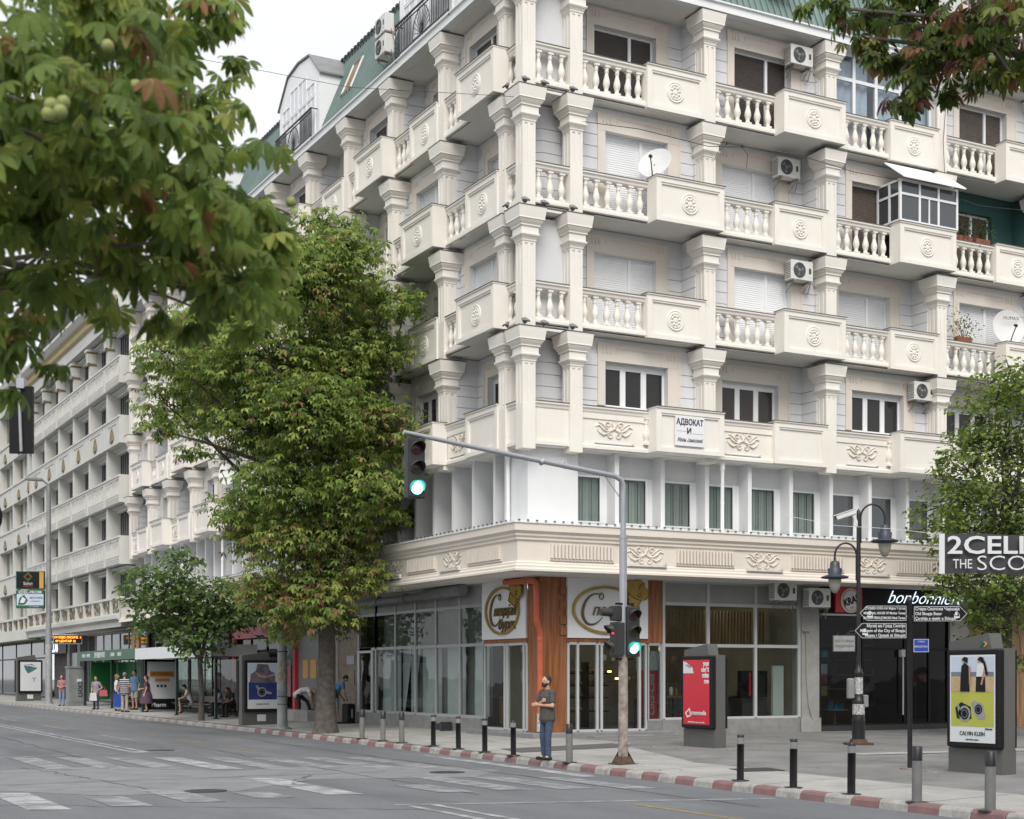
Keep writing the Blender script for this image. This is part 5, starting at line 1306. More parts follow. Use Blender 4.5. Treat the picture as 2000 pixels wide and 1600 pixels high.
PX0, PX1, PZ0, PZ1 = -.47, .57, .53, 2.03
# watch poster, right
o, f = ad('grey advertising column with couple and watch poster at the right', 1.02, -14.62, -PI/2, 1.0)
flat(f,'poster','poster_white',PX0,PX1,PZ0,PZ1); flat(f,'picture','poster_sky',-.44,.54,1.72,2.00,1); flat(f,'picture','poster_hill',-.44,.54,1.64,1.74,2); flat(f,'picture','poster_field',-.44,.54,1.40,1.66,3); flat(f,'picture','poster_lime',-.44,.54,.80,1.40,1)
for s_, x in ((1,-.12),(-1,.24)):
    poly(f,'figure','poster_skin',[(x-.05,1.90),(x+.04,1.91),(x+.06,1.97),(x-.02,2.0),(x-.07,1.96)],5); poly(f,'figure','black',[(x-.06,1.95),(x+.07,1.88),(x+.08,1.98),(x,2.0)],6)
    poly(f,'figure','black' if s_ > 0 else 'poster_white',[(x-.09,1.66),(x+.11,1.66),(x+.10,1.84),(x,1.90),(x-.07,1.84)],5); poly(f,'figure','black',[(x-.10,1.40),(x+.12,1.40),(x+.11,1.66),(x-.09,1.66)],6); poly(f,'figure','poster_skin',[(x+.10,1.84),(x+.14,1.82),(x+.05*s_+.10,1.52),(x+.05*s_+.06,1.52)],7)
poly(f,'figure','black',[(.30,1.98),(.36,1.90),(.42,1.70),(.38,1.68),(.32,1.86)],7)
def watch(cx, cz, r, k, a):
    q = MB(); y = -.132-.002*k
    q.disc((cx,y,cz), r, 24, 'y', None, 0); q.disc((cx,y-.002,cz), r*.72, 24, 'y', None, 1)
    q.disc((cx,y-.004,cz), r*.5, 24, 'y', None, 0); q.disc((cx,y-.005,cz), r*.44, 24, 'y', None, 1); return obj('watch', q.mesh('watch',['poster_grey','black']), f)
poly(f,'watch_strap','black',[(-.34,1.12),(-.2,1.22),(.02,1.14),(.04,.94),(-.1,.90),(-.3,.94)],3); watch(-.12,1.02,.14,4,0); poly(f,'watch_strap','poster_grey',[(.02,1.2),(.12,1.26),(.36,1.02),(.34,.94),(.2,.92)],3); watch(.2,1.10,.12,4,0); poly(f,'watch_strap','poster_grey',[(-.30,1.18),(-.26,1.2),(-.18,.98),(-.24,.96)],4)
text('lettering','CALVIN KLEIN',.10,'dark_grey',f,(.05,-.136,.68),sx=.9); text('lettering','Calvin Klein watches',.035,'dark_grey',f,(.05,-.136,.58)); text('lettering','Zdravko',.05,'dark_grey',f,(.42,-.136,.77),shear=.4)
q = MB(); q.exty([(.18,2.17),(.23,2.17),(.28,2.215),(.23,2.26),(.18,2.26),(.23,2.215)], -.012, -.006); q.exty([(.10,2.17),(.15,2.17),(.20,2.215),(.15,2.26),(.10,2.26),(.15,2.215)], -.014, -.007, 1); obj('maker_mark', q.mesh('maker_mark',['orange_sign','green_dark']), o)
# red poster
o, f = ad('grey advertising column with a red poster in front of the bakery glazing', 2.1, -4.95, -PI/2, 1.0)
flat(f,'poster','poster_red',PX0,PX1,PZ0,PZ1); poly(f,'picture','poster_white',[(PX0,1.72),(PX0,2.0),(-.36,1.98),(-.1,1.86),(-.05,1.72)],1); poly(f,'picture','poster_grey',[(-.40,1.92),(-.22,1.84),(-.12,1.86),(-.22,1.93)],2)
for i, w in enumerate(('you','can`t','miss','me')): text('lettering',w,.16,'poster_white',f,(.55,-.136,1.94-.135*i),align='RIGHT',off=.006,sx=.9)
text('lettering','screenmedia',.15,'poster_white',f,(.12,-.136,.80),off=.002,sx=.85); poly(f,'maker_mark','poster_white',[(-.40,.80),(-.20,.92),(-.16,.72),(-.32,.68)],1); poly(f,'maker_mark','poster_red',[(-.34,.80),(-.22,.86),(-.20,.75),(-.30,.73)],2); text('lettering','071 123 456  www.screenmedia',.05,'poster_white',f,(.05,-.136,.58))
# blue watch poster
o, f = ad('grey advertising column with a blue watch poster beside the street pole', -1.45, 16.3, .04, 1.06)
flat(f,'poster','poster_white',PX0,PX1,PZ0,PZ1); flat(f,'picture','poster_sky',-.44,.54,1.55,2.0,1); poly(f,'picture','poster_dusk',[(-.40,1.38),(.50,1.38),(.46,1.70),(.30,1.78),(.24,1.98),(-.14,2.0),(-.18,1.78),(-.36,1.66)],2); poly(f,'picture','poster_skin',[(-.25,1.78),(-.05,1.64),(.2,1.60),(.48,1.70),(.46,1.62),(.1,1.54),(-.1,1.58)],3); flat(f,'picture','poster_blue',-.44,.54,.83,1.40,1); watch(.02,1.08,.16,4,0); poly(f,'watch_strap','poster_grey',[(.16,1.12),(.36,1.06),(.36,1.0),(.16,1.02)],5); poly(f,'watch_strap','poster_grey',[(-.12,1.12),(-.2,1.28),(-.14,1.3),(-.04,1.2)],5)
text('lettering','CALVIN KLEIN',.07,'dark_grey',f,(.05,-.136,.68)); q = MB(); q.box(-.1,.2,-.03,-.02,.12,.34); obj('notice', q.mesh('notice','poster_white'), o)
o, f = ad('advertising column with a white poster at the far left pavement', -1.0, 62.5, .04, 1.2)
flat(f,'poster','poster_white',PX0,PX1,PZ0,PZ1); poly(f,'picture','poster_teal',[(-.30,1.86),(-.22,1.62),(-.08,1.42),(.24,1.60),(.40,1.72),(.1,1.80)],1); poly(f,'picture','poster_hill',[(-.30,1.88),(.3,1.84),(.1,1.92)],2); text('lettering','Y',.36,'poster_hill',f,(.22,-.136,1.10)); q = MB(); q.box(-.1,.2,-.03,-.02,.12,.34); obj('notice', q.mesh('notice','poster_white'), o)
# black twin lamp post
LX_, LY_ = 6.13, -5.82
LP = thing('street_lamp', 'black ornate lamp post with two hanging lanterns in front of the black shop', 'street lamp', (LX_,LY_,.14), -.49)
b = MB(); b.lathe([(.16,.05),(.155,.55),(.165,.60),(.15,.66),(.145,1.0),(.155,1.04),(.12,1.10),(.10,1.20),(.10,1.66),(.115,1.70),(.10,1.78),(.06,1.86),(.055,1.95)], 16); part('base_column', b, 'pole_black', LP)
b = MB(); b.lathe([(.052,1.9),(.05,5.5),(.045,5.62),(.0,5.68)], 12); [b.lathe([(.06,z),(.06,z+.05)], 12) for z in (4.3,4.45,3.4,2.7)]; part('pole', b, 'pole_black', LP)
b = MB(); b.box(-.32,.32,-.2,.2,-.06,.05); b.frustum(0,0,.19,.16,.05,.14); part('base_plate', b, 'rust', LP)
def arc(x0, z0, r, s_, drop):
    return [(x0,0,z0-.6),(x0,0,z0)]+[(x0+s_*r*(1-math.cos(t)),0,z0+r*1.15*math.sin(t)) for t in [PI*i/12 for i in range(1,13)]]+[(x0+s_*2*r,0,z0-drop)]
b = MB(); b.tube(arc(.05,5.45,.29,1,.55), .024, 8); b.tube(arc(-.05,4.55,.26,-1,.45), .024, 8); part('arm', b, 'pole_black', LP)
def lantern(x, z):
    q = MB(); q.lathe([(.10,.0),(.30,.02),(.34,.05),(.30,.07),(.16,.11),(.17,.25),(.12,.28),(.11,.40),(.07,.44)], 20, (x,0,z)); o = part('lantern', q, 'navy_metal', LP)
    q = MB(); q.lathe([(.0,-.34),(.07,-.31),(.13,-.18),(.16,-.02),(.15,.0)], 16, (x,0,z)); obj('globe', q.mesh('globe','lamp_glass'), o)
lantern(.63,4.90-.05); lantern(-.57,3.98)
b = MB(); b.lathe([(.104,1.22),(.104,1.62)], 16); b.lathe([(.149,.72),(.149,.98)], 16); part('sticker', b, 'sticker', LP)
b = MB(); b.cbox(-.28,-.1,-.08,.08,1.1,1.6,.03); b.cbox(.1,.22,-.1,.1,.9,1.2,.02); part('junction_box', b, 'steel_grey', LP)
CC = thing('security_camera', 'white security camera on top of the black lamp post', 'camera', (LX_,LY_,5.70), -.49)
b = MB(); b.cbox(-.55,-.06,-.07,.07,.0,.13,.02); b.box(-.60,-.04,-.085,.085,.125,.145); o = part('housing', b, 'cctv', CC); o.rotation_euler = (0,-.32,0); b = MB(); b.cyl((-.565,0,.065),(-.555,0,.065),.05); q = obj('lens', b.mesh('lens','black'), CC, rot=(0,-.32,0))
b = MB(); b.cyl((-.05,0,-.25),(-.15,0,.05),.05); b.box(-.12,.0,-.04,.04,-.3,-.18); part('bracket', b, 'cctv', CC)
HS = thing('hanging_sign', 'small framed board hanging from the left of the lamp post', 'sign', (LX_,LY_,2.55), -.49)
b = MB(); b.cbox(-.62,-.08,-.02,.02,-.18,.22,.01); part('board', b, 'mid_grey', HS); b = MB(); b.box(-.6,-.1,-.028,-.02,-.16,.20); part('panel', b, 'poster_grey', HS); b = MB(); b.box(-.3,.0,-.015,.015,.24,.27); b.tube([(-.02,0,.3),(-.2,0,.33),(-.25,0,.27)], .012, 6); b.box(-.52,-.48,-.01,.01,.2,.27); b.box(-.22,-.18,-.01,.01,.2,.27); part('bracket', b, 'pole_black', HS)
for z, t in ((.08,'РЕСТОРАН'),(-.04,'ПИЦЕРИЈА')): text('lettering', t, .085, 'gold_dark', HS, (-.35,-.03,z))
# fingerpost
FP = thing('fingerpost', 'black fingerpost with three tourist arrow boards and a blue street plate', 'signpost', (.88,-13.17,zs(.88,-13.17)), -.49)
b = MB(); b.lathe([(.045,0),(.042,3.0),(.055,3.02),(.05,3.06),(.0,3.10)], 12); part('pole', b, 'pole_black', FP)
b = MB(); b.box(-.16,.16,-.1,.1,0,.02); [b.lathe([(.02,.02),(.02,.06)], 6, (x,y,0)) for x in (-.12,.12) for y in (-.07,.07)]; part('base_plate', b, 'steel_worn', FP)
def finger(z0, h, l, s_, lines, bold, ls, iz=0):
    q = MB(); a = .06*s_; pts = [(a,z0),(a+s_*(l-.14),z0),(a+s_*l,z0+h/2),(a+s_*(l-.14),z0+h),(a,z0+h)]
    if s_ < 0: pts = pts[::-1]
    q.exty(pts, -.02, .02); o = part('arrow_board', q, 'black', FP)
    q = MB(); k = .014
    inn = [(a+s_*k,z0+k),(a+s_*(l-.145),z0+k),(a+s_*(l-.02),z0+h/2),(a+s_*(l-.145),z0+h-k),(a+s_*k,z0+h-k)]
    for (xa,za),(xb,zb) in zip(inn, inn[1:]+inn[:1]): q.tube([(xa,-.022,za),(xb,-.022,zb)], .005, 4)
    ix = a+s_*(l-.20); q.ring(ix,z0+h*.42,.055,.07,.008,-.024,-.021,4); q.box(ix-.05,ix+.05,-.024,-.021,z0+h*.24,z0+h*.34); q.box(ix-.03,ix+.01,-.024,-.021,z0+h*.4,z0+h*.62); obj('border', q.mesh('border','poster_white'), o)
    for i, ln in enumerate(lines):
        x = a+s_*.03 ; text('lettering', ln, ls, 'poster_white', o, (x,-.024,z0+h*(.80-.30*i)), align='LEFT' if s_ > 0 else 'RIGHT', sx=bold, off=.001)
finger(2.66,.285,.86,-1,('СПОМЕН КУЌА НА Мајка Тереза','MEMORIAL HOUSE OF Mother Teresa','SHTËPIA PËRKUJTIMORE Nënë Tereza'),.74,.062)
finger(2.345,.285,.95,-1,('Музеј на Град Скопје','Museum of the City of Skopje','Muzeu i Qytetit të Shkupit'),.86,.078)
finger(2.65,.285,.98,1,('Стара Скопска Чаршија','Old Skopje Bazar','Çarshija e vjetër e Shkupit'),.88,.078)
q = MB(); q.box(.06,.34,-.015,.0,2.10,2.34); o = part('street_plate', q, 'blue_sign', FP); text('lettering','МАКЕДОНИЈА',.046,'poster_white',o,(.20,-.018,2.20),sx=.78); text('lettering','УЛИЦА',.035,'poster_white',o,(.20,-.018,2.29)); q = MB(); [q.box(x0,x1,-.018,-.015,z0,z1) for x0,x1,z0,z1 in ((.065,.335,2.105,2.112),(.065,.335,2.328,2.335),(.065,.072,2.112,2.328),(.328,.335,2.112,2.328))]; obj('border', q.mesh('border','poster_white'), o)
# banner across the square
BN = thing('event_banner', 'dark grey concert banner with white lettering hung at the right edge', 'banner', (3.74,-10.96,3.86), -.49)
b = MB(); n = 24; W_ = 4.4
vs = []
for i in range(n+1):
    x = W_*i/n
    for z in (0,.80): vs.append((x, .03*math.sin(i*.9)+.02*math.sin(i*2.3), z+.015*math.sin(i*.5)))
b.add(vs, [(2*i,2*i+2,2*i+3,2*i+1) for i in range(n)], 0, True); part('cloth', b, 'banner', BN)
b = MB(); b.box(-.02,.09,-.062,-.05,-.0,.81); part('hem', b, 'poster_white', BN)
text('lettering','2CELLOS',.50,'poster_white',BN,(.13,-.07,.56),align='LEFT',off=.008,sx=1.30); text('lettering','THE',.27,'poster_white',BN,(.25,-.07,.19),align='LEFT',sx=.80); text('lettering','SCORE',.43,'poster_white',BN,(.72,-.07,.20),align='LEFT',sx=1.22,off=-.004)
b = MB(); b.tube([(0,0,.8),(-.7,.9,1.0),(-1.6,2.2,1.2),(-2.4,4.0,1.62)], .006, 4); b.tube([(W_,0,.8),(W_+3,0,1.0)], .006, 4); b.tube([(W_,0,.02),(W_+3,0,.0)], .006, 4); part('cord', b, 'white', BN)
b = MB(); b.cyl((W_+3,0,-3.75),(W_+3,0,1.6),.06); part('pole', b, 'pole_black', BN)
# street pole near the chestnut
SP = thing('tram_pole', 'tall grey steel pole beside the blue watch advertising column', 'pole', (-2.0,12.39,zs(-2,12.4)))
b = MB(); b.lathe([(.30,0),(.30,.05),(.17,.10),(.16,1.2),(.18,1.25),(.16,1.3),(.15,2.9),(.15,3.3),(.10,3.34),(.09,9.6)], 14); part('shaft', b, 'steel_grey', SP)
b = MB(); [b.lathe([(.165,z),(.165,z+.03)], 14) for z in (.8,1.05,1.9,2.5)]; b.lathe([(.17,3.28),(.17,3.34)], 14); part('band', b, 'dark_grey', SP); b = MB(); b.lathe([(.168,1.5),(.163,2.2)], 14); part('sticker_patch', b, 'steel_worn', SP)
# left lamp pole, box signs, display
PL = thing('lamp_pole', 'tall grey street lamp pole behind the far left pavement', 'street lamp', (-1.42,54.02,.19))
b = MB(); b.lathe([(.3,0),(.2,.15),(.19,4.2),(.15,4.3),(.12,12.6)], 14); part('pole', b, 'steel_grey', PL); b = MB(); b.tube([(0,0,12.5),(-.3,0,12.75),(-.6,0,12.8)], .05, 8); b.cbox(-1.3,-.35,-.18,.18,12.72,12.88,.03); part('lamp_head', b, 'steel_grey', PL); b = MB(); b.lathe([(.196,1.6),(.196,3.4)], 12); part('sticker', b, 'sticker', PL)
SG = thing('box_sign', 'dark hotel box sign above the green one on the left lamp pole', 'sign', (-1.62,53.8,6.78), -.49)
b = MB(); b.cbox(-1.68,-.06,-.12,.12,-.05,.98,.02); part('case', b, 'green_dark', SG); b = MB(); b.box(-1.62,-.34,-.128,-.12,0,.93); part('face', b, 'black', SG); b = MB(); b.box(-.33,-.1,-.128,-.12,0,.93); part('arrow_panel', b, 'orange_sign', SG)
b = MB(); [b.ring(-.98,.66,r,r*1.1,.018,-.135,-.128,4) for r in (.24,.16)]; part('diamond_mark', b, 'gold', SG); text('lettering','Solun',.24,'poster_white',SG,(-.98,-.132,.28)); text('lettering','★ ★ ★ ★',.12,'red',SG,(-.98,-.132,.10)); text('lettering','HOTEL & SPA',.07,'gold',SG,(-.98,-.132,.18))
SG = thing('box_sign', 'green and white advertising box sign lower on the left lamp pole', 'sign', (-1.62,53.8,5.65), -.49)
b = MB(); b.cbox(-1.68,-.06,-.12,.12,0,1.02,.02); part('case', b, 'green_dark', SG); b = MB(); b.box(-1.62,-.1,-.128,-.12,.16,.80); part('face', b, 'poster_sky', SG)
text('lettering','EDEL-PROM',.23,'poster_white',SG,(-.86,-.132,.90),off=.004,sx=1.08); text('lettering','АВТО СТАКЛА',.15,'green_dark',SG,(-.52,-.132,.58),sx=.7,off=.004); text('lettering','ул. Првомајска бб',.09,'green_dark',SG,(-.55,-.132,.40),sx=.7); text('lettering','02 / 24 63 600',.10,'poster_white',SG,(-.62,-.132,.08),sx=.9); poly_ = MB(); poly_.exty([(-1.55,.18),(-1.15,.2),(-.98,.45),(-1.2,.76),(-1.45,.6)], -.132, -.128); part('picture', poly_, 'green_dark', SG); poly_ = MB(); poly_.exty([(-1.45,.3),(-1.2,.3),(-1.1,.5),(-1.3,.66)], -.136, -.132); part('picture', poly_, 'poster_white', SG)
DS = thing('bus_display', 'orange dot matrix bus display fixed to the left lamp pole', 'display', (-1.25,53.6,3.60), -.35)
b = MB(); b.cbox(.0,1.62,-.1,.1,0,.56,.02); part('case', b, 'steel', DS); b = MB(); b.box(.05,1.57,-.108,-.1,.05,.51); part('screen', b, 'black', DS)
text('lettering','19 НОВО ЛИСИЧЕ  5',.17,'led',DS,(.81,-.112,.38),sx=.9,off=.004); text('lettering','57 ЦЕНТАР 12',.17,'led',DS,(.70,-.112,.17),sx=1.0,off=.004); b = MB(); b.box(-.1,.02,-.03,.03,.1,.16); b.box(-.1,.02,-.03,.03,.4,.46); part('bracket', b, 'steel', DS)
CB = thing('utility_cabinet', 'grey utility cabinet standing left of the green bus shelter', 'cabinet', (-1.15,47.9,zs(-1.15,47.9)), .1)
b = MB(); b.box(-.5,.5,-.25,.3,0,.15); b.cbox(-.48,.48,-.25,.28,.15,2.05,.02); b.box(-.52,.52,-.29,.32,2.03,2.12); part('housing', b, 'steel_grey', CB); b = MB(); b.box(-.42,.42,-.262,-.25,.25,1.95); part('door', b, 'steel_grey', CB); b = MB(); b.box(-.05,.2,-.27,-.262,1.3,1.45); part('notice', b, 'poster_white', CB); text('lettering','СКУП',.3,'dark_grey',CB,(.12,-.268,.9),(PI/2,PI/2,0),off=.01)
# bus shelters
def shelter(label, y0, y1, xf, xb, fm, back, name, lettering=None):
    z0 = zs(xf,(y0+y1)/2); o = thing('bus_shelter', label, 'bus shelter', (xf,y0,z0)); L_ = y1-y0; D = xb-xf
    for yy in (0,L_*.5,L_): 
        q = MB(); q.box(-.05,.05,yy-.05,yy+.05,0,2.45); q.box(-.11,.11,yy-.11,yy+.11,0,.03); part('post', q, 'shelter_frame', o)
        q = MB(); q.box(D-.04,D+.04,yy-.04,yy+.04,0,2.45); part('post', q, 'shelter_frame', o)
    q = MB(); q.box(-.25,D+.2,-.3,L_+.3,2.45,2.56); q.tube([(-.2,-.28,2.56),(D/2,-.28,2.82),(D+.2,-.28,2.56)], .03, 6)
    n = 8
    for i in range(n):
        a, c = -.25+(D+.45)*i/n, -.25+(D+.45)*(i+1)/n
        za, zc = 2.56+.26*math.sin(PI*i/n), 2.56+.26*math.sin(PI*(i+1)/n); q.quad((a,-.3,za),(c,-.3,zc),(c,L_+.3,zc),(a,L_+.3,za))
    part('roof', q, 'dark_grey', o)
    q = MB(); q.box(-.30,-.25,-.3,L_+.3,2.40,2.90); q.box(-.25,D,-.32,-.28,2.42,2.88); f = part('fascia', q, fm, o)
    for i in range(5):
        a, c = L_*i/5+.06, L_*(i+1)/5-.06
        q = MB(); q.box(D-.012,D+.002,a,c,.35,2.35); part('pane', q, back, o)
        q = MB(); q.box(D-.03,D+.03,a-.075,a-.045,.2,2.4); part('glazing_bar', q, 'shelter_frame', o)
    q = MB(); [q.box(D-.62+.15*i,D-.50+.15*i,L_*.12,L_*.88,.44,.48) for i in range(3)]; q.box(D-.18,D-.14,L_*.12,L_*.88,.55,.8)
    for yy in (L_*.15,L_*.5,L_*.85): q.box(D-.6,D-.2,yy-.03,yy+.03,.38,.44); q.tube([(D-.55,yy,.4),(D-.1,yy,.02)], .03, 5); q.tube([(D-.15,yy,.4),(D-.55,yy,.02)], .03, 5)
    part('seat', q, 'bench_wood', o)
    if lettering:
        for t, yy, s_, m in lettering: text('lettering', t, s_, m, o, (-.305,yy,2.65), (PI/2,0,-PI/2), off=.006)
    return o
s1 = shelter('bus shelter with green fascia and green poster wall', 35.2, 47.6, -.75, .75, 'green_dark', 'green_ad', 's1', [('ЗНАЕШ КАКО',7.6,.36,'poster_white'),('ЛАСКО',11.3,.22,'poster_white'),('ЛАСКО',10.2,.22,'poster_white'),('ЛАСКО',4.8,.22,'poster_white'),('ЛАСКО',3.4,.22,'poster_white'),('LAŠKO',.9,.40,'poster_white')])
q = MB(); q.box(.1,1.45,11.4,11.6,.35,2.35); part('end_poster', q, 'green_ad', s1)
q = MB(); q.box(-.31,-.30,-.3,2.0,2.42,2.88); part('fascia_end', q, 'green_dark', s1)
s2 = shelter('bus shelter with white fascia in front of the small tree', 22.8, 34.0, -1.05, .5, 'poster_white', 'shelter_glass', 's2')
q = MB(); q.cbox(-.02,1.5,10.85,11.1,.12,2.40,.02); o2 = part('end_poster_frame', q, 'black', s2); q = MB(); q.box(.10,1.38,10.83,10.848,.62,2.30); part('end_poster', q, 'poster_white', s2)
q = MB(); q.box(.2,1.3,10.815,10.828,1.62,1.86); q.box(.45,1.1,10.815,10.828,1.40,1.54); part('poster_block', q, 'poster_orange', s2); text('lettering','СИТЕ ПАТИШТА',.15,'dark_grey',s2,(.75,10.812,1.74),sx=.8); q = MB(); [q.box(.52+.17*i,.62+.17*i,10.815,10.828,1.15,1.25) for i in range(3)]; part('poster_block', q, 'black', s2); text('lettering','Pharm',.26,'poster_white',s2,(.62,10.84,.34),off=.006)
# bench at the right edge
BE = thing('park_bench', 'dark slatted bench cut by the right edge', 'bench', (17.9,-.6,.14), -.35)
for i in range(4): q = MB(); q.box(0,1.7,.02+.12*i,.12+.12*i,.44,.48); part('seat_slat', q, 'bench_wood', BE)
for i in range(4): q = MB(); q.box(0,1.7,.50+.02*i,.53+.02*i,.56+.12*i,.66+.12*i); part('back_slat', q, 'bench_wood', BE)
for x in (.15,1.5): q = MB(); q.box(x,x+.08,.02,.5,0,.44); q.box(x,x+.08,.5,.58,0,1.05); part('leg', q, 'concrete', BE)
# back of a sign mast at the left edge, close to the camera
SB = thing('sign_mast', 'dark back of a hanging traffic panel at the left edge', 'sign', (-16.42,-20.6,-.1), -.48)
b = MB(); b.cyl((.0,0,0),(.0,0,5.4),.06); b.tube([(0,0,5.2),(.35,.0,5.3),(.62,0,5.22)], .04, 8); part('pole', b, 'steel_grey', SB)
for x0, x1, m in ((.53,.625,'a'),(.625,.725,'b')): b = MB(); b.box(x0+.003,x1-.003,-.02,.02,3.70,4.24); part('panel', b, 'black', SB)
b = MB(); b.cyl((.635,-.035,3.71),(.615,-.035,4.25),.013); b.box(.60,.66,-.05,.03,4.22,4.30); b.tube([(.62,-.02,4.28),(.62,0,5.22)], .012, 6); part('bracket', b, 'steel', SB)
b = MB(); b.lathe([(.18,0),(.19,-.03),(.16,-.05),(0,-.05)], 24, (.30,-.02,3.18), 'y'); b.cyl((0,0,3.18),(.3,0,3.18),.02); part('round_sign', b, 'black', SB)
# wires
def wire(label, pts, r=.012):
    b = MB(); b.tube(pts, r, 5); return obj('overhead_wire', b.mesh('overhead_wire','wire'), label=label, cat='wire')
wire('thin overhead wire crossing the sky to the corner column', [(-9.0,9.0,19.8),(-6.5,7.0,18.9),(-3.2,3.6,17.5),(-.5,.6,16.75),(.0,.3,16.7)], .007)
b = MB(); b.tube([(1.6,.18,16.35),(3.7,.1,16.45),(5.9,.0,16.32),(7.2,-.05,16.5),(9,-.1,16.55),(11,-.1,16.4),(13.5,-.1,16.45),(16,0,16.2),(20,0,16.5)], .010, 5)
for x, z in ((6.5,16.5),(7.0,16.5)): b.lathe([(.0,-.05),(.05,0),(.0,.05)], 6, (x,-.05,z))
b.tube([(6.5,-.05,16.48),(6.2,-.05,16.2),(6.05,-.05,15.95)], .008, 4); b.tube([(7.0,-.05,16.48),(7.2,-.05,16.3),(7.15,-.05,15.9)], .008, 4)
obj('facade_cable', b.mesh('facade_cable','wire'), label='black cable strung along the fourth row of columns', cat='cable')
wire('black cable hanging down a column below the roof at the right', [(14.75,.15,20.2),(14.78,.12,19.2),(14.66,.12,18.0),(14.7,.1,17.0),(14.95,-.05,16.6)], .01)
# ------------------------------------------------------------------ trees
CAM = Vector(cam.location); FW = Vector((math.sin(TH), math.cos(TH), 0)); RT = Vector((math.cos(TH), -math.sin(TH), 0))
def leaf_tpl(n=5, fold=.25, wid=.26, droop=.5, simple=False, seg=2, spread=1.9):
    """one leaf: quads (k,4,3); stalk at origin, leaflets fan out around +x, blade normal +z"""
    Q = []
    angs = [0] if simple else [spread*(i/(n-1)-.5)*2 for i in range(n)]
    for a in angs:
        ln = 1.0 if simple else (1.0-.42*abs(a)/spread)
        c, s_ = math.cos(a), math.sin(a)
        st = [0,.18,.42,.68,.88,1.0] if seg > 2 else [0,.55,1.0]
        wd = [.03,.35,.72,1.0,.62,.0] if seg > 2 else [.06,1.0,.0]
        if simple: wd = [.0,.7,1.0,.75,.4,.0] if seg > 2 else [.0,1.0,.0]
        pts = []
        for t, w in zip(st, wd):
            x = .06+ln*t; z = -droop*ln*t*t; hw = wid*ln*w
            row = []
            for sgn in (-1,0,1):
                yy = sgn*hw; zz = z+abs(sgn)*hw*fold
                row.append((x*c-yy*s_, x*s_+yy*c, zz))
            pts.append(row)
        for k in range(len(pts)-1):
            Q.append([pts[k][1],pts[k+1][1],pts[k+1][0],pts[k][0]]); Q.append([pts[k][2],pts[k+1][2],pts[k+1][1],pts[k][1]])
    return np.array(Q, dtype=np.float32)
def quad_mesh(name, V, cols, m):
    """V: (n,4,3) quads; cols (n,3)"""
    n = len(V); me = bpy.data.meshes.new(name)
    me.vertices.add(n*4); me.loops.add(n*4); me.polygons.add(n)
    me.vertices.foreach_set('co', V.reshape(-1).astype(np.float32))
    me.loops.foreach_set('vertex_index', np.arange(n*4, dtype=np.int32)); me.polygons.foreach_set('loop_start', np.arange(0,n*4,4,dtype=np.int32)); me.polygons.foreach_set('loop_total', np.full(n,4,dtype=np.int32))
    at_ = me.color_attributes.new('col','FLOAT_COLOR','POINT')
    c4 = np.ones((n*4,4), dtype=np.float32); c4[:,:3] = np.repeat(cols,4,axis=0); at_.data.foreach_set('color', c4.reshape(-1))
    me.materials.append(MATS[m]); me.update(calc_edges=True); me.validate(); return me
def rotmats(yaw, pitch, roll):
    cy, sy, cp, sp_, cr, sr = np.cos(yaw), np.sin(yaw), np.cos(pitch), np.sin(pitch), np.cos(roll), np.sin(roll)
    n = len(yaw); Rz = np.zeros((n,3,3)); Rz[:,0,0]=cy; Rz[:,0,1]=-sy; Rz[:,1,0]=sy; Rz[:,1,1]=cy; Rz[:,2,2]=1
    Ry = np.zeros((n,3,3)); Ry[:,0,0]=cp; Ry[:,0,2]=sp_; Ry[:,1,1]=1; Ry[:,2,0]=-sp_; Ry[:,2,2]=cp
    Rx = np.zeros((n,3,3)); Rx[:,0,0]=1; Rx[:,1,1]=cr; Rx[:,1,2]=-sr; Rx[:,2,1]=sr; Rx[:,2,2]=cr
    return Rz @ Ry @ Rx
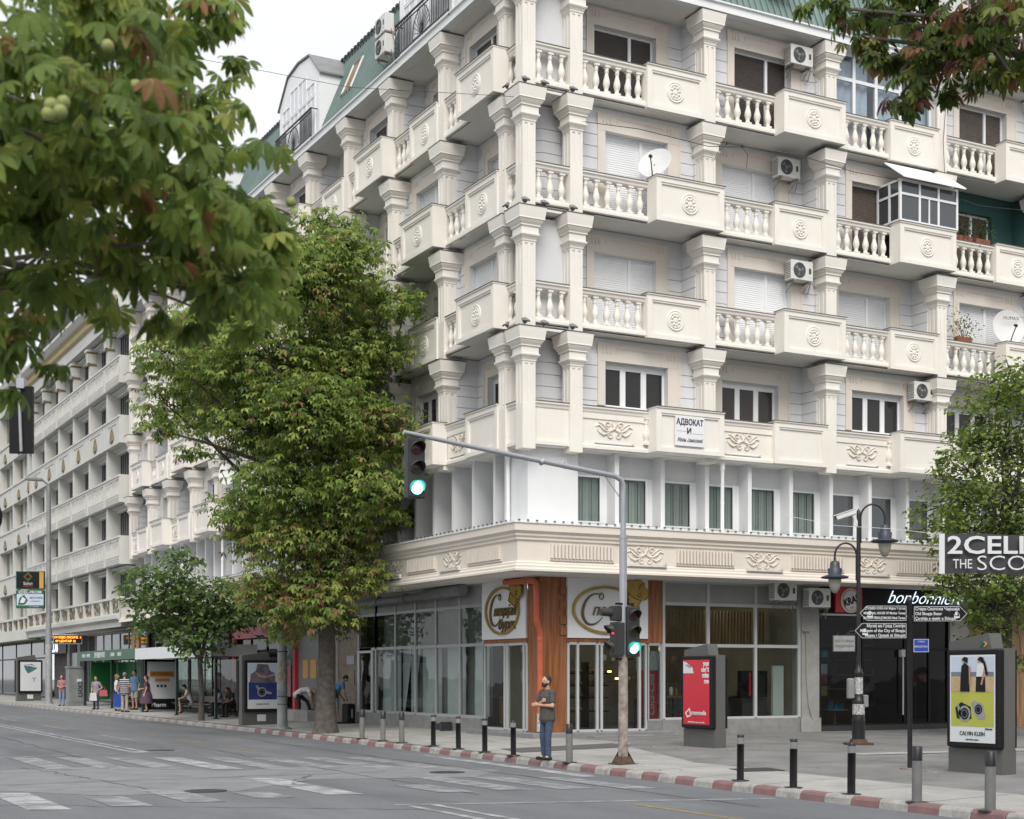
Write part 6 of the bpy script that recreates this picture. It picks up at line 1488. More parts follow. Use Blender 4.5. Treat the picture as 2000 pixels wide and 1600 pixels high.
def grow(name, label, base, limbs, clumps, tpl, size, palette, seed, trunk_r, per, n_obj=220, bark='bark', flat=.62, cluster=9, twig=True, group=None, bias=None, trunk_pts=None, spread=.33, pitch=.22):
    """tree: trunk with limbs, crown of leaves in clusters on the shells of clumps; the leaves nearest the camera are single parts"""
    rg = np.random.default_rng(seed); base = Vector(base)
    T = thing(name, label, 'tree', base, group=group)
    b = MB()
    for pts, rr in limbs: b.tube(pts, rr, 10 if rr[0] > .1 else 6)
    obj('trunk', b.mesh('trunk', bark), T)
    P = []; Y = []; PT = []; CI = []; tw = MB()
    for ci, (c, r, wgt) in enumerate(clumps):
        c = np.array(c); nn = max(3, int(per*wgt*r*r/cluster))
        for k in range(nn):
            d = rg.normal(size=3); d[2] = d[2]*.9+.25; d /= np.linalg.norm(d)
            rad = r*(.55+.5*rg.random()**.6); q = c+d*rad*np.array([1,1,flat])
            out_yaw = math.atan2(d[1], d[0])
            if twig and k % 3 == 0: tw.tube([tuple(c+d*r*.15), tuple(c+d*rad*.6*np.array([1,1,flat])+np.array([0,0,-.05])), tuple(q)], [.022,.014,.006], 4)
            for j in range(cluster):
                off = rg.normal(size=3)*np.array([spread,spread,spread*.42])*min(1,r)
                P.append(q+off); Y.append(out_yaw+rg.normal()*1.1); PT.append(pitch+rg.normal()*.26-.05*d[2]); CI.append(ci)
    P = np.array(P); Y = np.array(Y); PT = np.array(PT); CI = np.array(CI); n = len(P)
    RL = rg.normal(size=n)*.30; SZ = size*(.72+.5*rg.random(n))
    pal = np.array(palette[0]); prob = np.array(palette[1])/sum(palette[1])
    idx = rg.choice(len(pal), size=n, p=prob)
    if bias is not None: idx = bias(P, CI, idx, rg)
    colr = pal[idx]*(.78+.45*rg.random((n,1)))
    Rm = rotmats(Y, PT, RL)
    # nearest leaves become single parts
    wp = P+np.array(base); dist = np.linalg.norm(wp-np.array(CAM), axis=1)
    if isinstance(n_obj, tuple): fr, cnt = n_obj
    else: cnt = n_obj
    order = np.argsort(dist+rg.random(n)*.8); near = order[:cnt]; far = order[cnt:]
    V = np.einsum('nij,qkj->nqki', Rm[far], tpl)*SZ[far][:,None,None,None]+P[far][:,None,None,:]
    nq = tpl.shape[0]
    obj('crown', quad_mesh('crown', V.reshape(-1,4,3), np.repeat(colr[far],nq,axis=0), 'leaf'), T, kind='stuff')
    var = [quad_mesh('leaf', tpl, np.repeat(np.array([c])*f,nq,axis=0), 'leaf') for c in pal for f in (.8,1.1)]
    for i in near:
        o = obj('leaf', var[int(idx[i])*2+int(rg.random()*2)], T)
        m4 = Matrix(Rm[i].tolist()).to_4x4(); o.matrix_local = Matrix.Translation(Vector(P[i]))@m4@Matrix.Scale(float(SZ[i]),4)
    if len(tw.v): obj('twig', tw.mesh('twig','twig'), T, kind='stuff')
    return T
GREEN = [(0.218, 0.314, 0.078), (0.302, 0.401, 0.1), (0.421, 0.504, 0.135), (0.378, 0.299, 0.124), (0.329, 0.197, 0.106), (0.154, 0.241, 0.071)]
# --- big horse chestnut on the street pavement
B0 = Vector((-1.84,8.93,.06)); K = 64.5
def cl(px, py, r, dep, w=1.0):
    v = RT*((px-636)/K)+FW*dep; return ((v.x, v.y, (1432-py)/K), r/K, w)
spec = [(640,480,60),(720,540,75),(560,540,75),(480,590,50),(800,640,40),(640,560,80),(640,610,110),(755,610,65),(500,610,65),(415,650,78),(370,720,66),(350,810,52),(440,745,90),(345,870,32),(560,720,115),(690,720,115),(785,710,55),(640,840,130),(750,850,85),(500,840,90),(800,935,42),(705,950,95),(570,960,95),(470,985,55),(785,1000,40),(560,1060,85),(650,1050,85),(700,1120,55),(600,1150,80),(530,1160,55),(655,1200,58),(575,1225,45),(480,1040,40)]
rg0 = random.Random(11); clumps = []
for px, py, r in spec:
    dm = 2.6 if py < 1000 else 1.8
    for dep in (-dm*rg0.uniform(.4,1), dm*rg0.uniform(.1,.8)): clumps.append(cl(px+rg0.uniform(-15,15), py+rg0.uniform(-15,15), r*rg0.uniform(.72,.98), dep))
def limb_to(c, z0, r0, rg, x0=(0,0)):
    c = Vector(c); s_ = Vector((x0[0],x0[1],z0)); m1 = s_.lerp(c,.35)+Vector((rg.uniform(-.2,.2),rg.uniform(-.2,.2),.35)); m2 = s_.lerp(c,.7)+Vector((rg.uniform(-.25,.25),rg.uniform(-.25,.25),.3))
    return ([s_,m1,m2,c], [r0,r0*.75,r0*.45,r0*.15])
limbs = [([(0,0,-.1),(.0,0,.25),(.02,.02,1.0),(.05,0,2.6),(.0,.05,4.2),(-.05,0,6.0),(.0,.0,8.0),(.1,.1,10.5),(.1,.1,13.2)], [.46,.35,.29,.26,.23,.19,.15,.10,.04])]
for i, (c, r, w) in enumerate(clumps):
    if i % 2 == 0: limbs.append(limb_to(c, max(3.2, min(c[2]-1.6, 4+rg0.random()*6)), .095, rg0))
def bias1(P, CI, idx, rg):
    z = P[:,2]; lat = P[:,0]*RT.x+P[:,1]*RT.y
    pb = np.where(z < 6.2, .24, .03)+np.where((lat > 1.5)&(z < 9.5)&(z > 8), .22, 0)+np.where((lat > .2)&(lat < 1.2)&(z > 11.8)&(z < 13.5), .16, 0)
    u = rg.random(len(z)); return np.where(u < pb*.5, 4, np.where(u < pb, 3, idx))
grow('chestnut_tree', 'large horse chestnut with browning lower leaves on the street pavement', B0, limbs, clumps, leaf_tpl(5,.25,.23,.55), .195, (GREEN,[4,4.5,3,.25,.1,2]), 21, .4, 390, 240, bias=bias1, cluster=9, flat=.68, pitch=.34)
# --- small broad-leaved tree by the bus shelter
B0 = Vector((-1.93,21.78,.09)); K = 51.5
def cl2(px, py, r, dep): v = RT*((px-393)/K)+FW*dep; return ((v.x, v.y, (1408-py)/K), r/K, 1.0)
spec = [(350,1110,42),(340,1150,50),(285,1135,36),(275,1190,30),(300,1215,40),(370,1180,55),(430,1160,45),(460,1190,45),(480,1215,35),(420,1235,45),(350,1240,40),(390,1265,40),(440,1200,40),(330,1185,40),(500,1190,25),(270,1160,25)]
clumps = []
for px, py, r in spec:
    for dep in (-1.3*rg0.uniform(.4,1), rg0.uniform(-.2,1.2)): clumps.append(cl2(px, py+rg0.uniform(-10,10), r*.85, dep))
limbs = [([(0,0,-.1),(.02,0,1.0),(-.05,0,2.2),(-.1,.0,3.2),(-.3,0,4.6)], [.13,.10,.095,.08,.03])]+[limb_to(c, 2.2+rg0.random()*1.2, .045, rg0) for c, r, w in clumps[::2]]
grow('street_tree', 'small dark leaved young tree in front of the bus shelter', B0, limbs, clumps, leaf_tpl(1,.25,.36,.35,True), .235, ([(.15,.24,.075),(.21,.32,.10),(.10,.17,.06),(.28,.38,.13)],[4,3,3,1]), 5, .12, 300, 200, cluster=6, flat=.8)
# --- light green tree at the right
B0 = Vector((12.3,-4.6,.14)); K = 72.2
def cl3(px, py, r, dep): v = RT*((px-1962)/K)+FW*dep; return ((v.x, v.y, (1440-py)/K), r/K, 1.0)
spec = [(1955,745,45),(1985,780,60),(1930,800,50),(2040,800,80),(1900,870,45),(1950,880,70),(2020,900,80),(1850,905,30),(1880,930,50),(1860,985,55),(1930,980,75),(2010,1000,80),(1830,1030,38),(1880,1050,60),(1960,1070,75),(2040,1090,80),(1900,1130,60),(1850,1150,40),(1960,1160,60),(2020,1190,70),(1930,1230,45),(1975,1290,40),(1900,1200,35)]
clumps = []
for px, py, r in spec:
    for dep in (-1.2*rg0.uniform(.3,1), 1.2*rg0.uniform(.1,1)): clumps.append(cl3(px, py, r*.9, dep))
limbs = [([(0,0,-.1),(0,0,1.5),(.05,0,3.0),(.1,0,5.0),(.1,.1,8.6)], [.20,.16,.14,.10,.03])]+[limb_to(c, 2.6+rg0.random()*4, .045, rg0) for c, r, w in clumps[::2]]
grow('square_tree', 'light green bushy tree behind the banner at the right', B0, limbs, clumps, leaf_tpl(1,.25,.34,.3,True), .155, ([(.19,.28,.065),(.27,.36,.085),(.13,.20,.055),(.33,.39,.11)],[4,4,2,1]), 9, .2, 560, 150, cluster=8, spread=.26, flat=.8)
# --- horse chestnut close to the camera, top left
def at(px, py, d): return CAM+FW*d+RT*((px-1000)/2897.*d)+Vector((0,0,(1320-py)/2897.*d))
B0 = CAM+FW*6.2-RT*3.3; B0.z = .0
big = leaf_tpl(7,.22,.19,.62,seg=5,spread=1.75)
spec = [(60,60,5.6,.50),(200,50,6.0,.45),(330,70,6.6,.36),(410,70,7.0,.26),(60,200,5.2,.48),(190,180,5.6,.48),(330,210,6.2,.40),(450,250,6.8,.30),(70,340,5.4,.46),(220,330,5.3,.45),(360,350,5.8,.40),(480,380,6.4,.32),(545,420,6.8,.20),(110,470,5.8,.38),(250,450,5.6,.38),(390,480,5.6,.36),(490,520,5.9,.28),(470,600,5.9,.16),(330,560,6.2,.18),(40,560,6.4,.28),(130,570,6.4,.20),(60,680,6.4,.16),(20,640,6.6,.18),(20,420,6.6,.5),(220,420,7.6,.4),(340,300,7.6,.4),(120,260,7.6,.5),(250,110,7.8,.5),(480,460,7.2,.25),(585,430,6.6,.14),(560,500,6.4,.15),(520,600,6.0,.15),(430,625,5.9,.13),(15,735,6.5,.10),(450,60,7.2,.12)]
clumps = []
for px, py, d, r in spec: v = at(px-(18 if px > 300 else 10),py-(12 if py > 400 and px > 200 else 0),d)-B0; clumps.append((tuple(v), r*(.80 if py < 550 else 1.15), 1.25))
limbs = [([(0,0,-.1),(0,0,1.2),(.05,.1,2.6),(.2,.1,4.2),(.5,.2,6.0)], [.30,.24,.20,.15,.06])]
for k, (c, r, w) in enumerate(clumps):
    s_ = Vector((.05+.1*(k%3),.1,3.0+.3*(k%5))); c = Vector(c); limbs.append(([s_, s_.lerp(c,.4)+Vector((0,0,.25)), s_.lerp(c,.75)+Vector((0,0,.12)), c], [.022,.014,.010,.004]))
pal_f = [(0.161, 0.239, 0.05), (0.236, 0.306, 0.064), (0.33, 0.361, 0.091), (0.337, 0.17, 0.075), (0.351, 0.259, 0.103), (0.119, 0.184, 0.046)]
TF = grow('chestnut_tree', 'blurred horse chestnut with green conkers hanging into the top left corner', B0, limbs, clumps, big, .100, (pal_f,[5,5,2.0,.28,.45,3]), 31, .2, 450, 300, cluster=5, flat=.78, spread=.17, twig=False, pitch=.55)
def f_conk(bb):
    bb.lathe([(.001,-.03),(.018,-.026),(.028,-.012),(.031,0),(.028,.013),(.018,.026),(.001,.031)], 12)
    for i in range(30):
        z = 1-2*(i+.5)/30; t = i*2.4; r = math.sqrt(1-z*z); d = Vector((r*math.cos(t),r*math.sin(t),z)); bb.cyl(d*.029,d*.036,.002,.0005,4)
M_CK = cached('conk','conker',f_conk,'conker')
for px, py, d in ((100,205,5.0),(118,218,4.95),(95,222,5.0),(124,200,5.05),(265,168,5.6),(293,167,5.6),(568,395,6.6),(210,90,5.4)): obj('conker', M_CK, TF, at(px,py,d-.30)-B0, scale=(.72,.72,.72))
# --- chestnut branch reaching in at the top right
B0 = CAM+FW*16.5+RT*10.3; B0.z = zs(B0.x,B0.y)
spec = [(1620,25,13.2,.20),(1690,40,13.2,.26),(1760,40,13.2,.36),(1850,50,13,.45),(1930,50,12.6,.5),(1990,90,12.4,.42),(1740,120,13.0,.24),(1790,150,13.0,.30),(1760,195,13.0,.16),(1820,110,13.2,.34),(1880,120,13.0,.34),(1930,140,12.6,.24),(1985,170,12.4,.2),(1830,190,13,.14),(1695,85,13.2,.12),(2040,60,12.4,.5),(1900,-30,12.8,.5),(1780,-30,13.2,.45)]
clumps = []
for px, py, d, r in spec: v = at(px,py,d)-B0; clumps.append((tuple(v), r, 1.0))
limbs = [([(0,0,-.1),(0,0,2),(-.1,0,4),(0,.2,7),(.2,.2,9)], [.28,.22,.2,.14,.05])]
ca = at(1900,40,12.8)-B0; cb = at(1760,140,13)-B0
limbs.append(([Vector((-.05,0,4.2)), Vector((-.05,0,4.2)).lerp(ca,.45)+Vector((0,0,.5)), ca, at(1830,60,13)-B0, cb, at(1770,170,13)-B0], [.10,.07,.04,.028,.016,.006]))
for k, (c, r, w) in enumerate(clumps): limbs.append(([ca.lerp(cb,(k%4)/4), Vector(c)+Vector((0,0,.05)), Vector(c)], [.022,.012,.005]))
pal_r = [(0.129, 0.187, 0.042), (0.201, 0.231, 0.053), (0.245, 0.12, 0.062), (0.288, 0.165, 0.074), (0.084, 0.134, 0.038), (0.159, 0.074, 0.057)]
TR_ = grow('chestnut_tree', 'reddish green horse chestnut branch hanging into the top right corner', B0, limbs, clumps, big, .120, (pal_r,[5,4,1.2,1.0,4,1.0]), 41, .2, 400, 300, cluster=5, flat=.75, spread=.19, twig=False, pitch=.6)
obj('conker', M_CK, TR_, at(1937,115,12.2)-B0)
# pavement on the camera's side of the street
b = MB(); b.cbox(-33.9,-15.2,-60,-20.2,-.2,.0,.02); obj('near_pavement', b.mesh('near_pavement','paving'), kind='structure')
# balcony plants
def plant(label, loc, r, seed, pal, pot='terracotta'):
    o = thing('potted_plant', label, 'plant', loc)
    b = MB(); b.cbox(-.3,.3,-.09,.09,0,.16,.01); part('pot', b, pot, o)
    rg = np.random.default_rng(seed); n = 170; tp = leaf_tpl(1,.2,.3,.3,True)
    P = rg.normal(size=(n,3))*np.array([r,r*.5,r*.8])+np.array([0,0,.16+r]); Rm = rotmats(rg.random(n)*6.3, rg.normal(size=n)*.7, rg.normal(size=n)*.6)
    V = np.einsum('nij,qkj->nqki', Rm, tp)*.09+P[:,None,None,:]
    c = np.array(pal)[rg.integers(0,len(pal),n)]
    obj('foliage', quad_mesh('foliage', V.reshape(-1,4,3), np.repeat(c,tp.shape[0],axis=0), 'leaf'), o, kind='stuff')
    b = MB()
    for k in range(7): a = k*.9; b.tube([(0,0,.12),(.6*r*math.cos(a),.3*r*math.sin(a),.2+r),(1.2*r*math.cos(a),.6*r*math.sin(a),.2+1.5*r)], .006, 4)
    part('stem', b, 'twig', o)
    return o
plant('leafy balcony plant on the rail below the teal wall', (15.75,.38,15.16), .26, 3, [(.05,.09,.02),(.09,.12,.03)])
plant('second leafy plant on the rail below the teal wall', (16.5,.38,15.16), .24, 4, [(.06,.10,.025),(.10,.13,.03)])
plant('dry yellow balcony plant beside the far right satellite dish', (15.75,.40,12.06), .30, 6, [(.24,.22,.07),(.16,.17,.05)])
plant('red flowering plant on the balcony below the teal wall', (15.2,.38,15.16), .12, 8, [(.45,.02,.03),(.05,.09,.02)])
# ------------------------------------------------------------------ people
def caps(bb, p, q, r0, r1=None, ax=1.0, n=12):
    """tapered capsule; ax widens the cross-section along local x"""
    r1 = r0 if r1 is None else r1; p = Vector(p); q = Vector(q); d = q-p; L_ = max(d.length, 1e-4); d = d/L_
    a = Vector((1,0,0)); a = a-d*a.dot(d)
    if a.length < .2: a = Vector((0,1,0)); a = a-d*a.dot(d)
    a.normalize(); c = d.cross(a); vs = []; st = []
    for k in range(4): t = -PI/2+PI/2*k/3.5; st.append((r0*math.sin(t), r0*math.cos(t)))
    for k in range(4): t = PI/2*(k+.5)/3.5; st.append((L_+r1*math.sin(t), r1*math.cos(t)))
    for h, r in st:
        r = max(r, .0008)
        for i in range(n): t = 2*PI*i/n; vs.append(p+d*h+a*(r*ax*math.cos(t))+c*(r*math.sin(t)))
    m = len(st); fs = [(k*n+i,k*n+(i+1)%n,k*n+n+(i+1)%n,k*n+n+i) for k in range(m-1) for i in range(n)]+[tuple(range(n-1,-1,-1)), tuple(range((m-1)*n,m*n))]
    bb.add(vs, fs)
def ell(bb, c, r, ax=None, n=14):
    """ellipsoid with axes (side, front, up)"""
    ax = ax or (Vector((1,0,0)),Vector((0,1,0)),Vector((0,0,1))); c = Vector(c); vs = []; m = 9
    for k in range(m):
        t = -PI/2+PI*(k+.02)/(m-.96)
        for i in range(n): u = 2*PI*i/n; vs.append(c+ax[0]*(r[0]*math.cos(t)*math.cos(u))+ax[1]*(r[1]*math.cos(t)*math.sin(u))+ax[2]*(r[2]*math.sin(t)))
    bb.add(vs, [(k*n+i,k*n+(i+1)%n,k*n+n+(i+1)%n,k*n+n+i) for k in range(m-1) for i in range(n)]+[tuple(range(n-1,-1,-1)), tuple(range((m-1)*n,m*n))])
def blob(name, bb, m, vox, sm=4):
    """fuse the overlapping pieces into one continuous smooth surface"""
    me = bpy.data.meshes.new(name); me.from_pydata(bb.v, [], bb.f); o = bpy.data.objects.new(name, me)
    r = o.modifiers.new('Remesh','REMESH'); r.mode = 'VOXEL'; r.voxel_size = vox; r.use_smooth_shade = True
    s_ = o.modifiers.new('Smooth','SMOOTH'); s_.factor = .5; s_.iterations = sm
    w = bake(o, name); bpy.data.meshes.remove(me); w.materials.clear(); w.materials.append(MATS[m]); return w
STAND = dict(pel=(0,0,.95),waist=(0,0,1.10),chest=(0,.0,1.30),nb=(0,-.01,1.44),neck=(0,.0,1.50),h1=(0,.02,1.57),h2=(0,.025,1.655),h3=(0,.005,1.715),
 sR=(.175,0,1.40),eR=(.24,-.03,1.14),wR=(.25,.05,.90),sL=(-.175,0,1.40),eL=(-.24,-.03,1.14),wL=(-.25,.05,.90),
 hR=(.09,0,.90),kR=(.10,.02,.50),aR=(.10,-.02,.09),tR=(.12,.13,.045),hL=(-.09,0,.90),kL=(-.10,.02,.50),aL=(-.10,-.02,.09),tL=(-.12,.13,.045))
def person(label, x, y, face, pose=None, hgt=1.75, skin_m='skin', hair='hair', top='tshirt', bottom='jeans', shoes='cloth_black', sleeve=.55, skirt=False, short=False, long_hair=False, beard=False, sub=1, wide=1.0, z=None, group='people at the bus stop'):
    J = dict(STAND); J.update(pose or {}); k = hgt/1.75
    o = thing('person', label, 'person', (x,y,zs(x,y) if z is None else z), math.atan2(-face[0], face[1]), group=group); o.scale = (k*1.0,k*1.0,k)
    V = {n: Vector(p) for n, p in J.items()}; vox = .008 if sub > 1 else .014; w_ = wide
    hd = (V['h3']-V['h1']).normalized(); fwd = V.get('fwd', Vector((0,1,0))).normalized()
    fw2 = (fwd-hd*fwd.dot(hd)).normalized(); sdv = fw2.cross(hd).normalized(); AX = (sdv, fw2, hd); hc = V['h2']-hd*.012
    b = MB()
    ell(b, hc, (.079,.098,.114), AX); ell(b, hc+fw2*.02-hd*.055, (.056,.066,.062), AX); caps(b, V['nb'], V['h1'], .058, .052)
    ell(b, hc+fw2*.098-hd*.018, (.013,.018,.02), AX); ell(b, hc+fw2*.09+hd*.018, (.045,.012,.012), AX)
    for s_ in (-1,1): ell(b, hc+sdv*s_*.076-hd*.012-fw2*.005, (.012,.02,.03), AX)
    caps(b, V['pel'], V['waist'], .105*w_, .095*w_, 1.3); caps(b, V['waist'], V['chest'], .098*w_, .108*w_, 1.35); caps(b, V['chest'], V['nb'], .10, .06, 1.3)
    for s_ in 'RL':
        caps(b, V['chest'].lerp(V['nb'],.6), V['s'+s_], .06, .058); caps(b, V['s'+s_], V['e'+s_], .054, .041); caps(b, V['e'+s_], V['w'+s_], .042, .028)
        caps(b, V['pel'], V['h'+s_], .09, .085); caps(b, V['h'+s_], V['k'+s_], .082, .056); caps(b, V['k'+s_], V['a'+s_], .054, .036); caps(b, V['a'+s_], V['t'+s_], .036, .034)
        d = (V['w'+s_]-V['e'+s_]).normalized(); up = Vector((0,0,1)) if abs(d.z) < .8 else Vector((0,1,0)); sd_ = d.cross(up).normalized(); nn = sd_.cross(d); pm = V['w'+s_]+d*.05
        ell(b, pm, (.020,.042,.050), (sd_, nn, d))
        for f in range(4):
            q0 = pm+d*.035+nn*(.020*(f-1.5)); q1 = q0+d*(.036+.006*(1.5-abs(f-1.6)))-sd_*.006; q2 = q1+d*.022-sd_*.018; caps(b, q0, q1, .0095, .009, n=8); caps(b, q1, q2, .009, .0075, n=8)
        q0 = pm-d*.02+nn*.03; q1 = q0+d*.03+nn*.025; caps(b, q0, q1, .012, .010, n=8); caps(b, q1, q1+d*.028, .010, .008, n=8)
    obj('body', blob('body', b, skin_m, vox), o)
    b = MB()
    for s_ in (-1,1): ell(b, hc+hd*.012+fw2*.086+sdv*s_*.032, (.014,.008,.007), AX, 8)
    part('eyes', b, 'hair', o)
    b = MB(); ell(b, hc-fw2*.020+hd*.028, (.087,.101,.102), AX); ell(b, hc-fw2*.045-hd*.03, (.068,.06,.07), AX)
    if long_hair: caps(b, hc-fw2*.05-hd*.03, hc-fw2*.065-hd*.24, .075, .05, 1.3)
    obj('hair', blob('hair', b, hair, vox), o)
    if beard:
        b = MB(); ell(b, hc+fw2*.048-hd*.088, (.056,.058,.048), AX); ell(b, hc+fw2*.015-hd*.06, (.073,.06,.045), AX); ell(b, hc+fw2*.088-hd*.052, (.034,.014,.012), AX); obj('beard', blob('beard', b, hair, vox), o)
    # top
    b = MB(); lo = V['pel']-(V['waist']-V['pel']).normalized()*(.06 if not skirt else .0)
    caps(b, lo-(V['waist']-V['pel']).normalized()*.01, V['waist'], .136*w_, .122*w_, 1.40); caps(b, V['waist'], V['chest'], .118*w_, .124*w_, 1.32); caps(b, V['chest'], V['nb']-Vector((0,0,.02)), .118, .075, 1.35)
    for s_ in 'RL':
        e_ = V['s'+s_].lerp(V['e'+s_], sleeve); caps(b, V['chest'].lerp(V['nb'],.6), V['s'+s_], .08, .074); caps(b, V['s'+s_], e_, .072, .062)
    obj('top', blob('top', b, top, vox, 6), o)
    if skirt:
        b = MB(); b.lathe([(.25*w_,.42),(.235*w_,.6),(.20*w_,.85),(.14*w_,1.04)], 18); part('skirt', b, bottom, o)
    else:
        b = MB(); caps(b, V['pel'], V['waist'].lerp(V['pel'],.5), .108*w_, .104*w_, 1.25)
        for s_ in 'RL':
            caps(b, V['pel'], V['h'+s_], .10, .095); caps(b, V['h'+s_], V['k'+s_].lerp(V['h'+s_], .12 if short else 0), .096, .085 if short else .070)
            if not short: caps(b, V['k'+s_], V['a'+s_]+Vector((0,.015,-.02)), .072, .062)
        obj('trousers', blob('trousers', b, bottom, vox, 6), o)
    for s_ in 'RL':
        a_, t_ = V['a'+s_], V['t'+s_]; d = (t_-a_); d.z = 0; d.normalize()
        b = MB(); caps(b, a_-d*.03-Vector((0,0,.045)), t_+d*.03-Vector((0,0,.0)), .046, .038); caps(b, a_-d*.01, a_-Vector((0,0,.04)), .044, .046); obj('shoe', blob('shoe', b, shoes, vox), o)
    return o
TOCAM = -FW; LEFT = -RT
# man waiting at the crossing, arms folded, looking left
mf = LEFT*.80+TOCAM*.62
man = person('bearded man in grey t-shirt and jeans with folded arms at the kerb', -2.62, -6.1, mf, dict(
 eR=(.25,.06,1.14),wR=(-.03,.16,1.22),eL=(-.25,.07,1.13),wL=(.05,.195,1.15),kR=(.11,.03,.50),aR=(.10,-.02,.09),tR=(.13,.13,.045),kL=(-.10,.06,.50),aL=(-.13,.06,.09),tL=(-.16,.21,.045)), 1.78, beard=True, sub=2, sleeve=.68, wide=1.14, group='people on the pavement')
person('woman in pink patterned top and light jeans at the far left', -1.7, 48.9, TOCAM, dict(eR=(.24,.0,1.14),wR=(.05,.2,1.08),eL=(-.24,0,1.14),wL=(-.05,.2,1.06)), 1.66, hair='hair_red', top='cloth_pink', bottom='jeans_light', long_hair=True)
w = person('woman in floral top holding a white bag beside the green shelter', -1.75, 40.4, TOCAM+LEFT*.2, dict(eR=(.24,-.02,1.14),wR=(.2,.1,.95),eL=(-.33,-.04,1.16),wL=(-.22,.12,1.05)), 1.62, hair='hair', top='cloth_floral', bottom='jeans')
person('man in striped polo and khaki trousers seen from behind', -1.75, 34.6, FW+RT*.25, dict(wR=(.2,.15,.95),wL=(-.2,.15,.95)), 1.82, hair='hair_grey', top='cloth_stripe', bottom='khaki', wide=1.25, sleeve=.7)
person('man in light blue shirt standing under the green shelter', -.55, 37.6, TOCAM+LEFT*.5, dict(), 1.88, hair='hair', top='cloth_blue', bottom='khaki', short=True, wide=1.1)
person('blond woman in white top and dark skirt beside the striped man', -1.5, 37.2, RT+FW*.3, dict(), 1.72, hair='hair_blond', top='cloth_white', bottom='cloth_black', skirt=True, long_hair=True)
person('red haired woman in a purple dress right of the striped man', -1.0, 33.6, LEFT+TOCAM*.1, dict(eR=(.24,.06,1.16),wR=(.18,.30,1.1)), 1.66, hair='hair_red', top='cloth_purple', bottom='cloth_purple', skirt=True, wide=1.2)
person('dark haired woman seated at the back of the green shelter', .3, 41.2, LEFT+TOCAM*.4, dict(pel=(0,0,.55),waist=(0,0,.70),chest=(0,.02,.90),nb=(0,.02,1.04),neck=(0,.02,1.10),h1=(0,.04,1.17),h2=(0,.045,1.255),h3=(0,.025,1.315),sR=(.17,.02,1.0),eR=(.24,.05,.76),wR=(.12,.28,.64),sL=(-.17,.02,1.0),eL=(-.24,.05,.76),wL=(-.12,.28,.62),hR=(.09,.04,.53),kR=(.10,.44,.52),aR=(.10,.42,.09),tR=(.12,.56,.045),hL=(-.09,.04,.53),kL=(-.1,.44,.52),aL=(-.1,.42,.09),tL=(-.12,.56,.045)), 1.65, top='cloth_pink', bottom='cloth_black', long_hair=True, z=.2)
SIT = dict(pel=(0,0,.55),waist=(0,.03,.70),chest=(0,.10,.88),nb=(0,.15,1.0),neck=(0,.18,1.05),h1=(0,.23,1.09),h2=(0,.28,1.15),h3=(0,.30,1.21),sR=(.17,.12,.97),eR=(.22,.22,.74),wR=(.08,.42,.66),sL=(-.17,.12,.97),eL=(-.22,.22,.74),wL=(-.08,.42,.66),hR=(.09,.04,.53),kR=(.12,.44,.54),aR=(.10,.40,.09),tR=(.12,.54,.045),hL=(-.09,.04,.53),kL=(-.12,.44,.54),aL=(-.1,.42,.09),tL=(-.12,.56,.045))
person('man in white shirt and shorts bent forward on the shelter bench', .05, 30.2, LEFT+TOCAM*.15, SIT, 1.78, top='cloth_white', bottom='cloth_black', short=True, z=.14)
person('woman seated on the bench resting her head on her hand', .05, 25.6, LEFT*.8+TOCAM*.4, dict(SIT, eR=(.22,.28,.78),wR=(.05,.30,1.02)), 1.66, skin_m='skin_tan', top='cloth_floral', bottom='cloth_black', long_hair=True, z=.13)
person('woman with bare arms seated beside the blue watch poster', .05, 24.2, LEFT*.5+TOCAM*.7, SIT, 1.68, skin_m='skin_tan', hair='hair_red', top='cloth_black', bottom='cloth_black', long_hair=True, z=.13)
BEND = dict(pel=(0,-.1,.95),waist=(0,.03,1.05),chest=(0,.24,1.08),nb=(0,.36,1.06),neck=(0,.41,1.04),h1=(0,.47,1.02),h2=(0,.54,1.0),h3=(0,.60,.97),fwd=(0,.3,-1),sR=(.17,.32,1.03),eR=(.18,.40,.78),wR=(.10,.46,.56),sL=(-.17,.32,1.03),eL=(-.18,.40,.78),wL=(-.10,.46,.56),hR=(.09,-.1,.90),kR=(.10,-.04,.50),aR=(.1,-.1,.09),tR=(.12,.05,.045),hL=(-.09,-.08,.90),kL=(-.1,.22,.66),aL=(-.1,.30,.40),tL=(-.12,.44,.37))
person('man in white shirt bending to tie a shoe on a stone block', 1.0, 18.9, RT, BEND, 1.78, hair='hair_grey', top='cloth_white', bottom='cloth_black', group='people on the pavement')
person('man with blue striped top and shoulder bag leaning over a suitcase', .6, 14.4, FW*.5+RT*.85, dict(waist=(0,.04,1.08),chest=(0,.14,1.26),nb=(0,.22,1.38),neck=(0,.27,1.42),h1=(0,.33,1.46),h2=(0,.39,1.51),h3=(0,.43,1.56),sR=(.17,.2,1.34),eR=(.2,.24,1.08),wR=(.16,.34,.86),sL=(-.17,.2,1.34),eL=(-.2,.2,1.08),wL=(-.12,.32,.86)), 1.80, top='cloth_blue', bottom='poster_grey', short=True, group='people on the pavement')
SC = thing('suitcase', 'black suitcase on the pavement beside the man in blue', 'suitcase', (1.0,14.15,zs(1,14)), .5)
b = MB(); b.cbox(-.22,.22,-.14,.14,.05,.68,.03); part('case', b, 'cloth_black', SC); b = MB(); b.tube([(-.1,0,.68),(-.1,0,.92),(.1,0,.92),(.1,0,.68)], .012, 6); part('handle', b, 'steel_grey', SC); b = MB(); [b.cyl((x,-.14,.03),(x,.14,.03),.03) for x in (-.18,.18)]; part('wheel', b, 'black', SC); b = MB(); b.box(-.03,.03,-.15,-.14,.2,.5); part('strap', b, 'poster_white', SC)
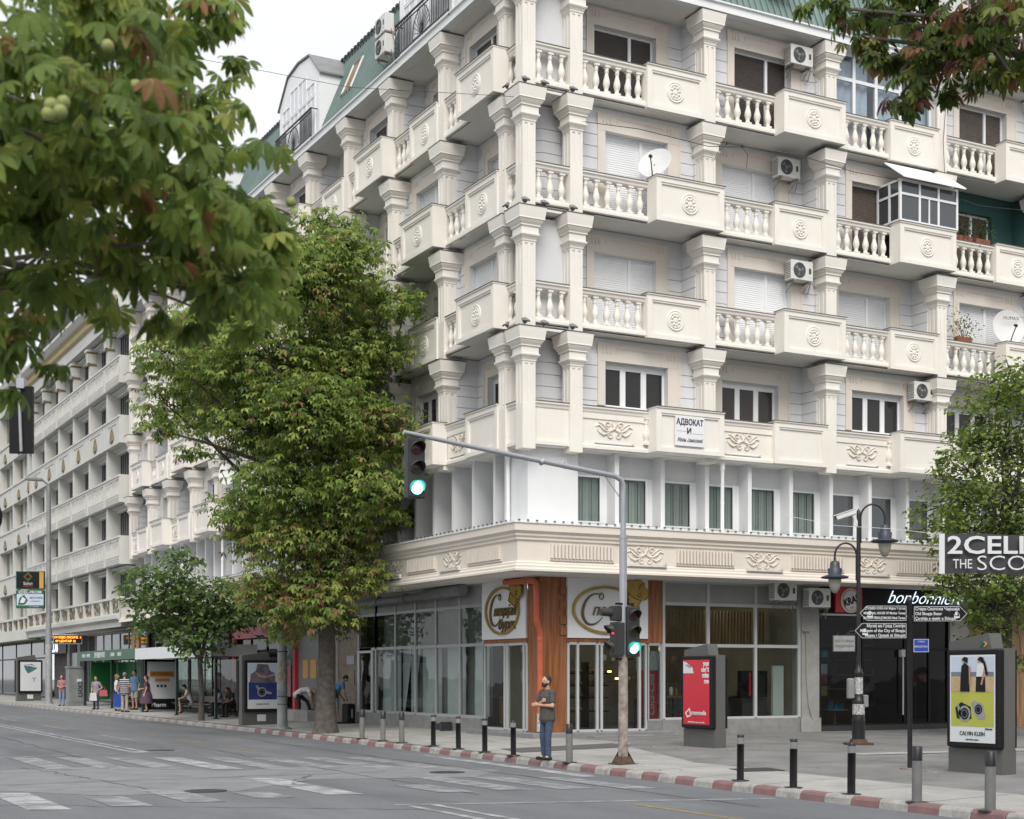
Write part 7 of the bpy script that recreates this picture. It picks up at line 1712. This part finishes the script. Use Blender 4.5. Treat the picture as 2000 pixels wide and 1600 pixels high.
def bag(label, loc, m, w=.34, h=.38):
    o = thing('shopping_bag', label, 'bag', loc); b = MB(); b.add([(-w/2,-.07,0),(w/2,-.07,0),(w/2,.07,0),(-w/2,.07,0),(-w*.42,-.02,h),(w*.42,-.02,h),(w*.42,.02,h),(-w*.42,.02,h)], [(0,3,2,1),(4,5,6,7),(0,1,5,4),(1,2,6,5),(2,3,7,6),(3,0,4,7)]); part('sack', b, m, o)
    b = MB(); b.tube([(-.08,0,h),(-.05,0,h+.16),(.05,0,h+.16),(.08,0,h)], .008, 5); part('handle', b, m, o); return o
bag('white plastic bag held by the woman in floral top', (-1.95,40.15,.58), 'cloth_white'); bag('pink bag on the arm of the woman in floral top', (-1.45,40.2,.80), 'bag_pink', .4, .3)
bag('blue shopping bag standing behind the striped man', (-1.75,36.0,.35), 'bag_blue', .36, .6); bag('red patterned bag between the women at the shelter', (-1.05,38.6,.62), 'bag_pink', .5, .34)
bag('dark shoulder bag on the back of the man in blue', (.42,14.15,1.05), 'cloth_black', .3, .3)
b = MB()
# white bands knitted into the striped polo
sm = [o for o in bpy.data.objects if o.name.startswith('top') and o.data.materials[0].name == 'cloth_stripe'][0]
m_ = MATS['cloth_stripe']; N_ = m_.node_tree.nodes; tcn = N_.new('ShaderNodeTexCoord'); sx_ = N_.new('ShaderNodeSeparateXYZ'); mth = N_.new('ShaderNodeMath'); mth.operation = 'MULTIPLY'; mth.inputs[1].default_value = 11; fr2 = N_.new('ShaderNodeMath'); fr2.operation = 'FRACT'; gt = N_.new('ShaderNodeMath'); gt.operation = 'GREATER_THAN'; gt.inputs[1].default_value = .62; mx_ = N_.new('ShaderNodeMix'); mx_.data_type = 'RGBA'; mx_.inputs['A'].default_value = (.05,.04,.06,1); mx_.inputs['B'].default_value = (.45,.44,.46,1)
lk_ = m_.node_tree.links.new; lk_(tcn.outputs['Object'], sx_.inputs[0]); lk_(sx_.outputs['Z'], mth.inputs[0]); lk_(mth.outputs[0], fr2.inputs[0]); lk_(fr2.outputs[0], gt.inputs[0]); lk_(gt.outputs[0], mx_.inputs['Factor']); lk_(mx_.outputs['Result'], N_['Principled BSDF'].inputs['Base Color'])

bpy.data.scenes.remove(TMP)
